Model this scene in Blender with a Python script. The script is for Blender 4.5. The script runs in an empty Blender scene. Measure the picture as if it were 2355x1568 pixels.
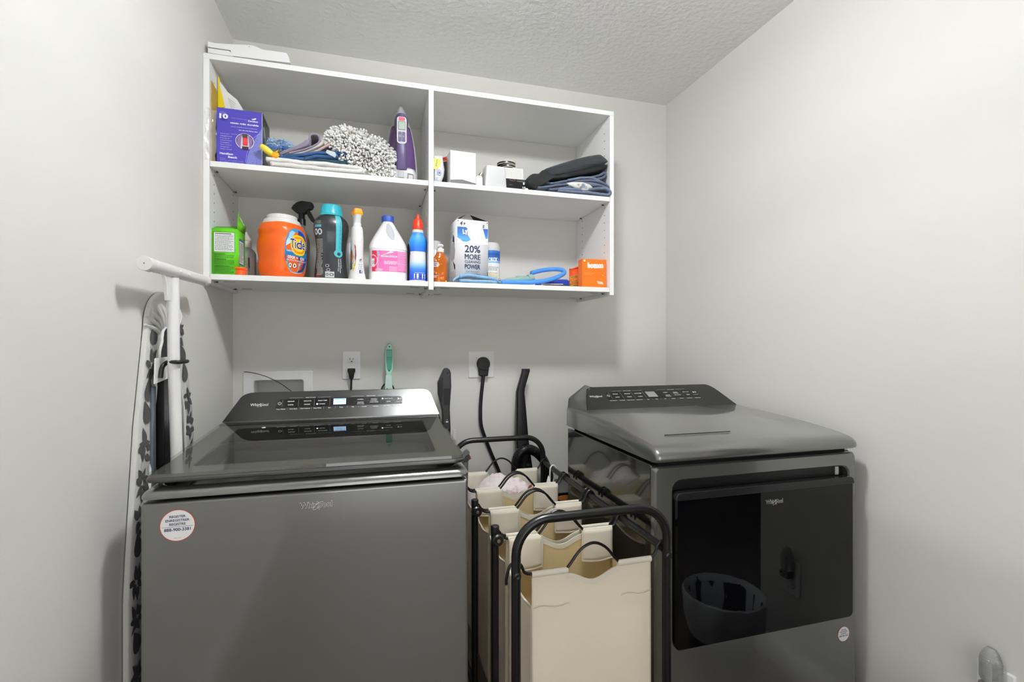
import bpy, bmesh, math, random
from math import sin, cos, pi, radians, atan2, sqrt
from mathutils import Vector, Matrix, noise
random.seed(7)
S = bpy.context.scene
COL = S.collection

# ------------------------------------------------------------------ camera
cd = bpy.data.cameras.new('camera'); cam = bpy.data.objects.new('camera', cd); COL.objects.link(cam)
cam.location = (0, 0, 1.20)
cam.rotation_euler = (radians(90), 0, -0.275)
cd.sensor_width = 36; cd.lens = 36*1107.6/2355; cd.shift_y = 4.86/2355; cd.clip_start = 0.02
S.camera = cam

# ------------------------------------------------------------------ world, light, exposure
W = bpy.data.worlds.new('world'); S.world = W; W.use_nodes = True
W.node_tree.nodes['Background'].inputs[0].default_value = (1.0, 0.98, 0.95, 1)
W.node_tree.nodes['Background'].inputs[1].default_value = 0.35
S.view_settings.view_transform = 'Standard'; S.view_settings.look = 'None'
S.view_settings.gamma = 1; S.view_settings.use_curve_mapping = False
S.view_settings.exposure = 0.0
def lamp(name, kind, loc, power, size=None, rot=(0,0,0), color=(1,1,1), spread=None, sy=None):
    l = bpy.data.lights.new(name, kind); l.energy = power; l.color = color
    if kind == 'AREA':
        l.size = size
        if sy: l.shape = 'RECTANGLE'; l.size_y = sy
        else: l.shape = 'DISK'
        if spread: l.spread = radians(spread)
    elif size: l.shadow_soft_size = size
    o = bpy.data.objects.new(name, l); COL.objects.link(o); o.location = loc; o.rotation_euler = rot
    return o
LX, LY, LZ = 0.36, 0.88, 2.436
LAMP_STRENGTH = 345.0     # the globe of the ceiling lamp lights the room
# added soft fill light behind the camera, brightens lower walls and bag fronts
lamp('fill_light', 'AREA', (0.25, -0.95, 1.0), 14, 1.1, rot=(radians(86), 0, 0), color=(0.97, 0.98, 1), sy=1.5)

# ------------------------------------------------------------------ materials
def lin(c):
    if isinstance(c, str):
        c = c.lstrip('#'); c = [int(c[i:i+2], 16)/255 for i in (0, 2, 4)]
    return tuple((x/12.92 if x <= 0.04045 else ((x+0.055)/1.055)**2.4) for x in c) + (1,)
MATS = {}
def mat(name, col='#ffffff', rough=0.5, metal=0.0, bump=0.0, scale=200, vary=0.0, trans=0.0, ior=1.45,
        coat=0.0, emit=None, estr=0.0, alpha=1.0, sheen=0.0, spec=0.5, bdist=0.002, stretch=(1,1,1)):
    if name in MATS: return MATS[name]
    m = bpy.data.materials.new(name); m.use_nodes = True; nt = m.node_tree; N = nt.nodes; L = nt.links
    b = N['Principled BSDF']; c = lin(col)
    b.inputs['Base Color'].default_value = c; b.inputs['Roughness'].default_value = rough
    b.inputs['Metallic'].default_value = metal; b.inputs['IOR'].default_value = ior
    b.inputs['Specular IOR Level'].default_value = spec
    if trans: b.inputs['Transmission Weight'].default_value = trans
    if coat: b.inputs['Coat Weight'].default_value = coat; b.inputs['Coat Roughness'].default_value = 0.05
    if sheen: b.inputs['Sheen Weight'].default_value = sheen
    if alpha < 1: b.inputs['Alpha'].default_value = alpha
    if emit: b.inputs['Emission Color'].default_value = lin(emit); b.inputs['Emission Strength'].default_value = estr
    tc = N.new('ShaderNodeTexCoord'); mp = N.new('ShaderNodeMapping'); L.new(tc.outputs['Object'], mp.inputs[0])
    mp.inputs['Scale'].default_value = stretch
    no = N.new('ShaderNodeTexNoise'); no.inputs['Scale'].default_value = scale; no.inputs['Detail'].default_value = 4
    L.new(mp.outputs[0], no.inputs[0])
    if vary or True:
        v = vary if vary else 0.02
        mr = N.new('ShaderNodeMapRange'); mr.inputs['To Min'].default_value = 1-v; mr.inputs['To Max'].default_value = 1+v
        L.new(no.outputs[0], mr.inputs[0])
        mx = N.new('ShaderNodeMix'); mx.data_type = 'RGBA'; mx.blend_type = 'MULTIPLY'; mx.inputs[0].default_value = 1
        mx.inputs[6].default_value = c; L.new(mr.outputs[0], mx.inputs[7]); L.new(mx.outputs[2], b.inputs['Base Color'])
    if bump:
        bp = N.new('ShaderNodeBump'); bp.inputs['Strength'].default_value = bump; bp.inputs['Distance'].default_value = bdist
        L.new(no.outputs[0], bp.inputs['Height']); L.new(bp.outputs[0], b.inputs['Normal'])
    MATS[name] = m
    return m
def flat(col, rough=0.45):
    """printed ink / plain plastic of one colour"""
    return mat('ink_'+col.strip('#')+('_%d' % int(rough*100)), col, rough, vary=0.03, scale=90)

# ------------------------------------------------------------------ geometry collector
class G:
    def __init__(s): s.v = []; s.f = []; s.m = []; s.mats = []; s.sm = []
    def mi(s, m):
        if m not in s.mats: s.mats.append(m)
        return s.mats.index(m)
    def add(s, vs, fs, m, M=None, smooth=True):
        k = len(s.v)
        if M is not None: vs = [M @ Vector(p) for p in vs]
        s.v += [tuple(p) for p in vs]; i = s.mi(m)
        for f in fs: s.f.append([a+k for a in f]); s.m.append(i); s.sm.append(smooth)
        return s
    def box(s, a, b, m, M=None):
        x0, y0, z0 = a; x1, y1, z1 = b
        vs = [(x0,y0,z0),(x1,y0,z0),(x1,y1,z0),(x0,y1,z0),(x0,y0,z1),(x1,y0,z1),(x1,y1,z1),(x0,y1,z1)]
        return s.add(vs, [(0,3,2,1),(4,5,6,7),(0,1,5,4),(1,2,6,5),(2,3,7,6),(3,0,4,7)], m, M)
    def loft(s, rings, m, cap0=True, cap1=True, closed=True, M=None):
        n = len(rings[0]); vs = [p for r in rings for p in r]; fs = []
        for i in range(len(rings)-1):
            for j in range(n if closed else n-1):
                k = (j+1) % n
                fs.append((i*n+j, i*n+k, (i+1)*n+k, (i+1)*n+j))
        if cap0: fs.append(tuple(range(n-1, -1, -1)))
        if cap1: fs.append(tuple((len(rings)-1)*n+j for j in range(n)))
        return s.add(vs, fs, m, M)
    def lathe(s, prof, m, n=32, M=None, sx=1, sy=1):
        return s.loft([[(r*cos(2*pi*j/n)*sx, r*sin(2*pi*j/n)*sy, z) for j in range(n)] for r, z in prof], m, M=M)
    def tube(s, path, r, m, n=12, cap=True, closed=False, flatn=None, ell=1.0, M=None):
        P = [Vector(p) for p in path]; k = len(P); rs = r if isinstance(r, (list, tuple)) else [r]*k
        rings = []; up = None
        for i in range(k):
            if closed: t = (P[(i+1) % k]-P[i-1]).normalized()
            else: t = (P[min(i+1, k-1)]-P[max(i-1, 0)]).normalized()
            if up is None:
                a = Vector(flatn) if flatn else (Vector((0,0,1)) if abs(t.z) < 0.9 else Vector((0,1,0)))
                up = (a - t*a.dot(t)).normalized()
            else:
                a = Vector(flatn) if flatn else up
                up = (a - t*a.dot(t)).normalized()
            sd = t.cross(up)
            rings.append([tuple(P[i] + (up*cos(2*pi*j/n)*rs[i]*ell + sd*sin(2*pi*j/n)*rs[i])) for j in range(n)])
        if closed: rings.append(rings[0]); cap = False
        return s.loft(rings, m, cap, cap, M=M)
    def prism(s, poly, h0, h1, m, axis='y', M=None):
        """poly of 2D points; axis y: (x,z) extruded in y, axis z: (x,y) in z, axis x: (y,z) in x"""
        f = {'y': lambda p, h: (p[0], h, p[1]), 'z': lambda p, h: (p[0], p[1], h), 'x': lambda p, h: (h, p[0], p[1])}[axis]
        n = len(poly); vs = [f(p, h0) for p in poly]+[f(p, h1) for p in poly]
        fs = [tuple(range(n)), tuple(range(2*n-1, n-1, -1))]+[(i, i+n, (i+1) % n+n, (i+1) % n) for i in range(n)]
        return s.add(vs, fs, m, M)
    def grid(s, fn, nu, nv, m, M=None, thick=0):
        """fn(u,v in 0..1)->point"""
        vs = [fn(i/nu, j/nv) for j in range(nv+1) for i in range(nu+1)]; fs = []
        for j in range(nv):
            for i in range(nu):
                a = j*(nu+1)+i; fs.append((a, a+1, a+nu+2, a+nu+1))
        return s.add(vs, fs, m, M)
    def ball(s, c, r, m, n=12, sx=1, sy=1, sz=1):
        rg = []
        for i in range(1, n):
            a = pi*i/n; rg.append([(c[0]+r*sin(a)*cos(2*pi*j/n)*sx, c[1]+r*sin(a)*sin(2*pi*j/n)*sy, c[2]-r*cos(a)*sz) for j in range(n)])
        return s.loft(rg, m)
    def obj(s, name, parent=None, loc=None, rot=None, bevel=0, seg=3, ang=35, solid=0, sub=0, label=None, fix=True):
        me = bpy.data.meshes.new(name); me.from_pydata(s.v, [], s.f); 
        for m in s.mats: me.materials.append(m)
        for p, i, sm in zip(me.polygons, s.m, s.sm): p.material_index = i; p.use_smooth = sm
        if fix:
            bm = bmesh.new(); bm.from_mesh(me); bmesh.ops.recalc_face_normals(bm, faces=bm.faces); bm.to_mesh(me); bm.free()
        me.set_sharp_from_angle(angle=radians(ang)); me.update()
        o = bpy.data.objects.new(name, me); COL.objects.link(o)
        if parent: o.parent = parent
        if loc: o.location = loc
        if rot: o.rotation_euler = rot
        if solid: md = o.modifiers.new('solid', 'SOLIDIFY'); md.thickness = solid; md.offset = 0
        if bevel:
            md = o.modifiers.new('bevel', 'BEVEL'); md.width = bevel; md.segments = seg; md.limit_method = 'ANGLE'
            md.angle_limit = radians(40); md.harden_normals = True
        if sub: md = o.modifiers.new('sub', 'SUBSURF'); md.levels = sub; md.render_levels = sub
        if label: o['label'] = label
        return o
def thing(name, label, cat, loc=(0,0,0), rz=0, group=None):
    o = bpy.data.objects.new(name, None); COL.objects.link(o); o.location = loc; o.rotation_euler = (0, 0, rz)
    o.empty_display_size = 0.05
    return tag(o, label, cat, group)
def tag(o, label, cat, group=None, kind=None):
    o['label'] = label; o['category'] = cat
    if group: o['group'] = group
    if kind: o['kind'] = kind
    return o
def struct(o): o['kind'] = 'structure'; return o

def T(x=0, y=0, z=0, rx=0, ry=0, rz=0, s=1):
    return Matrix.Translation((x, y, z)) @ Matrix.Rotation(rz, 4, 'Z') @ Matrix.Rotation(ry, 4, 'Y') @ Matrix.Rotation(rx, 4, 'X') @ Matrix.Scale(s, 4)
def rrect(w, d, r, n=5, cx=0, cy=0):
    """rounded rectangle outline, half sizes w,d"""
    P = []
    for sx, sy, a0 in ((1, 1, 0), (-1, 1, pi/2), (-1, -1, pi), (1, -1, 3*pi/2)):
        for i in range(n+1):
            a = a0+pi/2*i/n; P.append((cx+sx*(w-r)+r*cos(a), cy+sy*(d-r)+r*sin(a)))
    return P
def sup(w, d, e, n=40, cx=0, cy=0):
    """superellipse outline"""
    P = []
    for i in range(n):
        a = 2*pi*i/n; c, s_ = cos(a), sin(a)
        P.append((cx+w*math.copysign(abs(c)**(2/e), c), cy+d*math.copysign(abs(s_)**(2/e), s_)))
    return P
def smooth_path(P, k=8, closed=False):
    """Catmull-Rom through the points"""
    P = [Vector(p) for p in P]; n = len(P); out = []
    for i in range(n if closed else n-1):
        p1, p2 = P[i], P[(i+1) % n]
        p0 = P[i-1] if (closed or i > 0) else p1*2-p2
        p3 = P[(i+2) % n] if (closed or i+2 < n) else p2*2-p1
        for j in range(k):
            t = j/k
            out.append(0.5*((2*p1)+(p2-p0)*t+(2*p0-5*p1+4*p2-p3)*t*t+(3*p1-p0-3*p2+p3)*t**3))
    if not closed: out.append(P[-1])
    return out

# ------------------------------------------------------------------ printing on surfaces
_TC = {}
def text_shape(s, bold=0.0):
    k = (s, bold)
    if k in _TC: return _TC[k]
    cu = bpy.data.curves.new('tmp', 'FONT'); cu.body = s; cu.size = 1; cu.offset = bold; cu.resolution_u = 3
    ob = bpy.data.objects.new('tmp', cu); me = bpy.data.meshes.new_from_object(ob)
    vs = [(v.co.x, v.co.y) for v in me.vertices]; fs = [tuple(p.vertices) for p in me.polygons]
    bpy.data.objects.remove(ob); bpy.data.curves.remove(cu); bpy.data.meshes.remove(me)
    _TC[k] = (vs, fs); return vs, fs
class Print:
    """flat shapes in (u,v) laid on a surface fn(u,v,off)->point; off is the distance above it"""
    def __init__(s, fn, off=0.0004, step=0.0002): s.fn = fn; s.g = G(); s.o = off; s.st = step
    def pts(s, P, fs, col, lay):
        m = col if not isinstance(col, str) else flat(col)
        s.g.add([s.fn(u, v, s.o+lay*s.st) for u, v in P], fs, m, smooth=False)
    def rect(s, u0, v0, u1, v1, col, lay=0, nu=1, nv=1):
        P = [(u0+(u1-u0)*i/nu, v0+(v1-v0)*j/nv) for j in range(nv+1) for i in range(nu+1)]
        s.pts(P, [(j*(nu+1)+i, j*(nu+1)+i+1, (j+1)*(nu+1)+i+1, (j+1)*(nu+1)+i) for j in range(nv) for i in range(nu)], col, lay)
    def poly(s, P, col, lay=0): s.pts(P, [tuple(range(len(P)))], col, lay)
    def fan(s, c, P, col, lay=0): s.pts([c]+list(P), [(0, i+1, (i+1) % len(P)+1) for i in range(len(P))], col, lay)
    def ell(s, u, v, a, b, col, lay=0, n=28): s.fan((u, v), [(u+a*cos(2*pi*i/n), v+b*sin(2*pi*i/n)) for i in range(n)], col, lay)
    def ring(s, u, v, a, b, w, col, lay=0, n=32, a0=0, a1=2*pi, tilt=0):
        P = []
        for q in (0, 1):
            for i in range(n+1):
                t = a0+(a1-a0)*i/n; x = (a-q*w)*cos(t); y = (b-q*w)*sin(t)
                P.append((u+x*cos(tilt)-y*sin(tilt), v+x*sin(tilt)+y*cos(tilt)))
        s.pts(P, [(i, i+1, n+2+i, n+1+i) for i in range(n)], col, lay)
    def text(s, t, u, v, h, col, lay=1, al='c', w=None, bold=0.0, shear=0.0, rot=0.0):
        """h is the cap height; v the baseline; w squeezes the line to this width"""
        vs, fs = text_shape(t, bold)
        if not vs: return
        x0 = min(p[0] for p in vs); x1 = max(p[0] for p in vs); k = h/0.69; kx = k
        if w: kx = w/(x1-x0)
        W_ = (x1-x0)*kx; off = {'c': -W_/2, 'l': 0, 'r': -W_}[al]; c_, s_ = cos(rot), sin(rot)
        P = []
        for x, y in vs:
            X = (x-x0)*kx+off+shear*y*k; Y = y*k; P.append((u+X*c_-Y*s_, v+X*s_+Y*c_))
        s.pts(P, fs, col, lay)
    def lines(s, u0, v0, u1, v1, n, col, lay=1, thick=0.5, seed=1, words=6):
        """rows of small unreadable print, broken into words"""
        R = random.Random(seed); dv = (v1-v0)/n
        for i in range(n):
            y = v1-dv*(i+0.75); u = u0; end = u1-(u1-u0)*R.random()*0.25*(R.random() < .5)
            while u < end:
                w = (u1-u0)/words*(0.35+R.random()*0.8); e = min(u+w, end)
                if e-u > (u1-u0)*0.01: s.rect(u, y, e, y+dv*thick, col, lay)
                u = e+(u1-u0)*0.02
    def obj(s, name, parent, label=None, **k): return s.g.obj(name, parent, fix=False, label=label, **k)
def plane_fn(o, ux, vx):
    """surface function for a flat face: origin, unit u and v directions"""
    o = Vector(o); ux = Vector(ux).normalized(); vx = Vector(vx).normalized(); n = ux.cross(vx).normalized()
    return lambda u, v, off: tuple(o+ux*u+vx*v+n*off)

# ------------------------------------------------------------------ shared materials
M_WALL = mat('wall_paint', '#dedcd6', 0.75, bump=0.10, scale=260, vary=0.012)
M_CEIL = mat('ceiling_knockdown_texture', '#ededea', 0.85, bump=1.0, scale=50, vary=0.03, bdist=0.0048)
M_TRIM = mat('trim_paint', '#e9e8e4', 0.35)
M_WHITE = mat('white_melamine', '#f1f1ee', 0.42, vary=0.01)
M_PLAS = mat('white_plastic', '#ececea', 0.32)
M_BLK = mat('black_plastic', '#141415', 0.38)
M_BLKM = mat('black_powder_coat', '#0c0c0d', 0.32, bump=0.05, scale=900)
M_DARK = mat('dark_hole', '#050505', 0.8)
M_STEEL = mat('steel', '#b9bab8', 0.28, 1.0)
M_CORD = mat('black_cord_rubber', '#0e0e0f', 0.45)
# ================================================================== ROOM
XL, XR, YB, YF, ZC = -0.561, 1.451, 2.194, -1.10, 2.436
DJ = 0.66          # the right wall ends here in a doorway
def shell():
    t = 0.10
    struct(G().box((XL-t, YF-t, -0.1), (3.2, YB+t, 0), mat('floor_vinyl', '#6f6558', 0.4, bump=0.1, scale=30, vary=0.12, stretch=(1, 8, 1))).obj('floor'))
    struct(G().box((XL-t, YF-t, ZC), (3.2, YB+t, ZC+t), M_CEIL).obj('ceiling'))
    struct(G().box((XL-t, YF-t, 0), (XL, YB+t, ZC), M_WALL).obj('wall_left'))
    # back wall with the opening of the recessed washer box
    bx0, bx1, bz0, bz1 = -0.484, -0.294, 0.90, 1.046
    g = G(); d = YB+t+0.02
    g.box((XL, YB, 0), (bx0, d, ZC), M_WALL); g.box((bx1, YB, 0), (XR+t, d, ZC), M_WALL)
    g.box((bx0, YB, 0), (bx1, d, bz0), M_WALL); g.box((bx0, YB, bz1), (bx1, d, ZC), M_WALL)
    g.box((bx0, YB+0.09, bz0), (bx1, d, bz1), M_WALL)
    struct(g.obj('wall_back'))
    g = G(); g.box((XR, DJ, 0), (XR+t, YB, ZC), M_WALL); g.box((XR, -0.25, 2.04), (XR+t, DJ, ZC), M_WALL)
    g.box((XR, YF, 0), (XR+t, -0.25, ZC), M_WALL)
    struct(g.obj('wall_right'))
    g = G(); g.box((XL, YF-t, 0), (-0.35, YF, ZC), M_WALL); g.box((0.60, YF-t, 0), (3.2, YF, ZC), M_WALL)
    g.box((-0.35, YF-t, 2.04), (0.60, YF, ZC), M_WALL)
    struct(g.obj('wall_front'))
    # dim hall beyond the side doorway
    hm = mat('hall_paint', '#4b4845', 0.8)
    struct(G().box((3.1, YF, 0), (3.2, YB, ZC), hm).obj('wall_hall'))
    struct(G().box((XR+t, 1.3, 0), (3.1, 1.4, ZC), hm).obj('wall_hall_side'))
    bb = [(0, 0), (0.014, 0), (0.014, 0.075), (0.009, 0.088), (0.0, 0.092)]
    struct(G().prism([(XR-a, z) for a, z in bb], DJ, YB, M_TRIM, 'y').obj('baseboard_right'))
    struct(G().prism([(XL+a, z) for a, z in bb], YF, YB, M_TRIM, 'y').obj('baseboard_left'))
    struct(G().prism([(YB-a, z) for a, z in bb], XL+0.014, XR-0.014, M_TRIM, 'x').obj('baseboard_back'))
shell()

# ceiling lamp (above the frame)
t = thing('ceiling_lamp', 'white ceiling lamp with a round glowing drum shade above the appliances', 'lamp', (LX, LY, LZ))
G().lathe([(0.0, -0.0005), (0.075, -0.0005), (0.077, -0.02), (0.06, -0.03), (0.0, -0.03)], M_PLAS, 40).obj('ceiling_plate', t)
G().tube([(0, 0, -0.03), (0, 0, -0.05)], 0.012, M_PLAS, 16).obj('stem', t)
G().lathe([(0.0, -0.0505), (0.088, -0.0505), (0.092, -0.053)], mat('frosted_lamp_rim', '#ffffff', 0.4, emit='#f8fbff', estr=LAMP_STRENGTH*0.5), 40).obj('shade_top', t)
G().lathe([(0.0923, -0.053), (0.0923, -0.100)], mat('frosted_lamp_side', '#ffffff', 0.4, emit='#f8fbff', estr=LAMP_STRENGTH*0.60), 40).obj('shade_side', t)
G().lathe([(0.0, -0.1005), (0.092, -0.1005)], mat('frosted_lamp_glass', '#ffffff', 0.4, emit='#f8fbff', estr=LAMP_STRENGTH), 40).obj('lamp_diffuser', t)
# ================================================================== WALL CABINET (open shelf unit)
CX0, CX1, CYF, CYB = -0.5605, 0.967, 1.841, 2.193
CZT, CZB, TT = 2.178, 1.402, 0.019
def cabinet():
    t = thing('wall_shelf_unit', 'long white open shelf unit with two bays mounted on the back wall', 'shelf', (0, 0, 0))
    G().box((CX0, CYF, CZT-TT), (CX1, CYB, CZT), M_WHITE).obj('top_panel', t, bevel=0.0012, seg=2)
    dark = mat('peg_hole', '#3a3937', 0.9)
    for i, x in enumerate((CX0, 0.1915, CX1-TT)):
        g = G(); g.box((x, CYF, CZB), (x+TT, CYB, CZT-TT), M_WHITE)
        for sd in (0, 1):
            if (i == 0 and sd == 0) or (i == 2 and sd == 1): continue
            for yy in (CYF+0.05, CYB-0.07):
                z = CZB+0.06
                while z < CZT-0.05:
                    xx = x+TT+0.0003 if sd else x-0.0003
                    g.add([(xx, yy+0.0028*cos(2*pi*k/10), z+0.0028*sin(2*pi*k/10)) for k in range(10)],
                          [tuple(range(10))], dark, smooth=False)
                    z += 0.032
        # little cut-out at the lower rear of the panel
        g.obj('side_panel', t, bevel=0.0012, seg=2)
    for z, xs in ((1.816, ((CX0+TT, 0.1915), (0.1915+TT, CX1-TT))), (1.434, ((CX0+TT, 0.1915), (0.1915+TT, CX1-TT)))):
        for a, b in xs:
            s = G().box((a+0.001, CYF+0.001, z-TT), (b-0.001, CYB, z), M_WHITE).obj('shelf', t, bevel=0.001, seg=2)
            for xx, sg in ((a+0.001, 1), (b-0.001, -1)):
                for yy in (CYF+0.05, CYB-0.07):
                    g = G(); g.tube([(xx, yy, z-TT-0.004), (xx+sg*0.010, yy, z-TT-0.004)], 0.0024, M_STEEL, 8)
                    g.box((xx+sg*0.008-0.003, yy-0.003, z-TT-0.0055), (xx+sg*0.008+0.003, yy+0.003, z-TT-0.0005), mat('pin_metal', '#55534f', 0.4, 0.8))
                    if z < 1.5:   # mounting slots under the bottom shelf
                        xa = xx+sg*0.03; g.box((min(xa, xa+sg*0.035), yy-0.0015, z-TT-0.0008), (max(xa, xa+sg*0.035), yy+0.0015, z-TT+0.0002), dark)
                    g.obj('shelf_pin', t)
cabinet()
# ================================================================== APPLIANCES
M_CHR = mat('dark_silver_steel', '#7d7d7a', 0.28, 0.74, vary=0.012, scale=600, coat=1.0)
M_CHRD = mat('charcoal_console', '#474746', 0.22, 0.85, vary=0.015, scale=600)
M_CHRS = mat('steel_side_dark_reflection', '#4c4c4a', 0.13, 0.85, vary=0.012, coat=0.6)  # same silver grey steel; the dark gap it mirrors is put into the colour
M_GLOSS = mat('black_gloss_door', '#060608', 0.03, 0.0, ior=1.38)
M_PAN = mat('black_touch_panel', '#0a0a0b', 0.12)
M_INKW = mat('panel_print', '#d8d8d6', 0.5, emit='#ffffff', estr=0.25)
M_LCD = mat('lcd_display_lit', '#9cc4ea', 0.3, emit='#b5d8fb', estr=1.2)
M_LCDOFF = mat('lcd_display_off', '#8a8a86', 0.25)
M_LED = mat('indicator_led', '#cfe4ff', 0.3, emit='#dcecff', estr=8)
M_LOGO = mat('logo_chrome', '#e6e6e4', 0.3, 0.4)
M_LOGOD = mat('logo_dark_fill', '#3c3c3b', 0.3, 0.5)

def whirl_logo(p, u, v, w, dark=None, lay=1):
    """the maker's name with an oval swoosh round the p"""
    h = w*0.185
    if dark:
        p.text('Whirlpool', u, v, h, M_LOGO, lay, w=w, bold=0.035); p.text('Whirlpool', u, v, h, dark, lay+1, w=w*0.985, bold=0.0)
    else: p.text('Whirlpool', u, v, h, M_LOGO, lay, w=w, bold=0.012)
    p.ring(u+w*0.065, v+h*0.28, w*0.19, w*0.075, w*0.012, M_LOGO, lay+2, a0=radians(-15), a1=radians(160), tilt=radians(38))
    p.ring(u+w*0.065, v+h*0.28, w*0.20, w*0.06, w*0.012, M_LOGO, lay+2, a0=radians(160), a1=radians(280), tilt=radians(38))

def console_print(p, w, h, lit):
    """control panel graphics; (0,0) centre of the panel, w x h"""
    # rounded black touch field
    F = [(-w/2, -h/2), (w/2, -h/2), (w/2, h*0.25), (w/2-0.004, h/2-0.003), (w/2-0.010, h/2), (-w/2+0.016, h/2), (-w/2+0.010, h/2-0.004)]
    p.poly(F, M_PAN, 0)
    cols = [-0.395, -0.27, -0.155]
    names = (('REGULAR', 'WHITES'), ('DELICATES', 'COLORS'), ('BULKY ITEMS', 'TOWELS'))
    for c, (a, b) in zip(cols, names):
        p.text(a, c*w+0.004, h*0.16, 0.0034, M_INKW, 1, bold=0.01); p.text(b, c*w+0.003, -h*0.26, 0.0034, M_INKW, 1, bold=0.01)
    for x in (-0.455, -0.335, -0.215, -0.095): p.rect(x*w+0.002, -h*0.40, x*w+0.0032, h*0.42, '#6a6a6a', 1)
    for c, (a, b) in zip((0.155, 0.265, 0.385), (('NORMAL', 'SANITIZE'), ('WRINKLE', 'COLD WASH'), ('HEAVY DUTY', 'QUICK'))):
        p.text(a, c*w, h*0.16, 0.0034, M_INKW, 1, bold=0.01); p.text(b, c*w, -h*0.22, 0.0034, M_INKW, 1, bold=0.01)
    p.text('CONTROL', 0.265*w, h*0.16-0.006, 0.0035, M_INKW, 1); p.text('WITH OXI', 0.155*w, -h*0.22-0.006, 0.0035, M_INKW, 1)
    for x in (0.21, 0.32, 0.44): p.rect(x*w, -h*0.42, x*w+0.0008, h*0.42, '#4a4a4a', 1)
    p.rect(0.10*w, -h*0.03, 0.44*w, -h*0.03+0.0008, '#4a4a4a', 1)
    # power mark and start mark
    p.ring(-0.477*w+0.003, 0, 0.0052, 0.0052, 0.001, M_INKW, 1, a0=radians(120), a1=radians(420)); p.rect(-0.477*w+0.0026, 0.001, -0.477*w+0.0034, 0.007, M_INKW, 2)
    p.poly([(0.462*w, h*0.03), (0.462*w+0.007, h*0.03+0.0045), (0.462*w, h*0.03+0.009)], M_INKW, 1); p.ring(0.462*w+0.0115, h*0.03+0.0045, 0.003, 0.003, 0.001, M_INKW, 1)
    p.text('START/PAUSE', 0.468*w+0.002, -h*0.22, 0.0022, M_INKW, 1)
    # display
    dw = 0.041; x0 = -0.06*w
    p.rect(x0, -h*0.33, x0+dw, h*0.40, M_LCD if lit else M_LCDOFF, 1)
    if lit:
        p.rect(x0+0.003, h*0.26, x0+dw-0.003, h*0.33, '#5d87b6', 2)
        p.text('0:57', x0+dw/2, -h*0.10, 0.007, '#7fa5cf', 2)
        p.ell(-0.185*w, -h*0.20, 0.0024, 0.0024, M_LED, 2, 12); p.ell(0.335*w, h*0.22, 0.0024, 0.0024, M_LED, 2, 12)
    # row of small words under the panel
    for i, s in enumerate(('Clean Washer', 'Cycle Signal', 'Fabric Softener', 'Deep Water', 'Spin', 'Temp', 'Soil', 'Presoak', 'FanFresh', 'Extra Rinse', 'Drain & Spin')):
        p.text(s, (-0.455+i*0.0915)*w, -h*0.5-0.0075, 0.0034, M_INKW, 0, bold=0.005)
        if i: p.rect((-0.5+i*0.0915)*w, -h*0.5-0.009, (-0.5+i*0.0915)*w+0.0006, -h*0.5-0.002, '#9a9a98', 0)
    for a, b, s in ((-0.40, -0.08, 'WHAT TO WASH'), (0.08, 0.40, 'HOW TO WASH')):
        m_ = (a+b)/2; p.text(s, m_*w, h*0.5+0.003, 0.0028, M_INKW, 0, bold=0.005)
        p.rect(a*w, h*0.5+0.004, (m_-0.055)*w, h*0.5+0.0048, '#a9a9a7', 0); p.rect((m_+0.055)*w, h*0.5+0.004, b*w, h*0.5+0.0048, '#a9a9a7', 0)

def reg_sticker(parent, x, y, z, r):
    p = Print(plane_fn((x, y, z), (1, 0, 0), (0, 0, 1)))
    p.ell(0, 0, r, r*1.02, '#c9503f', 0, 40); p.ell(0, 0, r*0.955, r*0.975, '#ecebe8', 1, 40)
    d = '#20305c'; k = r/0.033
    p.text('REGISTER', 0, 0.0165*k, 0.0048*k, d, 2, w=0.030*k, bold=0.02)
    p.text('ENREGISTRER', 0, 0.0085*k, 0.0048*k, d, 2, w=0.044*k, bold=0.02)
    p.text('REGISTRE', 0, 0.0005*k, 0.0048*k, d, 2, w=0.030*k, bold=0.02)
    p.rect(-0.029*k, -0.0028*k, 0.029*k, -0.0022*k, d, 2)
    p.text('888-900-3381', 0, -0.0115*k, 0.0062*k, d, 2, w=0.049*k, bold=0.02)
    p.text('W11111111A', 0, -0.027*k, 0.0016*k, '#4a4a4a', 2)
    return p.obj('sticker', parent, 'round white registration sticker with a red rim')

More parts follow.
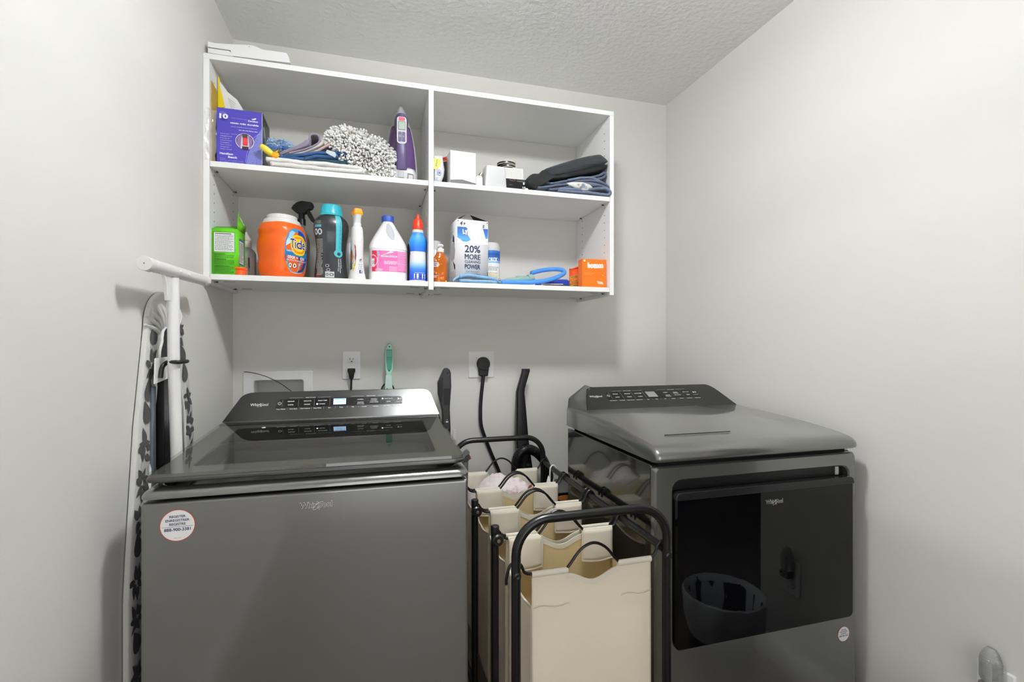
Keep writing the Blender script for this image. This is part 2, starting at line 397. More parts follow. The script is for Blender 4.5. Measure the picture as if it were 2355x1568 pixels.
def washer():
    x0, x1, yf, yb = -0.478, 0.2215, 1.187, 1.82
    cx = (x0+x1)/2
    t = thing('washing_machine', 'dark silver top-load washing machine with glass lid standing left of the hamper cart', 'washing machine', (cx, (yf+yb)/2, 0))
    def O(p): return (p[0]-cx, p[1]-(yf+yb)/2, p[2])
    def w(g): g.v = [O(p) for p in g.v]; return g
    w(G().box((x0, yf, 0.03), (x1, yb, 0.861), M_CHR)).obj('body', t, bevel=0.007)
    for fx in (x0+0.05, x1-0.05):
        for fy in (yf+0.06, yb-0.06): w(G().lathe([(0.022, 0), (0.022, 0.02), (0.012, 0.024), (0.012, 0.032)], M_BLK, 16, T(fx, fy, 0))).obj('foot', t)
    # top deck: sloping rounded rim round the tub opening
    g = G(); n = 8
    def rr(ins, z, r): return [(p[0], p[1], z) for p in rrect((x1-x0)/2-ins, (1.70-yf)/2-ins, r, n, cx, (1.70+yf)/2)]
    rings = [rr(0.006, 0.8655, 0.02), rr(-0.003, 0.869, 0.022), rr(-0.003, 0.874, 0.022), rr(0.001, 0.8815, 0.024), rr(0.010, 0.888, 0.028), rr(0.020, 0.8905, 0.032), rr(0.025, 0.8885, 0.034)]
    g.loft(rings, M_CHR, cap0=True, cap1=False)
    g.loft([rr(0.025, 0.8885, 0.034), rr(0.028, 0.874, 0.036), rr(0.058, 0.872, 0.05)], mat('black_deck_recess', '#0a0a0a', 0.5), False, False)
    w(g).obj('top_deck', t)
    # inner dark well with the tub rings
    M_TUB = mat('tub_grey_plastic', '#121211', 0.45)
    g = G(); g.loft([[(p[0], p[1], 0.8722) for p in rrect((x1-x0)/2-0.058, (1.70-yf)/2-0.058, 0.05, n, cx, (1.70+yf)/2)],
                     [(p[0], p[1], 0.79) for p in rrect((x1-x0)/2-0.075, (1.70-yf)/2-0.075, 0.08, n, cx, (1.70+yf)/2)]], M_TUB, cap0=False, cap1=True)
    w(g).obj('tub_well', t)
    g = G()
    for rad, zz, rr_ in ((0.235, 0.80, 0.010), (0.20, 0.797, 0.006)):
        g.tube([(cx+rad*cos(2*pi*i/48), 1.43+rad*0.82*sin(2*pi*i/48), zz) for i in range(48)], rr_, mat('tub_ring_plastic', '#3a3a36', 0.3), 10, closed=True)
    w(g).obj('tub_ring', t)
    # lid: rear hinge higher than the front edge
    fx0, fx1, lyf, lyb = x0+0.007, x1-0.009, 1.193, 1.72
    def lz(y): return 0.9165+(y-lyf)/(lyb-lyf)*0.0275
    lidm = bpy.data.materials.new('smoked_lid_glass'); lidm.use_nodes = True; nt = lidm.node_tree; N = nt.nodes
    for nn in list(N): N.remove(nn)
    out = N.new('ShaderNodeOutputMaterial'); mx = N.new('ShaderNodeMixShader'); gl = N.new('ShaderNodeBsdfGlossy'); tr = N.new('ShaderNodeBsdfTransparent')
    fr = N.new('ShaderNodeFresnel'); fr.inputs[0].default_value = 1.8; gl.inputs['Roughness'].default_value = 0.01
    tr.inputs[0].default_value = (0.86, 0.86, 0.84, 1)
    ge = N.new('ShaderNodeNewGeometry'); mm = N.new('ShaderNodeMath'); mm.operation = 'MULTIPLY_ADD'; mm.inputs[1].default_value = -1; mm.inputs[2].default_value = 1; m2 = N.new('ShaderNodeMath'); m2.operation = 'MULTIPLY'
    nt.links.new(ge.outputs['Backfacing'], mm.inputs[0]); nt.links.new(mm.outputs[0], m2.inputs[0]); nt.links.new(fr.outputs[0], m2.inputs[1]); nt.links.new(m2.outputs[0], mx.inputs[0]); nt.links.new(tr.outputs[0], mx.inputs[1]); nt.links.new(gl.outputs[0], mx.inputs[2]); nt.links.new(mx.outputs[0], out.inputs[0])
    P = rrect((fx1-fx0)/2, (lyb-lyf)/2, 0.018, 6, (fx0+fx1)/2, (lyf+lyb)/2)
    g = G(); g.loft([[(p[0], p[1], lz(p[1])-0.0035) for p in P], [(p[0], p[1], lz(p[1])+0.0035) for p in P]], lidm)
    lid = w(g).obj('lid', t, label='smoked glass lid with a grey painted border')
    # painted border under the glass (ring) and front grip rail
    def ring2(P0, P1, zf, m, name, th=0.004):
        g = G(); n_ = len(P0)
        g.loft([[(p[0], p[1], zf(p[1])) for p in P0], [(p[0], p[1], zf(p[1])) for p in P1], [(p[0], p[1], zf(p[1])-th) for p in P1], [(p[0], p[1], zf(p[1])-th) for p in P0],
                [(p[0], p[1], zf(p[1])) for p in P0]], m, False, False)
        return w(g).obj(name, lid)
    Pi = rrect((fx1-fx0)/2-0.060, (lyb-lyf)/2-0.060, 0.014, 6, (fx0+fx1)/2, (lyf+lyb)/2+0.016)
    ring2(rrect((fx1-fx0)/2-0.001, (lyb-lyf)/2-0.001, 0.018, 6, (fx0+fx1)/2, (lyf+lyb)/2), Pi, lambda y: lz(y)-0.0042, mat('lid_border_paint', '#777774', 0.4, 0.2), 'lid_border')
    g = G(); path = smooth_path([(fx0+0.001, 1.30, lz(1.30)-0.0095), (fx0+0.001, 1.215, lz(1.2)-0.0095), (fx0+0.016, lyf+0.003, lz(lyf)-0.0095), (fx0+0.06, lyf, lz(lyf)-0.0095),
                                 (cx, lyf, lz(lyf)-0.0095), (fx1-0.06, lyf, lz(lyf)-0.0095), (fx1-0.016, lyf+0.003, lz(lyf)-0.0095), (fx1-0.001, 1.215, lz(1.2)-0.0095), (fx1-0.001, 1.30, lz(1.30)-0.0095)], 6)
    g.tube(path, 0.0060, mat('lid_rail_dark_silver', '#5c5c5b', 0.28, 0.8), 10, ell=1.0)
    w(g).obj('lid_rail', lid)
    # console
    def cons(name, xb0, xb1, yb_, zb, xt0, xt1, yt, zt, yback, fold=None):
        F = []   # front face outline (x,y,z) going round
        def fp(x, s): return (x, yb_+(yt-yb_)*s, zb+(zt-zb)*s)
        R = [fp(xb0, 0), fp(xb1, 0)]
        s1 = 0.74
        R += [fp(xb1+(xt1-xb1)*0.80*s1/0.8, s1)]
        for i in range(1, 7):
            a = i/6; p0 = Vector(fp(xb1+(xt1-xb1)*0.80*s1/0.8, s1)); p1 = Vector(fp(xt1+0.004, 1.0)); p2 = Vector(fp(xt1-0.035, 1.0))
            R.append(tuple((1-a)**2*p0+2*a*(1-a)*p1+a*a*p2))
        L = []
        for i in range(0, 7):
            a = i/6; p0 = Vector(fp(xt0+0.035, 1.0)); p1 = Vector(fp(xt0-0.004, 1.0)); p2 = Vector(fp(xb0+(xt0-xb0)*0.80*s1/0.8, s1))
            L.append(tuple((1-a)**2*p0+2*a*(1-a)*p1+a*a*p2))
        return R+L
    R = cons('c', -0.476, 0.219, 1.735, 0.9455, -0.425, 0.168+0.02, 1.795, 1.034, 1.82)
    g = G(); g.loft([R, [(p[0]*0.995+cx*0.005, p[1]+0.012, p[2]-0.001) for p in R], [(p[0], 1.82, p[2]-0.02 if p[2] > 0.96 else 0.862) for p in R]], M_CHRD)
    con = w(g).obj('console', t, bevel=0.0015, seg=2)
    g = G(); g.box((x0+0.004, 1.70, 0.862), (x1-0.004, 1.82, 0.945), M_CHRD); w(g).obj('console_base', t, bevel=0.004)
    # bright line where lid meets console
    g = G(); g.box((-0.470, 1.7325, 0.9435), (0.213, 1.7355, 0.9475), mat('bright_trim_strip', '#c9c9c6', 0.2, 0.9)); w(g).obj('trim_strip', con)
    vx = Vector((0, 1.795-1.735, 1.034-0.9455)).normalized()
    def fn(u, v, off):
        q = Vector((u-0.012, 1.735, 0.9455)) + vx*v + Vector((0, -vx.z, vx.y))*off
        return O(q)
    p = Print(lambda u, v, off: fn(-0.105+u, 0.062+v, off))
    console_print(p, 0.415, 0.031, True); p.obj('control_panel', con, 'black touch control panel with a lit blue display')
    p = Print(lambda u, v, off: fn(-0.3615+u, 0.055+v, off)); whirl_logo(p, 0, 0, 0.054); p.obj('logo', con, 'small light maker name')
    # front name and sticker
    p = Print(lambda u, v, off: O((-0.133+u, yf-off, 0.823+v))); whirl_logo(p, 0, 0, 0.070, M_LOGOD); p.obj('logo', t, 'silver maker name on the front')
    reg_sticker(t, *O((-0.409, yf-0.0002, 0.810)), 0.0335)
    g = G(); g.lathe([(0.006, 0), (0.004, 0.0015), (0, 0.002)], M_PLAS, 12, T(-0.33, 1.62, lz(1.62)+0.0035)); w(g).obj('lid_sticker', lid)
washer()

def dryer():
    x0, x1, yf, yb = 0.707, 1.393, 1.117, 1.72
    cx, cy = (x0+x1)/2, (yf+yb)/2
    t = thing('clothes_dryer', 'dark silver front-load dryer with black hamper-style door in the right corner', 'dryer', (cx, cy, 0))
    def O(p): return (p[0]-cx, p[1]-cy, p[2])
    def w(g): g.v = [O(p) for p in g.v]; return g
    # body: side/back shell and a separate front frame with an opening
    w(G().box((x0, yf+0.022, 0.03), (x1, yb, 0.874), M_CHRS)).obj('body', t, bevel=0.004)
    for fx in (x0+0.05, x1-0.05):
        for fy in (yf+0.06, yb-0.06): w(G().lathe([(0.022, 0), (0.022, 0.02), (0.012, 0.024), (0.012, 0.032)], M_BLK, 16, T(fx, fy, 0))).obj('foot', t)
    # front frame, outline with rounded hole
    ox0, ox1, oz0, oz1 = 0.757, 1.370, 0.380, 0.836
    n = 6
    outer = [(p[0], p[1]) for p in rrect((x1-x0)/2, (0.872-0.03)/2, 0.012, n, cx, (0.872+0.03)/2)]
    inner = [(p[0], p[1]) for p in rrect((ox1-ox0)/2, (oz1-oz0)/2, 0.030, n, (ox0+ox1)/2, (oz0+oz1)/2)]
    inner2 = [(p[0], p[1]) for p in rrect((ox1-ox0)/2-0.004, (oz1-oz0)/2-0.004, 0.028, n, (ox0+ox1)/2, (oz0+oz1)/2)]
    g = G(); g.loft([[(p[0], yf+0.021, p[1]) for p in outer], [(p[0], yf+0.006, p[1]) for p in outer],
                     [(cx+(p[0]-cx)*0.988, yf, 0.451+(p[1]-0.451)*0.991) for p in outer],
                     [(p[0], yf, p[1]) for p in inner], [(p[0], yf+0.004, p[1]) for p in inner2], [(p[0], yf+0.021, p[1]) for p in inner2]], M_CHR, False, False)
    w(g).obj('front_frame', t, ang=25)
    # dark recess behind the door top
    w(G().box((ox0, yf+0.0195, oz0), (ox1, yf+0.0215, oz1), M_BLK)).obj('recess', t)
    g = G(); g.box((1.322, yf+0.008, 0.806), (1.336, yf+0.02, 0.83), M_STEEL); w(g).obj('latch', t)
    # door slab
    def door_out(i): return rrect((1.372-0.763)/2-i, (0.802-0.383)/2-i, 0.016, n, (0.763+1.372)/2, (0.802+0.383)/2)
    g = G(); g.loft([[(p[0], yf+0.019, p[1]) for p in door_out(0)], [(p[0], yf-0.006, p[1]) for p in door_out(0)], [(p[0], yf-0.011, p[1]) for p in door_out(0.004)]], M_GLOSS)
    d = w(g).obj('door', t, ang=25, label='glossy black rectangular drop-down door')
    P = [p for p in door_out(-0.0008) if p[1] > 0.775]
    top = [(0.7625, 0.782)]+[(p[0], p[1]) for p in sorted([q for q in P if q[0] < 0.9], key=lambda q: q[0])]+[(p[0], p[1]) for p in sorted([q for q in P if q[0] > 1.2], key=lambda q: q[0])]+[(1.3728, 0.782)]
    g = G(); g.prism(top, yf-0.0125, yf+0.010, mat('door_handle_strip', '#3b3b3c', 0.22, 0.7)); w(g).obj('handle_strip', d, bevel=0.0015)
    p = Print(lambda u, v, off: O((1.080+u, yf-0.0112-off, 0.749+v))); whirl_logo(p, 0, 0, 0.060, mat('logo_black_fill', '#0b0b0c', 0.2)); p.obj('logo', d, 'silver outlined maker name on the door')
    reg_sticker(t, *O((1.345, yf-0.0002, 0.331)), 0.022)
    # sculpted top
    prof = [(yf+0.006, 0.8842), (yf-0.003, 0.8845), (yf-0.010, 0.888), (yf-0.012, 0.895), (yf-0.0105, 0.903), (yf-0.006, 0.911), (yf+0.003, 0.918), (yf+0.016, 0.9235), (yf+0.032, 0.927), (yf+0.06, 0.931), (yf+0.16, 0.941), (yf+0.30, 0.950), (1.60, 0.957), (yb+0.004, 0.957), (yb+0.004, 0.884)]
    g = G(); R = []
    for x, ins, dz in ((x0-0.002, 0.010, -0.012), (x0+0.001, 0.004, -0.005), (x0+0.010, 0.0, 0.0), (x1-0.022, 0, 0), (x1-0.006, 0.004, -0.006), (x1+0.004, 0.012, -0.020)):
        ring = []
        for (y, z) in prof:
            up = max(0, (z-0.892)/0.04); up = min(up, 1)
            yy = y + (ins if y < yf+0.05 else 0)
            ring.append((x, yy, z+dz*up if z > 0.886 else z))
        R.append(ring)
    g.loft(R, M_CHR); w(g).obj('top_cover', t, ang=52)
    # faint groove pressed in the top
    g = G(); pts = []
    for i in range(13):
        a = i/12; pts.append((0.800+a*0.215, 1.205 - 0.006*(a < 0.05), 0.9365+0.0006))
    g.tube([(0.796, 1.211, 0.9362)]+pts[1:], 0.0016, mat('groove_shadow_gap', '#4b4b49', 0.4, 0.6), 6); w(g).obj('top_groove', t)
    # console with rounded shoulders, its face leaning back
    zb_, zt_, yb_, yt_ = 0.9535, 1.030, 1.600, 1.705
    def fp(x, s): return Vector((x, yb_+(yt_-yb_)*s, zb_+(zt_-zb_)*s))
    def quad(p0, p1, p2, k=6): return [tuple((1-i/k)**2*p0+2*(i/k)*(1-i/k)*p1+(i/k)**2*p2) for i in range(k+1)]
    F = [tuple(fp(0.735, 0)), tuple(fp(1.384, 0))]+quad(fp(1.350, 0.66), fp(1.331, 1.02), fp(1.300, 1.0))+quad(fp(0.800, 1.0), fp(0.772, 1.02), fp(0.762, 0.62))
    g = G()
    B = []
    for pnt in F:
        x, y, z = pnt; s = (z-zb_)/(zt_-zb_)
        bx = x - 0.022*(1-s*0.35) if x < cx else x + 0.006
        B.append((max(bx, x0-0.002), yb+0.004, z-0.012*s if s > 0 else 0.885))
    Mi = [(a[0]*0.5+b[0]*0.5+(-0.006 if a[0] < cx else 0.003), yt_*0.55+yb*0.45 if a[2] > 0.96 else 1.65, a[2]*0.7+b[2]*0.3+0.003) for a, b in zip(F, B)]
    g.loft([F, [(p[0], p[1]+0.003, p[2]-0.0005) for p in F]], M_CHRD)
    face = w(g).obj('console', t, label='charcoal sloping control console')
    sh = G()
    sec = []
    for k in range(9):
        a = k/8
        # left shoulder sweeping from the face edge to the back corner
        ring = []
        for s in [i/8 for i in range(9)]:
            pF = fp(0.735+(0.762-0.735)*min(1, s/0.62) if s < 0.62 else 0.762+(0.800-0.762)*((s-0.62)/0.38)**1.5, s)
            zz = 0.886+(1.020-0.886)*s; xx = 0.706 + 0.012*s**2 + 0.06*max(0, s-0.75)/0.25
            pB = Vector((xx, yb+0.004, zz))
            m_ = pF*(1-a)+pB*a; bul = sin(pi*a)*0.010*(0.4+s)
            ring.append((m_.x-bul, m_.y-0.0, m_.z+bul*0.9*s))
        sec.append(ring)
    sh.loft(sec, M_CHR, False, False, closed=False)
    sec = []
    for k in range(5):
        a = k/4; ring = []
        for s in [i/8 for i in range(9)]:
            pF = fp(1.384+(1.350-1.384)*min(1, s/0.66) if s < 0.66 else 1.350-0.05*((s-0.66)/0.34)**1.5, s)
            pB = Vector((1.394-0.012*s-0.07*max(0, s-0.75)/0.25, yb+0.004, 0.886+(1.008-0.886)*s)); m_ = pF*(1-a)+pB*a; ring.append(tuple(m_))
        sec.append(ring)
    sh.loft(sec, M_CHR, False, False, closed=False)
    # roof and back of the console
    sh.add([tuple(fp(0.80, 1.0)), tuple(fp(1.30, 1.0)), (1.312, yb+0.004, 1.008), (0.778, yb+0.004, 1.020)], [(0, 1, 2, 3)], M_CHR)
    sh.add([(0.778, yb+0.004, 1.020), (1.312, yb+0.004, 1.008), (1.394, yb+0.004, 0.886), (0.706, yb+0.004, 0.886)], [(0, 1, 2, 3)], M_CHR)
    w(sh).obj('console_shoulder', t, ang=60)
    # dark seam down the left edge of the face
    g = G(); g.tube([tuple(fp(0.7345, 0.0)+Vector((0, -0.001, 0))), tuple(fp(0.746, 0.3)), tuple(fp(0.7615, 0.64)), tuple(fp(0.775, 0.9)), tuple(fp(0.80, 1.0))], 0.0016, M_DARK, 6); 
    g.tube([(0.735, 1.599, 0.9535), (1.384, 1.599, 0.9535)], 0.0014, M_DARK, 6); w(g).obj('seam', face)
    vx = Vector((0, yt_-yb_, zt_-zb_)).normalized()
    def fn(u, v, off): return O(Vector((u, yb_, zb_))+vx*v+Vector((0, -vx.z, vx.y))*off)
    p = Print(lambda u, v, off: fn(1.040+u-0.15*v, 0.078+v, off)); console_print(p, 0.405, 0.042, False); p.obj('control_panel', face, 'black touch control panel with an unlit grey display')
    p = Print(lambda u, v, off: fn(0.797+u, 0.072+v, off)); whirl_logo(p, 0, 0, 0.052); p.obj('logo', face, 'small light maker name')
    g = G(); g.box((x0+0.02, yf+0.02, 0.872), (x1-0.02, yb-0.02, 0.886), M_DARK); w(g).obj('top_gap', t)
dryer()
# ================================================================== THINGS ON THE SHELVES
ZL, ZU = 1.4342, 1.8162       # tops of the lower and the upper shelf
def at(u, v, Y):
    """point of the photograph's ray (u,v) at distance plane Y"""
    a = (u-1177.5)/1107.6; b = -(v-788.86)/1107.6; c, s = cos(0.275), sin(0.275)
    rx, ry = a*c+s, -a*s+c; k = Y/ry
    return Vector((rx*k, Y, 1.20+b*k))
def AX(u, Y): return at(u, 0, Y).x
def AZ(u, v, Y): return at(u, v, Y).z

class Bottle:
    """body lofted from (z, halfwidth, halfdepth, exponent) sections; gives surface functions for labels"""
    def __init__(s, prof, n=48): s.p = prof; s.n = n
    def sec(s, z):
        P = s.p
        if z <= P[0][0]: return P[0][1:]
        for a, b in zip(P, P[1:]):
            if z <= b[0]:
                t = (z-a[0])/max(1e-9, b[0]-a[0]); return tuple(a[i]+(b[i]-a[i])*t for i in (1, 2, 3))
        return P[-1][1:]
    def rings(s): return [[(x, y, q[0]) for x, y in sup(q[1], q[2], q[3], s.n)] for q in s.p]
    def geo(s, m, g=None): g = g or G(); return g.loft(s.rings(), m)
    def wrap(s, u0=0, v0=0):
        """u runs along the skin to the right as seen from the front (-y)"""
        def fn(u, v, off):
            w, d, e = s.sec(v+v0); a = (u+u0)/((w+d)/2*(1 if e < 2.6 else 1.12)); sa, ca = sin(a), cos(a)
            return ((w+off)*math.copysign(abs(sa)**(2/e), sa), -(d+off)*math.copysign(abs(ca)**(2/e), ca), v+v0)
        return fn
def ssm(P, k=4):
    """smooth a bottle profile"""
    Q = smooth_path([Vector((a, b, c)) for a, b, c, _ in P], k); out = []
    zs = [p[0] for p in P]
    for q in Q:
        e = P[-1][3]
        for a, b in zip(P, P[1:]):
            if q.x <= b[0]: e = a[3]+(b[3]-a[3])*(q.x-a[0])/max(1e-9, b[0]-a[0]); break
        out.append((q.x, max(q.y, 1e-4), max(q.z, 1e-4), e))
    return out
def carton(name, label, w, d, h, loc, rz, m, open_top=False, cat='box', mside=None):
    """box whose front is -y; origin at the centre of its base"""
    t = thing(name, label, cat, loc, rz); g = G(); mside = mside or m
    a = (-w/2, -d/2, 0); b = (w/2, d/2, h)
    x0, y0, z0 = a; x1, y1, z1 = b
    vs = [(x0,y0,z0),(x1,y0,z0),(x1,y1,z0),(x0,y1,z0),(x0,y0,z1),(x1,y0,z1),(x1,y1,z1),(x0,y1,z1)]
    g.add(vs, [(0,1,5,4)], m, smooth=False); g.add(vs, [(1,2,6,5),(2,3,7,6),(3,0,4,7),(0,3,2,1)], mside, smooth=False)
    if not open_top: g.add(vs, [(4,5,6,7)], mside, smooth=False)
    o = g.obj('carton', t, solid=0.0008 if open_top else 0, bevel=0 if open_top else 0.0012, seg=2)
    return t, o
def face_fns(w, d, h):
    return dict(front=plane_fn((0, -d/2, 0), (1, 0, 0), (0, 0, 1)), right=plane_fn((w/2, 0, 0), (0, 1, 0), (0, 0, 1)),
                left=plane_fn((-w/2, 0, 0), (0, -1, 0), (0, 0, 1)))

# ---------------- lower left bay
def green_box():
    w, d, h = 0.079, 0.085, 0.158
    m = mat('green_carton', '#62c41c', 0.45)
    t, o = carton('baking_soda_box', 'open green carton with white text panels at the left end of the lower shelf', w, d, h, (-0.500, 1.905, ZL), radians(-3), m, True)
    g = G()
    g.add([(w/2, -d/2, h), (w/2, d/2, h), (w/2+0.004, d/2, h+0.030), (w/2+0.002, d/2*0.3, h+0.034), (w/2+0.003, 0, h+0.044), (w/2+0.003, -d/2*0.7, h+0.05), (w/2+0.004, -d/2, h+0.062)], [tuple(range(7))], m, smooth=False)
    g.obj('side_flap', t, solid=0.0008)
    g = G(); g.add([(-w/2, d/2, h), (w/2, d/2, h), (w/2-0.006, 0.004, h+0.020), (-w/2+0.004, -0.004, h+0.016)], [(0, 1, 2, 3)], m, smooth=False)
    g.add([(-w/2+0.004, -0.004, h+0.016), (w/2-0.006, 0.004, h+0.020), (w/2, -d/2, h), (-w/2, -d/2, h)], [(0, 1, 2, 3)], m, smooth=False)
    g.obj('top_flap', t, solid=0.0008)
    f = face_fns(w, d, h)
    p = Print(f['front']); p.rect(-0.034, 0.078, 0.033, 0.148, '#5aa9b8'); p.rect(-0.032, 0.080, 0.031, 0.146, '#eeeeec', 1)
    p.rect(-0.029, 0.1405, 0.022, 0.143, '#2a2a2a', 2); p.lines(-0.029, 0.084, 0.028, 0.138, 20, '#5c6068', 2, 0.42, 3, 9)
    for a, b, s in ((0.058, 0.074, 1), (0.036, 0.056, 2), (0.006, 0.032, 5)):
        p.rect(-0.031, b-0.003, -0.002+0.004*s, b-0.0008, '#1d4a0e', 1); p.lines(-0.031, a, 0.030, b-0.004, 6 if a < 0.03 else 4, '#2d7016', 1, 0.5, s, 10)
    p.obj('front_print', o)
    p = Print(f['right']); p.rect(-0.020, 0.040, 0.026, 0.132, '#3d67b8'); p.rect(-0.018, 0.046, 0.024, 0.124, '#e9e9ee', 1); p.lines(-0.015, 0.05, 0.020, 0.12, 14, '#4a4a55', 2, 0.45, 9, 4)
    p.rect(-0.020, 0.012, -0.004, 0.030, '#d8e7b8', 1); p.poly([(-d/2, h+0.052), (d/2, h+0.02), (d/2, h+0.03), (d/2*0.3, h+0.034), (0, h+0.044), (-d/2*0.7, h+0.05), (-d/2, h+0.062)], '#efefe8', 14)
    p.obj('side_print', o)
green_box()

def spray_clear():
    X = AX(566, 2.02)
    t = thing('spray_bottle', 'translucent bottle with cream nozzle between green carton and orange detergent tub', 'bottle', (X, 2.02, ZL), radians(10))
    b = Bottle(ssm([(0, 0.030, 0.030, 2.2), (0.004, 0.034, 0.034, 2.2), (0.09, 0.034, 0.034, 2.2), (0.108, 0.032, 0.032, 2.2), (0.122, 0.020, 0.020, 2.1), (0.128, 0.015, 0.015, 2)]))
    body = b.geo(mat('frosted_clear_plastic', '#b9bcb8', 0.35, trans=0.35, ior=1.3)).obj('bottle_body', t)
    g = G(); g.lathe([(0.0, 0.124), (0.017, 0.124), (0.019, 0.128), (0.019, 0.142), (0.018, 0.146), (0.014, 0.148), (0.017, 0.152), (0.017, 0.158), (0.008, 0.172), (0.006, 0.180), (0.0, 0.181)], mat('cream_cap', '#cfc8bd', 0.45), 28)
    g.box((-0.012, -0.008, 0.160), (0.004, 0.008, 0.183), mat('cream_cap', '#cfc8bd')); g.obj('nozzle', t, ang=30)
    p = Print(b.wrap()); p.rect(-0.042, 0.004, 0.006, 0.085, '#b9b2ae', 0, 10); p.rect(0.014, 0.004, 0.034, 0.082, '#c5bcbb', 0, 5); p.rect(0.007, 0.002, 0.013, 0.084, '#4a4340', 0, 2)
    p.lines(-0.036, 0.01, 0.003, 0.08, 16, '#6b6462', 1, 0.4, 4, 4); p.obj('bottle_label', body)
spray_clear()
def orange_cap():
    X = AX(553, 1.875)
    t = G().lathe([(0, 0), (0.019, 0), (0.0195, 0.004), (0.018, 0.012), (0.0175, 0.018), (0.021, 0.024), (0.0205, 0.028), (0.016, 0.027), (0.012, 0.0245), (0, 0.024)], mat('orange_cap_plastic', '#f0550f', 0.4), 28).obj('bottle_cap', None, (X, 1.875, ZL), ang=30)
    tag(t, 'small loose orange cap standing in front of the translucent bottle', 'cap')
orange_cap()

def tide():
    X = (AX(594, 1.94)+AX(703, 1.94))/2
    t = thing('detergent_tub', 'large orange detergent tub with white lid and round blue label', 'tub', (X-0.002, 1.948, ZL), radians(56))
    org = mat('orange_tub_plastic', '#f26312', 0.32, coat=0.2)
    H = 0.205; k = 1.12
    b = Bottle(ssm([(0, 0.056, 0.052, 2.6), (0.006, 0.064, 0.060, 2.8), (0.035, 0.074, 0.070, 2.9), (0.085, 0.076, 0.074, 2.9), (0.145, 0.076, 0.074, 2.9), (0.178, 0.074, 0.072, 2.8), (0.196, 0.068, 0.066, 2.5), (0.202, 0.064, 0.062, 2.3)]), 56)
    g = G(); R = b.rings()
    # finger groove down the grip side
    for r in R:
        for i, pnt in enumerate(r):
            x, y, z = pnt
            if x < -0.05 or y > 0.04: q_ = 0.007*math.exp(-((z-0.075)/0.018)**2)+0.006*math.exp(-((z-0.155)/0.014)**2); r[i] = (x*(1-q_*9), y*(1-q_*9), z)
    g.loft(R, org); body = g.obj('tub_body', t)
    g = G(); g.loft([[(x, y, z) for x, y in sup(w_, d_, 2.2, 56)] for z, w_, d_ in ((0.200, 0.066, 0.064), (0.216, 0.060, 0.058), (0.219, 0.053, 0.052))], mat('lid_white_satin', '#e6e4e1', 0.35), False, True); g.obj('lid_collar', t, ang=30)
    g = G(); R = []
    for z, r in ((0.218, 0.050), (0.232, 0.050), (0.2345, 0.047), (0.2345, 0.043), (0.231, 0.041), (0.231, 0.001)):
        R.append([((r+(0.0008*(j % 2) if z < 0.2325 and r > 0.049 else 0))*cos(2*pi*j/96), (r+(0.0008*(j % 2) if z < 0.2325 and r > 0.049 else 0))*sin(2*pi*j/96), z) for j in range(96)])
    g.loft(R, mat('lid_white_satin', '#e6e4e1')); g.obj('lid', t, ang=30)
    p = Print((lambda f_: (lambda u, v, off: f_(u-0.004, 0.012+v*1.10, off)))(b.wrap()), off=0.0012)
    n = 40
    def eg(a, bb, cu=0, cv=0.080): return [(cu+a*cos(2*pi*i/n)*(1-0.0*sin(2*pi*i/n)), cv+bb*sin(2*pi*i/n)) for i in range(n)]
    p.fan((0, 0.080), eg(0.050, 0.074), '#3a9bd8'); 
    p.fan((0.015, 0.085), [(min(0.049, max(0.004, q[0])), q[1]) for q in eg(0.048, 0.070)], '#1b3f95', 1)
    p.poly([(-0.040, 0.105), (-0.020, 0.12), (-0.004, 0.140), (-0.016, 0.145), (-0.028, 0.137)], '#9fd0f0', 1); p.poly([(-0.046, 0.092), (-0.03, 0.10), (-0.018, 0.108), (-0.036, 0.118), (-0.043, 0.108)], '#bfe2f5', 1)
    p.rect(-0.047, 0.062, 0.047, 0.080, '#1b78b4', 2, 8); p.poly([(-0.043, 0.044), (0.043, 0.044), (0.046, 0.062), (-0.047, 0.062)], '#2a5ea8', 2)
    p.poly([(-0.0425, 0.042), (0.0425, 0.042), (0.030, 0.020), (0.016, 0.009), (0.0, 0.0065), (-0.016, 0.009), (-0.030, 0.020)], '#e7d5a2', 2)
    p.poly([(0.004, 0.042), (0.0425, 0.042), (0.030, 0.020), (0.018, 0.010), (0.004, 0.008)], '#a9bccf', 3)
    # bullseye
    for r_, c_, l_ in ((0.034, '#f4d21e', 4), (0.0275, '#f39214', 5), (0.021, '#f4d21e', 6), (0.0135, '#f6ab17', 7)): p.ell(0.004, 0.100, r_*0.86, r_, c_, l_, 32)
    p.text('Tide', 0.000, 0.089, 0.030, '#ffffff', 8, w=0.052, bold=0.05, shear=0.05, rot=0.06); p.text('Tide', 0.000, 0.089, 0.030, '#142a78', 9, w=0.050, bold=0.015, shear=0.05, rot=0.06)
    p.text('POWER PODS', -0.026, 0.0745, 0.0046, '#ffffff', 6, w=0.034, bold=0.02); p.text('ODOR + OXI', -0.006, 0.053, 0.0085, '#ffffff', 6, w=0.060, bold=0.03)
    p.lines(-0.042, 0.045, 0.040, 0.051, 2, '#dfe9f4', 6, 0.4, 2, 6)
    for u in (-0.024, -0.006): p.ell(u, 0.031, 0.0080, 0.0090, '#333333', 6, 20); p.ell(u, 0.031, 0.0068, 0.0078, '#e9e3da', 7, 20); p.ell(u, 0.031, 0.0026, 0.004, '#4a3a30', 8, 12)
    p.lines(0.008, 0.014, 0.030, 0.038, 8, '#40485c', 6, 0.5, 7, 3); p.lines(0.032, 0.09, 0.044, 0.12, 5, '#dfe9f4', 6, 0.4, 5, 2)
    p.obj('tub_label', body)
tide()

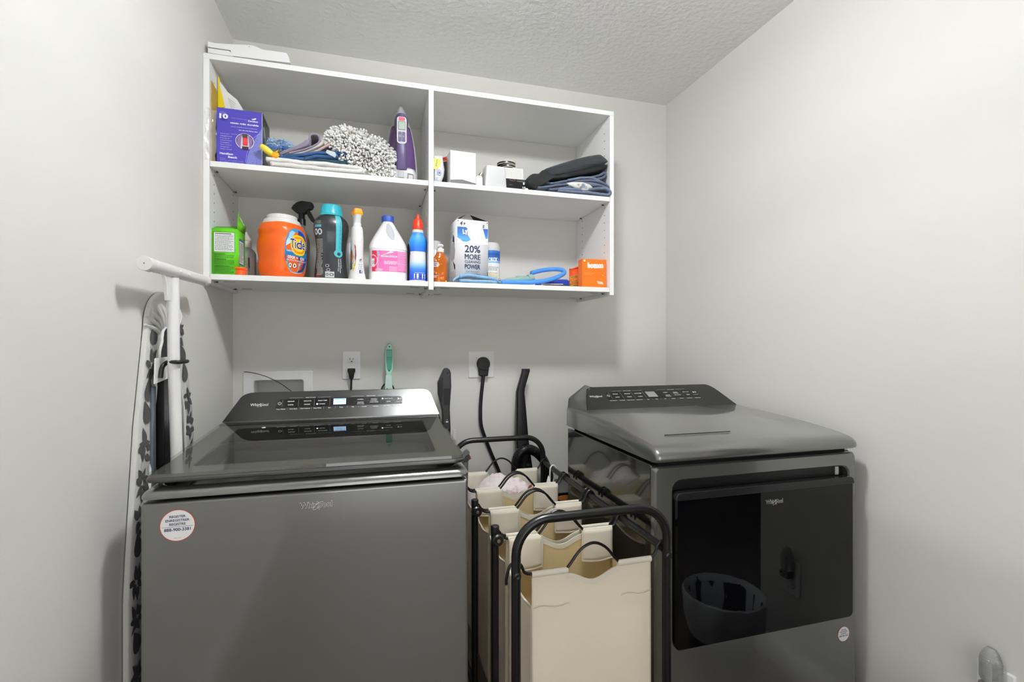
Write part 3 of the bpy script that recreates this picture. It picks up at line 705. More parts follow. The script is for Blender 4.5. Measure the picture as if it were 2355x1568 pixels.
def trigger_bottle():
    Y = 2.06; X = AX(694, Y)
    t = thing('trigger_spray_bottle', 'bottle with black trigger head standing behind the orange detergent tub', 'bottle', (X, Y, ZL), radians(-12))
    b = Bottle(ssm([(0, 0.026, 0.026, 2.4), (0.005, 0.030, 0.029, 2.4), (0.14, 0.030, 0.029, 2.4), (0.180, 0.026, 0.026, 2.2), (0.215, 0.013, 0.013, 2), (0.240, 0.012, 0.012, 2)]))
    b.geo(mat('smoky_clear_plastic', '#9a9188', 0.3, trans=0.4, ior=1.3)).obj('bottle_body', t)
    g = G(); g.lathe([(0.0, 0.232), (0.015, 0.232), (0.015, 0.255), (0.012, 0.258), (0.012, 0.285), (0.0, 0.285)], M_BLK, 24)
    g.obj('collar', t, ang=30)
    K = lambda P: [(x*1.25, 0.276+(z-0.220)*1.25) for x, z in P]
    g = G(); g.prism(K([(-0.030, 0.236), (-0.022, 0.228), (-0.012, 0.220), (0.012, 0.220), (0.020, 0.231), (0.032, 0.236), (0.036, 0.246), (0.033, 0.256), (0.020, 0.258), (0.002, 0.260), (-0.012, 0.256), (-0.024, 0.246)]), -0.012, 0.012, M_BLK)
    h = g.obj('spray_head', t, bevel=0.003)
    g = G(); g.prism(K([(0.012, 0.232), (0.022, 0.234), (0.030, 0.222), (0.038, 0.206), (0.046, 0.192), (0.040, 0.190), (0.030, 0.197), (0.020, 0.212)]), -0.006, 0.006, M_BLK); g.obj('trigger', h, bevel=0.002)
trigger_bottle()

def scent_bottle():
    Y = 1.93; X = (AX(723, Y)+AX(799.6, Y))/2
    t = thing('scent_booster_bottle', 'tall dark grey bottle with teal cap and teal hang tag', 'bottle', (X, Y+0.008, ZL), radians(8)); t.scale = (1, 1, 1.085)
    m = mat('charcoal_gloss_bottle', '#2a2b2d', 0.25, coat=0.3)
    b = Bottle(ssm([(0, 0.058, 0.040, 2.5), (0.006, 0.061, 0.042, 2.6), (0.04, 0.058, 0.040, 2.6), (0.09, 0.053, 0.037, 2.5), (0.13, 0.055, 0.038, 2.5), (0.17, 0.062, 0.042, 2.5), (0.195, 0.062, 0.042, 2.5), (0.212, 0.054, 0.038, 2.4), (0.222, 0.044, 0.034, 2.2), (0.226, 0.040, 0.032, 2.1)], 5), 56)
    body = b.geo(m).obj('bottle_body', t)
    g = G(); g.lathe([(0, 0.224), (0.0425, 0.224), (0.0425, 0.229), (0.040, 0.231), (0.036, 0.258), (0.033, 0.262), (0.020, 0.263), (0, 0.262)], mat('teal_cap', '#38b6c4', 0.3), 40, sx=1.0, sy=0.86); g.obj('cap', t, ang=28)
    p = Print(b.wrap(), off=0.0006)
    p.rect(0.008, 0.095, 0.026, 0.222, '#45b4c0', 0, 3, 16); p.ell(0.017, 0.092, 0.0135, 0.014, '#45b4c0', 1); p.ell(0.017, 0.090, 0.0055, 0.006, '#1b1c1e', 2)
    p.text('Let your laundry love the scent', 0.019, 0.200, 0.0042, '#17323a', 2, w=0.095, rot=-pi/2, al='l')
    p.text('GUARANTEED FRESHER & LONGER', 0.021, 0.075, 0.0036, '#d6d6d6', 1, w=0.050, rot=-pi/2, al='l', bold=0.02); p.text('THAN DETERGENT ALONE', 0.014, 0.075, 0.0036, '#d6d6d6', 1, w=0.045, rot=-pi/2, al='l', bold=0.02)
    p.rect(-0.058, 0.178, -0.028, 0.187, '#4a9aa5', 1, 4); p.lines(-0.058, 0.19, -0.030, 0.203, 3, '#9a9a9c', 1, 0.3, 1, 3)
    for u in (-0.052, -0.034): p.ring(u, 0.163, 0.0085, 0.0105, 0.0045, '#c9cdd0', 1, 24)
    p.lines(-0.054, 0.015, -0.024, 0.140, 26, '#a8a29a', 1, 0.4, 5, 4); p.rect(-0.058, 0.03, -0.040, 0.055, '#1d2c4e', 0, 3); p.rect(-0.058, 0.004, -0.036, 0.02, '#6b2f1a', 0, 3)
    p.ring(-0.010, 0.048, 0.005, 0.005, 0.001, '#c9c9c9', 1); p.ring(-0.008, 0.034, 0.005, 0.005, 0.001, '#c9c9c9', 1)
    p.rect(-0.017, 0.008, 0.004, 0.028, '#bdbdbd', 1, 3); p.ring(-0.011, 0.018, 0.004, 0.005, 0.002, '#222222', 2, 16); p.ring(-0.001, 0.018, 0.004, 0.005, 0.002, '#222222', 2, 16)
    p.obj('bottle_label', body)
scent_bottle()

def white_bottle_back():
    Y = 2.04; X = AX(803, Y)
    t = thing('slim_white_bottle', 'slim plain white bottle half hidden behind the orange-tipped white bottle', 'bottle', (X, Y, ZL), 0)
    b = Bottle(ssm([(0, 0.020, 0.026, 2.4), (0.01, 0.022, 0.028, 2.4), (0.09, 0.020, 0.026, 2.4), (0.15, 0.016, 0.018, 2.2), (0.168, 0.011, 0.012, 2)]))
    b.geo(mat('white_bottle_plastic', '#e5e5e4', 0.35)).obj('bottle_body', t)
    G().lathe([(0, 0.166), (0.0125, 0.166), (0.0125, 0.186), (0, 0.186)], mat('grey_white_cap', '#cfcfcc', 0.4), 24).obj('cap', t, ang=30)
white_bottle_back()

def resolve():
    Y = 1.895; X = AX(821, Y)
    t = thing('stain_remover_bottle', 'white spray bottle with orange nozzle between dark bottle and bleach jug', 'bottle', (X, Y, ZL), radians(20)); t.scale = (0.80, 0.68, 1.05)
    m = mat('white_bottle_plastic', '#e5e5e4')
    b = Bottle(ssm([(0, 0.035, 0.050, 2.5), (0.006, 0.037, 0.052, 2.6), (0.03, 0.031, 0.048, 2.5), (0.07, 0.026, 0.044, 2.5), (0.10, 0.026, 0.044, 2.4), (0.14, 0.027, 0.042, 2.3), (0.175, 0.026, 0.036, 2.3), (0.190, 0.023, 0.028, 2.3)], 5), 48)
    body = b.geo(m).obj('bottle_body', t)
    g = G(); g.loft([[(x, y, z) for x, y in sup(w_, d_, 3, 32)] for z, w_, d_ in ((0.188, 0.018, 0.022), (0.203, 0.018, 0.022), (0.204, 0.016, 0.02), (0.222, 0.016, 0.026), (0.232, 0.020, 0.034))], m); g.obj('neck', t, ang=30)
    g = G(); g.loft([[(x, y, z) for x, y in rrect(w_, d_, 0.004, 3)] for z, w_, d_ in ((0.231, 0.020, 0.030), (0.238, 0.021, 0.032), (0.254, 0.016, 0.026))], mat('orange_nozzle', '#ff9f12', 0.35)); g.obj('nozzle', t, ang=30)
    p = Print(b.wrap(), off=0.0006)
    # left flank artwork
    p.poly([(-0.062, 0.035), (-0.022, 0.060), (-0.020, 0.085), (-0.024, 0.105), (-0.040, 0.125), (-0.060, 0.135)], '#3a4650'); p.poly([(-0.058, 0.05), (-0.040, 0.055), (-0.030, 0.08), (-0.05, 0.11)], '#b8732c', 1)
    p.poly([(-0.022, 0.060), (-0.017, 0.085), (-0.020, 0.118), (-0.028, 0.126), (-0.024, 0.1), (-0.026, 0.075)], '#b5342b', 1); p.poly([(-0.060, 0.035), (-0.045, 0.038), (-0.050, 0.07), (-0.062, 0.08)], '#27543a', 2); p.poly([(-0.036, 0.028), (-0.022, 0.05), (-0.019, 0.062), (-0.03, 0.057), (-0.045, 0.04)], '#e0c827', 2)
    p.ring(0.004, 0.068, 0.006, 0.006, 0.001, '#555555', 1); p.poly([(0.0, 0.068), (0.003, 0.065), (0.011, 0.075), (0.009, 0.076)], '#555555', 2)
    p.text('For Tips', 0.004, 0.052, 0.004, '#444444', 1); p.text('Tricks', 0.004, 0.045, 0.004, '#444444', 1); p.text('& More', 0.004, 0.038, 0.004, '#444444', 1)
    p.rect(-0.002, 0.022, 0.010, 0.034, '#2a3f7d', 1, 2); p.text('f', 0.005, 0.023, 0.010, '#ffffff', 2, bold=0.03)
    p.obj('bottle_label', body)
resolve()

def bleach():
    Y = 1.935; X = (AX(849, Y)+AX(934, Y))/2
    t = thing('bleach_jug', 'white jug with blue cap and pink label on the lower shelf', 'jug', (X, Y, ZL), radians(4)); t.scale = (1, 1, 1.06)
    m = mat('jug_white_plastic', '#f4f4f4', 0.32)
    b = Bottle(ssm([(0, 0.066, 0.055, 3), (0.006, 0.071, 0.058, 3), (0.010, 0.071, 0.058, 3), (0.028, 0.0715, 0.058, 3), (0.032, 0.0705, 0.057, 3), (0.110, 0.0705, 0.057, 3), (0.115, 0.0715, 0.058, 2.9), (0.124, 0.0715, 0.058, 2.8), (0.145, 0.065, 0.053, 2.5), (0.175, 0.048, 0.042, 2.2), (0.205, 0.029, 0.028, 2), (0.218, 0.021, 0.021, 2), (0.224, 0.020, 0.020, 2)], 4), 60)
    body = b.geo(m).obj('jug_body', t)
    # handle recess on the shoulder
    g = G(); pts = []
    R = []
    for q in range(9):
        v = 0.150+0.062*q/8; w_ = 0.0125*sin(pi*(q+0.5)/9)**0.7
        R.append([b.wrap()(-0.001+0.010*(1-q/8)+w_*cos(a), v, 0.0004+0.002*sin(a)) for a in [2*pi*i/10 for i in range(10)]])
    g.loft(R, mat('jug_handle_hollow', '#bfc2c6', 0.45)); g.obj('handle_hollow', body)
    g = G(); R = []
    for z, r in ((0.222, 0.0225), (0.240, 0.0225), (0.243, 0.021), (0.243, 0.001)):
        R.append([((r+0.0006*(j % 2))*cos(2*pi*j/72), (r+0.0006*(j % 2))*sin(2*pi*j/72), z) for j in range(72)])
    g.loft(R, mat('blue_cap_plastic', '#2c50b4', 0.35)); g.obj('cap', t, ang=30)
    p = Print(b.wrap(), off=0.0006); pk = '#ee6fae'
    p.rect(-0.068, 0.034, 0.078, 0.108, pk, 0, 30); p.rect(-0.068, 0.034, -0.040, 0.108, '#d42a48', 1, 6); p.poly([(-0.042, 0.108), (-0.022, 0.108), (-0.036, 0.085), (-0.042, 0.05)], '#e23a58', 1)
    p.rect(-0.068, 0.050, -0.050, 0.080, '#e8e8ee', 2, 4); p.text('100', -0.056, 0.060, 0.012, '#1f2d55', 3, w=0.014)
    p.ring(-0.060, 0.072, 0.026, 0.022, 0.003, '#f3c8dc', 2); 
    # pouring cup art
    p.poly([(-0.036, 0.106), (0.002, 0.108), (0.010, 0.104), (-0.010, 0.094), (-0.028, 0.090), (-0.036, 0.096)], '#dadbe2', 2); p.ell(-0.032, 0.098, 0.005, 0.008, '#9fb2cc', 3); p.rect(-0.0335, 0.042, -0.0315, 0.092, '#e7dfe8', 2)
    p.ell(-0.030, 0.040, 0.017, 0.005, '#d9b8cc', 2)
    p.rect(-0.021, 0.086, 0.018, 0.091, '#ffffff', 2, 4); p.lines(-0.014, 0.087, 0.016, 0.0905, 1, '#7a6a70', 3, 0.6, 3, 5)
    p.rect(0.021, 0.036, 0.0218, 0.106, '#f8c5dd', 1); p.rect(0.022, 0.062, 0.074, 0.064, '#fde8f2', 1, 6); p.rect(0.022, 0.096, 0.074, 0.0975, '#fde8f2', 1, 6)
    for a, b2, s in ((0.066, 0.094, 1), (0.038, 0.060, 2), (0.099, 0.107, 3)): p.lines(0.024, a, 0.072, b2, 6 if s < 3 else 2, '#f9b9d6', 1, 0.45, s, 7)
    p.lines(-0.010, 0.060, 0.019, 0.072, 4, '#ffffff', 2, 0.4, 11, 5); p.lines(0.0, 0.036, 0.019, 0.054, 5, '#fbd3e4', 2, 0.4, 12, 4)
    p.obj('jug_label', body)
bleach()

def ramp(p, u0, u1, v0, v1, cols, n=26, lay=1, nu=12):
    """printed colour gradient from v0 up to v1"""
    C = [[int(c[i:i+2], 16) for i in (1, 3, 5)] for c in cols]
    for i in range(n):
        q = i/(n-1)*(len(C)-1); a = min(int(q), len(C)-2); f = q-a
        c = '#%02x%02x%02x' % tuple(int(round(C[a][k]*(1-f)+C[a+1][k]*f)) for k in range(3))
        p.rect(u0, v0+(v1-v0)*i/n, u1, v0+(v1-v0)*(i+1)/n, c, lay, nu)
def bowl_cleaner():
    Y = 1.905; X = AX(961, Y)
    t = thing('toilet_cleaner_bottle', 'blue and white bottle with pointed red cap beside the shelf divider', 'bottle', (X, Y, ZL), radians(6)); t.scale = (1, 1, 1.07)
    m = mat('white_bottle_plastic', '#e5e5e4')
    b = Bottle(ssm([(0, 0.031, 0.022, 2.6), (0.005, 0.0325, 0.023, 2.6), (0.05, 0.0315, 0.022, 2.5), (0.10, 0.030, 0.021, 2.4), (0.125, 0.031, 0.021, 2.4), (0.145, 0.0335, 0.022, 2.3), (0.160, 0.030, 0.021, 2.2), (0.175, 0.023, 0.019, 2.1), (0.195, 0.020, 0.018, 2)], 5), 44)
    body = b.geo(m).obj('bottle_body', t)
    g = G(); g.lathe([(0, 0.192), (0.0205, 0.192), (0.0205, 0.198), (0.0185, 0.222), (0.015, 0.229), (0.009, 0.231), (0.007, 0.244), (0.004, 0.249), (0, 0.250)], mat('red_orange_cap', '#ee4019', 0.35), 28); g.obj('cap', t, ang=35)
    p = Print(b.wrap(), off=0.0006)
    grad = ['#1f49c8', '#2052cf', '#2a66da', '#3f87e6', '#86bdf0', '#d5e6f3', '#e9edf1', '#ecedef', '#e6e9ee']
    ramp(p, -0.044, 0.044, 0.008, 0.1115, grad)
    p.poly([(-0.044, 0.1115), (0.0, 0.1115), (0.044, 0.1115), (0.044, 0.150), (0.030, 0.178), (0.0, 0.180), (-0.030, 0.178), (-0.044, 0.150)], '#2472dc', 0)
    g2 = ['#1f66d6', '#2377df', '#2b8de8', '#3c9df0', '#4aa3ee', '#3d86e2']
    ramp(p, -0.046, 0.046, 0.1115, 0.181, g2)
    p.poly([(-0.032, 0.098), (0.044, 0.125), (0.044, 0.112), (-0.02, 0.098)], '#2a66da', 2); p.poly([(-0.044, 0.10), (-0.034, 0.10), (-0.036, 0.13), (-0.044, 0.14)], '#14244e', 2)
    p.rect(-0.014, 0.012, 0.020, 0.031, '#e2e6ee', 2, 3); p.lines(-0.013, 0.0125, 0.019, 0.017, 1, '#3a3a55', 3, 0.5, 4, 4); p.lines(-0.012, 0.033, 0.018, 0.036, 1, '#dfe6f5', 3, 0.4, 2, 4)
    for u in (-0.008, 0.003, 0.013): p.poly([(u-0.003, 0.020), (u+0.003, 0.020), (u, 0.0265)], '#20242e', 3)
    p.obj('bottle_label', body)
    t2, o = carton('dark_box', 'narrow black box standing behind the blue toilet cleaner bottle', 0.092, 0.05, 0.165, (AX(963.5, 2.0), 2.0, ZL), 0, mat('black_card', '#1c1e24', 0.5))
bowl_cleaner()

# ---------------- lower right bay
def soap():
    Y = 1.885; X = AX(1011, Y)+0.002
    t = thing('hand_soap_bottle', 'clear pump bottle of orange soap beside the white and blue carton', 'bottle', (X, Y, ZL), radians(12))
    b = Bottle(ssm([(0, 0.024, 0.018, 2.3), (0.004, 0.026, 0.019, 2.3), (0.04, 0.028, 0.020, 2.3), (0.075, 0.029, 0.020, 2.3), (0.095, 0.027, 0.019, 2.2), (0.110, 0.018, 0.015, 2.1), (0.122, 0.013, 0.013, 2)], 5), 40)
    body = b.geo(mat('amber_soap', '#c4661a', 0.12, trans=0.25, ior=1.35, coat=0.4)).obj('bottle_body', t)
    g = G(); g.lathe([(0, 0.119), (0.0145, 0.119), (0.0150, 0.122), (0.0145, 0.133), (0.008, 0.134), (0.006, 0.138), (0.010, 0.140), (0.014, 0.145), (0.011, 0.150), (0, 0.151)], M_PLAS, 28)
    g.tube([(0, 0, 0.144), (-0.012, -0.012, 0.145), (-0.017, -0.018, 0.140)], 0.0045, M_PLAS, 10); g.obj('pump', t, ang=35)
    p = Print(b.wrap(), off=0.0005); R = random.Random(5)
    for i in range(26):
        u = -0.030+R.random()*0.034; v = 0.006+R.random()*0.085; p.ell(u, v, 0.0016+R.random()*0.002, 0.002+R.random()*0.003, R.choice(['#e6b23c', '#d8562a', '#efd9c0', '#e88a4a']), 1+i % 3, 10)
    p.rect(-0.034, 0.060, -0.010, 0.078, '#e9dfd8', 4, 4); p.lines(-0.034, 0.062, -0.012, 0.076, 3, '#3a2c60', 5, 0.6, 3, 3); p.lines(-0.034, 0.018, -0.012, 0.028, 3, '#efe3da', 5, 0.5, 6, 3)
    p.rect(0.012, 0.0, 0.021, 0.009, '#f2e21b', 5); p.obj('bottle_label', body)
    Y = 2.06
    t = thing('aerosol_can', 'plain white can top behind the pump soap bottle', 'can', (AX(1001, Y)+0.0, Y, ZL), 0)
    G().lathe([(0, 0), (0.026, 0), (0.026, 0.155), (0.024, 0.16), (0, 0.16)], M_PLAS, 32).obj('can_body', t, ang=30)
    G().lathe([(0, 0.159), (0.0245, 0.159), (0.0245, 0.193), (0.022, 0.197), (0, 0.197)], mat('grey_white_cap', '#cfcfcc'), 32).obj('cap', t, ang=30)
soap()

def lysol():
    w, d, h = 0.127, 0.115, 0.250
    Y = 1.863; m = mat('white_carton', '#e9e9ea', 0.42)
    rz = radians(6)
    c = Vector((AX(1042, Y)+w/2*cos(rz)-sin(rz)*d/2, Y+w/2*sin(rz)+d/2*cos(rz), ZL))
    c = Vector(((AX(1042, 1.87)+AX(1122, 1.87))/2+0.002, 1.926, ZL))
    t, o = carton('cleaner_carton', 'tall white carton with opened top reading 20% more cleaning power', w, d, h, c, rz, m, True)
    dk = mat('carton_inside_dark', '#2a2522', 0.7)
    g = G()
    g.add([(-w/2, -d/2, h), (-w/2, d/2, h), (-w/2+0.047, -d*0.10, h+0.030)], [(0, 1, 2)], dk, smooth=False); g.obj('top_flap', t, solid=0.001, label='dark folded top flap')
    g = G(); g.add([(w/2, -d/2, h), (w/2, d/2, h), (w/2-0.062, -d*0.15, h+0.030)], [(0, 1, 2)], dk, smooth=False); g.obj('top_flap', t, solid=0.001, label='dark folded top flap')
    g = G(); g.add([(-w/2, d/2, h), (w/2, d/2, h), (w/2-0.03, d*0.35, h+0.034), (-w/2+0.03, d*0.35, h+0.034)], [(0, 1, 2, 3)], mat('carton_grey_back', '#8d8b88', 0.6), smooth=False); g.obj('top_flap', t, solid=0.001)
    f = face_fns(w, d, h); ff = f['front']; p = Print(lambda u, v, off: ff(u, v*1.11, off), off=0.0008, step=0.0004); nv = '#2b3350'; h = 0.225
    a = -w/2
    bl = ['#2a5fb0', '#2f6cbc', '#3878c6', '#4a93d4', '#57a6de', '#4b9bd8']
    ramp(p, a+0.001, w/2-0.001, 0.147, 0.198, bl[::-1], 20, 0, 1)
    # curved white lower boundary of the blue field
    P = [(a+0.0005, 0.146)]+[(a+0.0005+(w-0.001)*i/20, 0.168-0.022*sin(pi*min(1, i/15)) if i < 15 else 0.168) for i in range(21)]+[(w/2-0.0005, 0.143), (a+0.0005, 0.143)]
    P = [(a+0.0005, 0.160)]+[(a+0.003+0.053*i/12, 0.160-0.014*sin(pi*i/12*0.9)) for i in range(1, 13)]+[(0.03, 0.154), (w/2-0.0005, 0.165), (w/2-0.0005, 0.140), (a+0.0005, 0.140)]
    p.poly(P, m, 1)
    p.poly([(-0.028, 0.200), (0.038, 0.206), (0.046, 0.185), (0.052, 0.165), (0.058, 0.150), (0.055, 0.140), (-0.006, 0.144), (-0.010, 0.158), (-0.022, 0.172), (-0.020, 0.19)], mat('torn_paper', '#f2f2f2', 0.6), 2)
    p.text('4', -0.048, 0.2045, 0.013, '#1c1c1e', 3, bold=0.04, shear=0.2); p.text('P', -0.034, 0.2055, 0.008, '#1c1c1e', 3, bold=0.04); p.text('Z', 0.044, 0.2025, 0.008, '#1c1c1e', 3, bold=0.03)
    p.text('Ly', -0.030, 0.176, 0.016, '#ffffff', 3, bold=0.04, shear=0.15, rot=0.25); p.rect(-0.036, 0.1695, -0.018, 0.1708, '#c43a3a', 3)
    p.ell(-0.050, 0.154, 0.002, 0.002, '#d8ecf8', 3)
    p.text('20%', -0.001, 0.1105, 0.024, nv, 3, w=0.064, bold=0.02); [p.text('MORE', -0.001+dx_, 0.0855, 0.0185, nv, 3+k_, w=0.0632) for k_, dx_ in enumerate((-0.0005, 0.0, 0.0005))]
    p.text('CLEANING', -0.001, 0.0725, 0.0090, nv, 3, w=0.064, bold=0.015); p.text('POWER', -0.001, 0.0520, 0.0155, nv, 3, w=0.064, bold=0.03)
    p.rect(-0.034, 0.0470, 0.032, 0.0474, '#7a7a80', 3)
    p.text('OUR STRONGEST', -0.001, 0.0395, 0.0048, nv, 3, w=0.055); p.text('CLINGING FORMULA', -0.001, 0.032, 0.0048, nv, 3, w=0.064); p.text('REMOVES TOUGH STAINS', -0.001, 0.0265, 0.0030, nv, 3, w=0.052)
    p.poly([(w/2-0.003, 0.02), (w/2-0.0005, 0.02), (w/2-0.0005, 0.045), (w/2-0.003, 0.043)], nv, 3)
    for z in (h-0.006,):
        for x in (-w/2+0.004, w/2-0.004): p.ell(x, z, 0.0016, 0.0016, '#222222', 3)
    p.obj('front_print', o); h = 0.25
    p = Print(f['left']); 
    p.poly([(-0.012, 0.175), (0.012, 0.165), (0.020, 0.150), (0.018, 0.185), (0.0, 0.200)], '#23252c'); p.poly([(0.012, 0.085), (0.030, 0.075), (0.034, 0.060), (0.020, 0.055), (-0.006, 0.095)], '#23252c')
    p.poly([(-0.03, 0.155), (0.012, 0.170), (0.030, 0.135), (0.020, 0.10), (-0.025, 0.095), (-0.035, 0.12)], '#dcdcde', 1); p.ring(-0.002, 0.132, 0.033, 0.040, 0.0006, '#60646c', 2)
    p.lines(-0.045, 0.19, 0.0, 0.215, 5, '#8b8e96', 1, 0.3, 3, 3); p.lines(-0.045, 0.005, 0.045, 0.055, 12, '#9ba0ac', 1, 0.35, 4, 5); p.obj('side_print', o)
lysol()

def canister():
    Y = 1.99; X = AX(1129, Y)
    t = thing('wipes_canister', 'white and blue wipes canister half hidden behind the tall white carton', 'canister', (X, Y, ZL), radians(-8)); t.scale = (1, 1, 1.10)
    g = G(); g.lathe([(0, 0), (0.037, 0), (0.038, 0.003), (0.038, 0.142), (0.037, 0.143), (0, 0.143)], mat('canister_white', '#e9e9e7', 0.4), 48); body = g.obj('canister_body', t, ang=40)
    g = G(); g.lathe([(0.0, 0.141), (0.0392, 0.141), (0.0392, 0.153), (0.037, 0.156), (0.036, 0.166), (0.032, 0.170), (0, 0.171)], mat('grey_white_cap', '#cfcfcc'), 48); g.obj('lid', t, ang=30)
    b = Bottle([(0, 0.038, 0.038, 2), (0.2, 0.038, 0.038, 2)]); p = Print(b.wrap(-0.002), off=0.0004)
    for i, c in enumerate(['#e9edf2', '#7db7e0', '#2f78bf', '#1f5ea9', '#1a4e98', '#2a6ab2']): p.rect(-0.055, 0.082+i*0.0095, 0.055, 0.082+(i+1)*0.0095, c, 0, 16)
    P = [(-0.045, 0.104), (-0.03, 0.124), (0.012, 0.126), (0.032, 0.112), (0.036, 0.104), (0.028, 0.094), (0.0, 0.078), (-0.035, 0.090)]
    p.poly(P, '#b9c3d8', 1); p.poly([(q[0]*0.95, 0.104+(q[1]-0.104)*0.90) for q in P], '#b43243', 2); p.poly([(q[0]*0.90, 0.104+(q[1]-0.104)*0.80) for q in P], '#20529e', 3)
    p.text('CLOROX', 0.001, 0.096, 0.015, '#ffffff', 4, w=0.054, bold=0.03, rot=0.03)
    p.lines(-0.02, 0.062, 0.034, 0.078, 3, '#7d8696', 1, 0.4, 2, 6); p.rect(-0.055, 0.004, 0.055, 0.030, '#eed27a', 0, 16); p.rect(-0.055, 0.03, 0.055, 0.042, '#efe3b8', 0, 16)
    p.lines(-0.01, 0.034, 0.026, 0.056, 4, '#c6b03a', 2, 0.4, 8, 4); p.poly([(0.008, 0.006), (0.030, 0.006), (0.019, 0.019)], '#2a2a22', 2); p.poly([(0.0105, 0.0075), (0.0275, 0.0075), (0.019, 0.0172)], '#e8c648', 3)
    p.obj('canister_label', body)
canister()

M_TERRYB = mat('blue_fluffy_cloth', '#86b4dc', 0.95, bump=1.0, scale=420, vary=0.22, sheen=0.5)
def sheet(name, path, y0, y1, th, m, amp=0.002, k=8, parent=None, loc=None, rot=None, ny=14, sub=0, seed=0, seglen=None, taper=None):
    """folded cloth: profile path (x,z) run back from y0 to y1"""
    P = smooth_path([Vector((a, 0, b)) for a, b in path], k); n = len(P)-1; g = G()
    N = [Vector((0, 0, 1))]*len(P)
    for i in range(len(P)):
        t = (P[min(i+1, n)]-P[max(i-1, 0)]).normalized(); N[i] = Vector((-t.z, 0, t.x))
    def fn(u, v):
        i = int(round(u*n)); p = P[i]; y = y0+(y1-y0)*v
        q = noise.noise(Vector((p.x*18+seed, y*18, p.z*18)))*amp + noise.noise(Vector((p.x*70+seed, y*60, p.z*70)))*amp*0.35
        e = noise.noise(Vector((p.x*25+seed, 3.1, p.z*25)))*0.006*(1-abs(2*v-1))*0 + noise.noise(Vector((p.x*22+seed, 9.0, 0)))*0.007*(1 if v < 0.01 else 0)
        dz = taper(p.x, v) if taper else 0
        return (p.x+N[i].x*q, y+e, p.z+N[i].z*q+dz)
    g.grid(fn, n, ny, m)
    return g.obj(name, parent, loc, rot, solid=th, ang=70, fix=False, bevel=0)

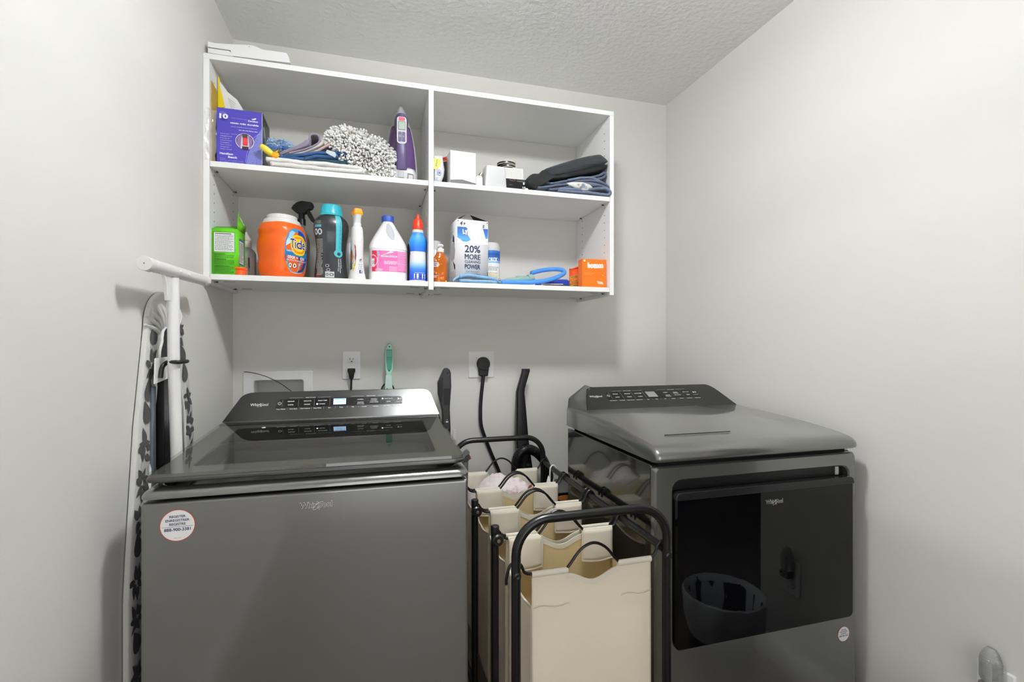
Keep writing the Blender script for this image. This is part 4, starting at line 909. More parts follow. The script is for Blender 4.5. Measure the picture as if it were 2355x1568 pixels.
def lower_right_small():
    # blue fluffy cloth lying over the shelf edge
    Y = 1.850; x0, x1 = AX(1044, Y), AX(1149, Y)
    o = sheet('cleaning_cloth', [(x0, 0.006), (x0+0.012, 0.016), (x0+0.035, 0.026), (x0+0.07, 0.028), (x0+0.11, 0.025), (x0+0.15, 0.019), (x1, 0.012), (x1-0.004, 0.006), (x1-0.03, 0.0065), (x0+0.06, 0.007), (x0+0.02, 0.0065)],
              Y-0.006, 1.866, 0.0125, M_TERRYB, 0.004, loc=(0, 0, ZL), seed=4)
    tag(o, 'pale blue fluffy cloth lying at the foot of the tall white carton', 'cloth')
    # blue ribbed hose loop
    hm = mat('blue_hose_plastic', '#4d92e6', 0.4)
    Z = ZL+0.010
    A = [at(1147, 648, 1.868), at(1180, 649, 1.866), at(1215, 649, 1.868), at(1250, 646, 1.875), at(1280, 638, 1.895), at(1297, 628, 1.925), at(1293, 621, 1.955), at(1276, 619, 1.98), at(1255, 620.5, 1.985), at(1236, 624, 1.975), at(1222, 628, 1.96)]
    A = [Vector((p.x, p.y, max(Z, p.z))) for p in A]
    P = smooth_path(A, 22); g = G()
    g.tube(P, [0.0088+0.0006*(i % 2) for i in range(len(P))], hm, 12)
    c = sum(A, Vector())/len(A)
    t = thing('pump_hose', 'bright blue ribbed hose curled in a loop on the lower shelf', 'hose', (c.x, c.y, ZL))
    g.v = [(p[0]-c.x, p[1]-c.y, p[2]-ZL) for p in g.v]; g.obj('hose', t, ang=180)
    e = A[-1]-Vector((c.x, c.y, ZL)); s = A[0]-Vector((c.x, c.y, ZL))
    # translucent nozzle on the hose
    tip = at(1160, 638, 1.93)-Vector((c.x, c.y, ZL)); d = (tip-e)
    gm = mat('translucent_green_plastic', '#a9cfc6', 0.3, trans=0.25)
    g = G(); pts = [e+d*a for a in (-0.05, 0.0, 0.12, 0.14, 0.55, 0.58, 0.9, 1.0)]
    for i, q in enumerate(pts): q.z = 0.047-0.022*(i/7)
    g.tube(pts, [0.0165, 0.0175, 0.0180, 0.0155, 0.0155, 0.0140, 0.0085, 0.006], gm, 16, flatn=(0, 0, 1), ell=0.9); g.obj('nozzle', t, ang=30, label='translucent pale green nozzle')
    g = G(); q = at(1152, 641, 1.95); g.lathe([(0, -0.008), (0.0085, -0.008), (0.0095, 0), (0.0085, 0.008), (0, 0.008)], M_BLK, 20, T(q.x, q.y, ZL+0.0095, ry=radians(90), rz=radians(-20)))
    tag(g.obj('hose_adapter', None, ang=30), 'tiny black fitting at the tip of the pale green nozzle', 'fitting')
    # deep blue torch behind/inside the loop
    bm_ = mat('royal_blue_plastic', '#2145b8', 0.35)
    a = at(1234, 640, 2.035); b = at(1303, 629, 2.115); a.z = ZL+0.0260; b.z = ZL+0.033
    t = thing('blue_canister', 'royal blue ribbed canister lying inside the blue hose loop', 'canister', (a.x, a.y, ZL)); o_ = Vector((a.x, a.y, ZL))
    D = b-a
    prof = [(0.0, 0.010), (0.02, 0.013), (0.22, 0.0145), (0.24, 0.0165), (0.27, 0.0165), (0.28, 0.015), (0.30, 0.0165), (0.33, 0.0165), (0.34, 0.015), (0.36, 0.018), (0.40, 0.0185)]
    G().tube([a-o_+D*s for s, r in prof], [r for s, r in prof], bm_, 20).obj('neck', t, ang=30)
    G().tube([a-o_+D*s for s in (0.395, 0.42, 0.97, 1.0)], [0.020, 0.028, 0.0325, 0.028], bm_, 24).obj('canister_body', t, ang=30)
    # white card leaning at the back
    q = at(1250, 640, 2.17)
    o = G().box((-0.045, -0.001, 0), (0.045, 0.001, 0.062), M_PLAS).obj('paper_card', None, (q.x, 2.17, ZL), (radians(-4), 0, 0)); tag(o, 'small white card standing behind the blue hose', 'card')
    # bait box: open orange carton with yellow print
    w, d, h = 0.044, 0.055, 0.096; q = at(1319, 640, 2.01); om = mat('bait_box_orange', '#dd4f1c', 0.45)
    t, o = carton('bait_box', 'open orange carton with yellow warning stripes left of the bright orange carton', w, d, h, (q.x+0.002, 2.005, ZL), radians(-24), om, True)
    G().add([(-w/2, -d/2, h), (w/2, -d/2, h), (w/2, -d/2-0.002, h+0.012), (-w/2, -d/2-0.002, h-0.004)], [(0, 1, 2, 3)], om, smooth=False).obj('top_flap', t, solid=0.001)
    f = face_fns(w, d, h); p = Print(f['front'])
    for i in range(3): p.poly([(-w/2+0.003, 0.062-i*0.019), (w/2-0.001, 0.071-i*0.019), (w/2-0.001, 0.057-i*0.019), (-w/2+0.003, 0.048-i*0.019)], '#f3c83a'); p.text(('BAIT BOX', 'KILLS FAST', 'LURES')[i], 0.001, 0.0555-i*0.019, 0.007, '#5a2a10', 1, w=0.028, rot=0.20)
    p.obj('front_print', o)
    p = Print(f['left'])
    for i in range(3): p.rect(-0.024, 0.012+i*0.024, 0.022, 0.030+i*0.024, '#e9d28a'); p.lines(-0.02, 0.014+i*0.024, 0.018, 0.028+i*0.024, 2, '#7a9a3a', 1, 0.4, i, 3)
    p.obj('side_print', o)
    # bright orange dryer sheet carton
    w, d, h = 0.107, 0.048, 0.121; m = mat('bright_orange_carton', '#f87416', 0.4)
    t, o = carton('dryer_sheet_box', 'bright orange dryer sheet carton at the right end of the lower shelf', w, d, h, ((AX(1341, 1.862)+AX(1396, 1.862))/2, 1.893, ZL), radians(-2), m)
    f = face_fns(w, d, h); p = Print((lambda q: (lambda u, v, off: q(u, v*1.13, off)))(f['front']), step=0.0004)
    p.text('bounce', 0.006, 0.076, 0.017, '#ffffff', 1, w=0.072, bold=0.09, rot=0.03); p.text('bounce', 0.006, 0.076, 0.017, '#f0e4da', 2, w=0.068, bold=0.02, rot=0.03)
    p.rect(-0.044, 0.0535, 0.0, 0.0545, '#fbb56a', 1); p.rect(-0.044, 0.0485, -0.008, 0.0495, '#fbb56a', 1); p.rect(-0.045, 0.0425, 0.047, 0.0431, '#c85a10', 1); p.rect(0.047, 0.0425, 0.0475, 0.1, '#c85a10', 1)
    p.poly([(0.012, 0.025), (0.036, 0.024), (0.042, 0.014), (0.018, 0.015)], '#fbe0d0', 1); p.lines(0.016, 0.015, 0.04, 0.024, 3, '#e9a68a', 2, 0.3, 3, 3); p.ell(-0.044, 0.100, 0.004, 0.004, '#fbe0d0', 1); p.ell(0.040, 0.047, 0.004, 0.0016, '#fbb56a', 1)
    p.obj('front_print', o)
    # flat striped packets under the hose
    cols = ['#b9b6b2', '#4b4a4e', '#c8b9b4']
    for i in range(3):
        q = at(1288-i*9, 655, 1.885+0.01*i)
        o = G().box((-0.045, -0.028, 0), (0.045, 0.028, 0.0042), mat('packet_%d' % i, cols[i], 0.2, 0.5)).obj('flat_packet', None, (q.x, 1.90+0.006*i, ZL+0.0001+0.0045*i), (0, 0, radians((-6, 4, -12)[i])), bevel=0.001)
        tag(o, ('lowest silver packet of the pile left of the orange carton', 'dark middle packet of the pile left of the orange carton', 'topmost pinkish packet of the pile left of the orange carton')[i], 'packet', 'flat packets on the lower shelf')
lower_right_small()
# ================================================================== UPPER SHELVES
def iron_box():
    Y = 1.862
    xl, xr = AX(496.5, Y), AX(601.5, Y); w = xr-xl; d, h = 0.135, 0.189
    pur = mat('purple_carton', '#4b42ae', 0.4, coat=0.1); bk = mat('black_carton_side', '#121216', 0.35)
    c = ((xl+xr)/2, Y+d/2+0.004, ZU+0.004)
    t, o = carton('iron_carton', 'purple and black iron carton standing at the left end of the upper shelf', w, d, h, c, radians(1.5), pur, mside=bk)
    f = face_fns(w, d, h); p = Print(f['front'], step=0.0003); W_ = '#eeeef4'; k = w/105.0   # k: one printed unit
    def U(x): return (x-52.5)*k
    def V(y): return h-y*h/116.0
    # lighter soleplate picture lower right
    P = [(U(67), V(115))]+[(U(67+36*(i/10)), V(115-80*(i/10)**0.62)) for i in range(1, 11)]+[(U(104.5), V(115))]
    p.poly(P, '#7a7fc6', 0)
    R = random.Random(3)
    for i in range(46):
        a = 0.15+0.8*R.random(); b = R.random(); x = 70+33*a; y = 112-70*(a**0.62)*b
        if x < 102: p.ell(U(x), V(y), k*0.7, k*0.7, '#4b4c92', 1, 8)
    p.ring(U(67+37), V(116), k*38, k*84, k*0.7, '#b9bce6', 1, 20, pi*0.53, pi*0.98)
    p.ell(U(15), V(17), k*10.5, k*11.5, '#35308a', 0, 28); p.ell(U(14), V(12), k*8, k*6, '#6a63c0', 1, 28); p.rect(U(103.6), V(115), U(104.8), V(1), '#d9d9ea', 1)
    p.text('10', U(16), V(22), k*11, W_, 3, w=k*20, bold=0.05); p.text('Suela antiadherente', U(51), V(20), k*2.2, '#a8a2e0', 2, w=k*36); p.text('Durathon', U(83), V(23), k*4.2, W_, 2, w=k*23, bold=0.03, shear=0.1)
    p.poly([(U(79), V(17)), (U(90), V(13.5)), (U(90), V(16.5)), (U(83), V(18.5))], W_, 2)
    p.text('veces más durable', U(63), V(31), k*4.2, W_, 2, w=k*66, bold=0.035); p.text('que el antiadherente tradicional', U(62), V(38), k*2.5, '#c9c5ec', 2, w=k*60); p.text('uso de una llama idea', U(72), V(44), k*2.6, W_, 2, w=k*44, bold=0.02)
    for i, s_ in enumerate(('Panel de control', 'digital', '8 ajustes de', 'temperatura', 'Autoapagado', 'Vapor continuo', 'Antigoteo', 'Golpe vertical')): p.text(s_, U(8), V(55+i*4.6), k*1.9, '#d6d4f0', 2, al='l', w=k*(26 if i % 2 else 21), bold=0.01)
    p.rect(U(32), V(53.6), U(47), V(53), '#b9b4e2', 2)
    p.ell(U(64), V(66), k*21.5, k*20.5, '#e6e2ee', 2, 40); p.ell(U(64), V(66), k*20, k*19, '#4a3562', 3, 40)
    p.poly([(U(47), V(60)), (U(56), V(50)), (U(60), V(80)), (U(54), V(82)), (U(46), V(72))], '#8b6f9c', 4); p.poly([(U(72), V(50)), (U(82), V(62)), (U(80), V(76)), (U(73), V(82)), (U(69), V(80))], '#8b6f9c', 4)
    p.poly([(U(57), V(54)), (U(72), V(54)), (U(75), V(82)), (U(54), V(82))], '#cfccd2', 5); p.poly([(U(59), V(50)), (U(70), V(50)), (U(71), V(58)), (U(58), V(58))], '#4b3a44', 6)
    p.rect(U(59.5), V(75), U(71), V(58), '#c42a30', 6); p.rect(U(61), V(73), U(69.5), V(60), '#e2454a', 7); p.rect(U(58), V(84), U(73), V(77), '#3a2a40', 6)
    p.text('Hamilton', U(22), V(98), k*5.0, W_, 2, w=k*30, bold=0.03); p.text('Beach', U(36), V(104.5), k*5.0, W_, 2, w=k*20, bold=0.03)
    for i in range(3): p.text(('Plancha', 'Digital Iron with retractable cord and', 'Fer à repasser numérique avec cordon'.replace('à', 'a'))[i], U(8), V(107+i*3.4), k*1.6, '#c9c5ec', 2, al='l', w=k*(12, 52, 54)[i])
    p.obj('front_print', o)
    p = Print(f['right'], step=0.0004)
    p.poly([(-0.055, 0.145), (-0.040, 0.150), (0.02, 0.09), (0.005, 0.075)], '#b9bcc6'); p.lines(-0.06, 0.04, 0.05, 0.12, 9, '#8f94a4', 1, 0.35, 2, 4); p.poly([(-0.062, 0.02), (-0.03, 0.05), (0.0, 0.03), (-0.06, 0.01)], '#54607a', 1)
    p.obj('side_print', o)
    o2 = G().box((xl+0.008, Y+0.003, ZU+0.0002), (xr+0.045, Y+0.12, ZU+0.0034), mat('white_card_stock', '#e2e0db', 0.6)).obj('flat_card', None)
    tag(o2, 'flat white card lying under the purple carton', 'card')
    # leaflet leaning on top of the carton
    Yb = 1.925; base = ZU+0.0045+0.189
    g = G(); q = [at(503, 180, Yb), at(508, 190, Yb), at(524, 212, Yb), at(545, 229, Yb), at(571, 250, Yb)]
    pts = [(p_.x, p_.z) for p_ in q]; pts = [(pts[0][0], base)]+pts[:-1]+[(pts[-1][0], base+0.001), (pts[-1][0], base)]
    cx = sum(p_[0] for p_ in pts)/len(pts)
    t = thing('instruction_leaflet', 'white leaflet with yellow edge standing on top of the purple carton', 'leaflet', (cx, Yb, base))
    g.prism([(a-cx, max(0, b-base)) for a, b in pts], -0.001, 0.001, mat('white_leaflet_paper', '#e6e6e6', 0.5)); g.obj('pages', t)
    Yq = Yb-0.006; g = G(); A = [at(501.5, 250, Yq), at(501.5, 205, Yq), at(502, 174, Yq), at(506, 184, Yq), at(504.5, 196, Yq), at(512, 222, Yq), at(517, 246, Yq)]
    g.prism([(a.x-cx, max(0, a.z-base)) for a in A], -0.0075, -0.0045, mat('yellow_cover', '#ecd21a', 0.4)); g.obj('yellow_edge', t, label='yellow folded edge')
    p = Print(lambda u, v, off: (u-cx, -0.0012-off, v-base)); a = at(524, 234, Yb)
    for i in range(6): p.poly([(a.x+i*0.002, a.z+0.012-i*0.007), (a.x+0.026-i*0.002, a.z-0.006-i*0.007), (a.x+0.026-i*0.002, a.z-0.0045-i*0.007), (a.x+i*0.002, a.z+0.0135-i*0.007)], '#8b8b90')
    p.obj('page_print', t)
    # crumpled clear wrapper between carton and side panel
    g = G()
    def fn(u, v):
        z = ZU+0.175-v*0.173; n_ = noise.noise(Vector((u*4, v*9, 1.5)))
        return (-0.550+u*0.024+n_*0.006, 1.8365-abs(n_)*0.006-0.004*sin(pi*u)+0.022*u, z+n_*0.004)
    fm = mat('clear_plastic_film', '#dcdad6', 0.06, alpha=0.32, spec=1.0, coat=1.0, bump=0.9, scale=60); g.grid(fn, 14, 34, fm); tag(g.obj('plastic_wrapper', None, fix=False, ang=10), 'crumpled clear plastic wrapper squeezed beside the purple carton', 'wrapper')
    def atX(u, v, X):
        a = at(u, v, 1.0)-Vector((0, 0, 1.2)); k = X/a.x; return (a.y*k, 1.2+a.z*k)
    A = [atX(486.5, 205, -0.5395), atX(486.5, 186, -0.5395), atX(500, 212, -0.5395)]
    A = [(A[0][0], ZU+0.0003)]+A[1:]+[(A[2][0]+0.02, A[2][1]-0.06), (A[2][0]+0.02, ZU+0.0003)]
    g = G(); g.prism(A, -0.5412, -0.5385, mat('mustard_card', '#b6953a', 0.5), 'x'); tag(g.obj('mustard_envelope', None), 'mustard yellow envelope leaning on the left side panel behind the wrapper', 'envelope')
iron_box()

def duster():
    h0 = at(600, 336, 1.845); h1 = at(641, 366, 1.865)
    t = thing('feather_duster', 'yellow handled duster with fluffy blue head lying beside the purple carton', 'duster', (h0.x, 1.86, ZU+0.02))
    O = Vector((h0.x, 1.86, ZU+0.02))
    A = [at(601, 336, 1.842), at(607, 340, 1.840), at(616, 347, 1.842), at(627, 355, 1.846)]
    G().tube([p-O for p in smooth_path(A, 4)], [0.0085, 0.0095, 0.0098, 0.010, 0.0105, 0.0108, 0.011, 0.0112, 0.0112, 0.0108, 0.0098, 0.009, 0.0085], mat('yellow_plastic', '#f6dc4c', 0.35), 16).obj('handle', t, ang=40)
    A = [at(626, 354, 1.846), at(630, 356.5, 1.846), at(636, 359, 1.848), at(639, 360, 1.850)]
    G().tube([p-O for p in A], [0.0085, 0.0125, 0.0135, 0.011], mat('orange_yellow_plastic', '#f9a80f', 0.35), 14).obj('handle_tip', t, ang=40)
    a = at(605, 350, 1.90); b = at(645, 345, 1.96)
    G().tube([A[0]-O+Vector((0, 0.02, -0.003)), a-O+Vector((0.01, 0.03, -0.002)), b-O], 0.004, mat('yellow_plastic', '#f6dc4c'), 8).obj('stem', t)
    # fluff: many soft fibres, pale tips over a deep blue core
    g = G(); R = random.Random(11); c = at(640, 331, 1.97)-O
    ms = [mat('fluff_blue', '#7db2ee', 0.9, sheen=0.3), mat('fluff_pale_blue', '#c6daea', 0.9, sheen=0.3), mat('fluff_deep_blue', '#3f7ad8', 0.9, sheen=0.3)]
    g.ball(tuple(c+Vector((-0.004, 0.0, -0.014))), 0.032, ms[1], 10, 1.55, 0.7, 0.72)
    for i in range(900):
        a_ = R.random()*2*pi; e = R.uniform(-0.5, 1.0); d = Vector((cos(a_)*1.3, sin(a_)*0.75, e*0.95+0.1)).normalized(); L = R.uniform(0.014, 0.028)
        s_ = c+Vector((d.x*0.034, d.y*0.017, d.z*0.018-0.016)); e1 = s_+d*L*0.6+Vector((R.uniform(-.006, .006), 0, 0.002)); e2 = s_+d*L+Vector((R.uniform(-.008, .008), R.uniform(-.005, .005), -0.003))
        m = ms[1] if (d.z > 0.0 and R.random() < .88) else (ms[2] if d.z < -0.15 and R.random() < .6 else ms[0])
        g.tube([s_, e1, e2], [0.0022, 0.0018, 0.0006], m, 5)
    o = g.obj('duster_head', t, label='fluffy pale blue duster head'); o['kind'] = 'stuff'
duster()

def cl(P, Y, zb=None):
    """pixel outline to (x,z) on plane Y (z above the upper shelf)"""
    return [((at(u, v, Y)).x, at(u, v, Y).z) for u, v in P]
def slab(name, pts, Y, depth, m, label, cat, seed=0, bulge=0.006):
    """soft filled piece of cloth: outline (x,z) seen from the front, rounded front face, running back"""
    P = [Vector((a, 0, b)) for a, b in pts]; P = smooth_path(P, 4, closed=True); c = sum(P, Vector())/len(P); g = G(); R_ = []
    for s_, y in ((0.97, depth), (1.0, depth*0.5), (1.0, 0.010), (0.985, 0.003), (0.93, -0.001), (0.75, -bulge*0.7), (0.45, -bulge), (0.15, -bulge*1.05)):
        ring = []
        for p in P:
            q = c+(p-c)*s_; n_ = noise.noise(Vector((q.x*40+seed, y*10, q.z*40)))*0.0022
            ring.append((q.x+n_, Y+y+n_*1.2, max(0.0012, q.z+n_)))
        R_.append(ring)
    g.loft(R_, m); o = g.obj(name, None, (0, 0, ZU), ang=75); return tag(o, label, cat) if label else o
def cloths_left():
    wht = mat('white_terry', '#e9e7e2', 0.95, bump=1.0, scale=380, vary=0.05, sheen=0.3)
    navy = mat('blue_cotton', '#2b5184', 0.95, bump=0.8, scale=500, vary=0.2, sheen=0.2); teal = mat('dark_teal_cotton', '#22404c', 0.95, bump=0.6, scale=500, vary=0.15)
    Y = 1.852
    # white towel: two thick layers folded at the right
    o = sheet('folded_towel', [(AX(623, Y), 0.0075), (AX(660, Y), 0.0082), (AX(700, Y), 0.0080), (AX(760, Y), 0.0078), (AX(815, Y), 0.0075), (AX(830, Y), 0.010), (AX(834, Y), 0.016), (AX(826, Y), 0.0225),
              (AX(790, Y), 0.0235), (AX(740, Y), 0.0240), (AX(690, Y), 0.0245), (AX(640, Y), 0.0240), (AX(613, Y), 0.0245)], Y-0.012, 2.06, 0.0135, wht, 0.0035, 7, loc=(0, 0, ZU), seed=2, ny=16)
    tag(o, 'folded white towel at the bottom of the left cloth pile', 'towel')
    o = sheet('dark_folded_cloth', [(AX(700, Y), 0.038), (AX(740, Y), 0.0375), (AX(790, Y), 0.037), (AX(797, Y), 0.041), (AX(792, Y), 0.046), (AX(740, Y), 0.046), (AX(700, Y), 0.047)], Y+0.006, 2.05, 0.0085, teal, 0.002, 7, loc=(0, 0, ZU), seed=5)
    tag(o, 'dark teal folded cloth between white towel and blue cloth', 'cloth')
    o = sheet('blue_folded_cloth', [(AX(640, Y), 0.037), (AX(665, Y), 0.038), (AX(695, Y), 0.042), (AX(730, Y), 0.056), (AX(765, Y), 0.058), (AX(775, Y), 0.062), (AX(768, Y), 0.068), (AX(735, Y), 0.068), (AX(700, Y), 0.057), (AX(668, Y), 0.050), (AX(650, Y), 0.048)],
              Y+0.002, 2.04, 0.0095, navy, 0.003, 7, loc=(0, 0, ZU), seed=8); tag(o, 'blue folded cloth above the white towel', 'cloth')
    o = sheet('blue_crumpled_cloth', [(AX(745, Y), 0.060), (AX(757, Y), 0.073), (AX(775, Y), 0.078), (AX(800, Y), 0.072), (AX(815, Y), 0.060)], Y+0.012, 2.03, 0.012, navy, 0.005, 8, loc=(0, 0, ZU), seed=14)
    tag(o, 'crumpled blue cloth tucked under the white mop head', 'cloth')
    # pink-beige cloth, white-grey felt and purple-grey cap with a rolled brim
    pk = mat('dusty_pink_cotton', '#c4aaa4', 0.9, bump=0.4, scale=500, vary=0.06); wf = mat('pale_grey_felt', '#cdc6c0', 0.9, bump=0.3, scale=500, vary=0.05); pg = mat('mauve_grey_felt', '#8b8193', 0.85, bump=0.35, scale=700, vary=0.08, sheen=0.3)
    def px(L): return [(at(u, v, Y).x, at(u, v, Y).z-ZU) for u, v in L]
    o = sheet('pink_cloth', px([(690, 352), (720, 345), (745, 333), (760, 324), (768, 318)]), Y+0.016, 2.02, 0.007, pk, 0.002, 7, loc=(0, 0, ZU), seed=21); tag(o, 'dusty pink cloth peeking out left of the white mop head', 'cloth')
    o = sheet('grey_white_cloth', px([(641, 360), (655, 353), (675, 353), (700, 346), (722, 337), (737, 328), (742, 321)]), Y+0.006, 2.02, 0.0068, wf, 0.0015, 7, loc=(0, 0, ZU), seed=23); tag(o, 'pale grey felt cloth under the mauve cloth', 'cloth')
    o = sheet('mauve_cloth', px([(642, 353), (665, 344), (690, 335), (706, 328), (711, 319), (713, 311), (720, 308.5), (730, 310), (735, 318), (733, 328), (720, 336), (700, 343), (680, 348), (664, 352)]), Y+0.000, 2.00, 0.0055, pg, 0.0012, 8, loc=(0, 0, ZU), seed=25)
    tag(o, 'mauve grey felt cloth rolled into a loop on the left cloth pile', 'cloth')
    f = slab('cloth_flap', px([(644, 356), (660, 346), (685, 334), (702, 325), (709, 320), (712, 330), (700, 338), (676, 346), (658, 352)]), Y-0.002, 0.10, pg, None, None, 3, 0.003); f.parent = o; f.location = (0, 0, 0)
    o = G().prism(px([(749, 352), (752, 345), (770, 350), (774, 357), (770, 363)]), Y-0.004, Y+0.004, mat('pale_tag_fabric', '#c3ccd2', 0.7)).obj('cloth_corner', None, (0, 0, ZU), bevel=0.001); tag(o, 'pale grey folded corner of cloth below the mop head', 'cloth')
cloths_left()

def mop():
    Y = 1.880
    Pm = [(752, 318), (756, 303), (770, 296), (790, 293), (812, 297), (830, 303), (842, 305), (846, 316), (862, 316), (874, 321), (882, 332), (896, 342), (908, 356), (911, 366), (903, 371), (899, 384), (906, 398), (900, 405), (872, 402), (852, 402), (846, 392), (832, 384), (815, 376), (800, 378), (786, 374), (774, 352), (768, 336), (758, 330)]
    P = [(at(u, v, Y).x, at(u, v, Y).z) for u, v in Pm]; P = [(x, max(z, ZU+0.004)) for x, z in P]
    cx = at(835, 350, Y).x; cz = ZU
    t = thing('chenille_mop', 'shaggy white chenille mop head draped over the left cloth pile', 'mop', (cx, Y, ZU))
    def inside(x, z):
        c = False
        for (x0, z0), (x1, z1) in zip(P, P[1:]+P[:1]):
            if (z0 > z) != (z1 > z) and x < (x1-x0)*(z-z0)/(z1-z0)+x0: c = not c
        return c
    def dist(x, z):
        m = 9
        for (x0, z0), (x1, z1) in zip(P, P[1:]+P[:1]):
            dx, dz = x1-x0, z1-z0; k = max(0, min(1, ((x-x0)*dx+(z-z0)*dz)/(dx*dx+dz*dz+1e-12))); m = min(m, math.hypot(x-x0-k*dx, z-z0-k*dz))
        return m
    C = (sum(p[0] for p in P)/len(P), sum(p[1] for p in P)/len(P))
    # backing pad
    g = G(); R_ = []
    for sc, y in ((0.93, 0.030), (0.94, 0.015), (0.86, 0.004), (0.55, -0.008)):
        R_.append([(C[0]+(p[0]-C[0])*sc-cx, y, C[1]+(p[1]-C[1])*sc-cz) for p in P])
    g.loft(R_, mat('mop_backing_grey', '#807b73', 0.9)); g.obj('backing', t)
    G().prism([(at(u, v, Y+0.03).x-cx, at(u, v, Y+0.03).z-cz) for u, v in ((872, 332), (890, 337), (904, 347), (913, 362), (905, 368), (885, 352))], 0.018, 0.030, mat('mop_plate_grey', '#77767a', 0.6)).obj('grey_plate', t, bevel=0.003)
    R = random.Random(4); wm = mat('chenille_white', '#f4f3f0', 0.95, bump=0.8, scale=900, vary=0.06, sheen=0.3); wm2 = mat('chenille_soft_grey', '#cdc9c0', 0.95, bump=0.8, scale=900, vary=0.06, sheen=0.3)
    g = G(); n = 0; x0, x1 = min(p[0] for p in P), max(p[0] for p in P); z0, z1 = min(p[1] for p in P), max(p[1] for p in P)
    pts = []
    for _ in range(14000):
        x, z = R.uniform(x0, x1), R.uniform(z0, z1)
        if not inside(x, z): continue
        if any(abs(x-a)+abs(z-b) < 0.0060 for a, b in pts): continue
        pts.append((x, z))
        if len(pts) > 980: break
    for x, z in pts:
        dd = dist(x, z); h = 0.030*(1-math.exp(-dd/0.022)); rad = Vector((x-C[0], 0, z-C[1]))
        out = rad.normalized()*(0.9-min(0.8, dd/0.05)) if rad.length > 0.001 else Vector((0, 0, 0))
        d = (Vector((0, -1, 0))*0.9+out+Vector((R.uniform(-.45, .45), R.uniform(-.2, .2), R.uniform(-.55, .2)))).normalized()
        s_ = Vector((x-cx, 0.012-h*0.8, z-cz)); L = R.uniform(0.012, 0.021); e = s_+d*L; e2 = e+Vector((0, -0.001, -0.004))*R.random()
        if e2.z < 0.004: e2.z = 0.004+R.random()*0.003; e.z = max(e.z, 0.005)
        r = R.uniform(0.0031, 0.0043); g.tube([s_, (s_+e)/2, e, e2+d*0.002, e2+d*0.0045], [r*0.8, r, r*1.05, r*0.85, r*0.3], wm if R.random() < 0.8 else wm2, 7)
    o = g.obj('chenille_pile', t, label='dense white chenille noodles'); o['kind'] = 'stuff'
mop()

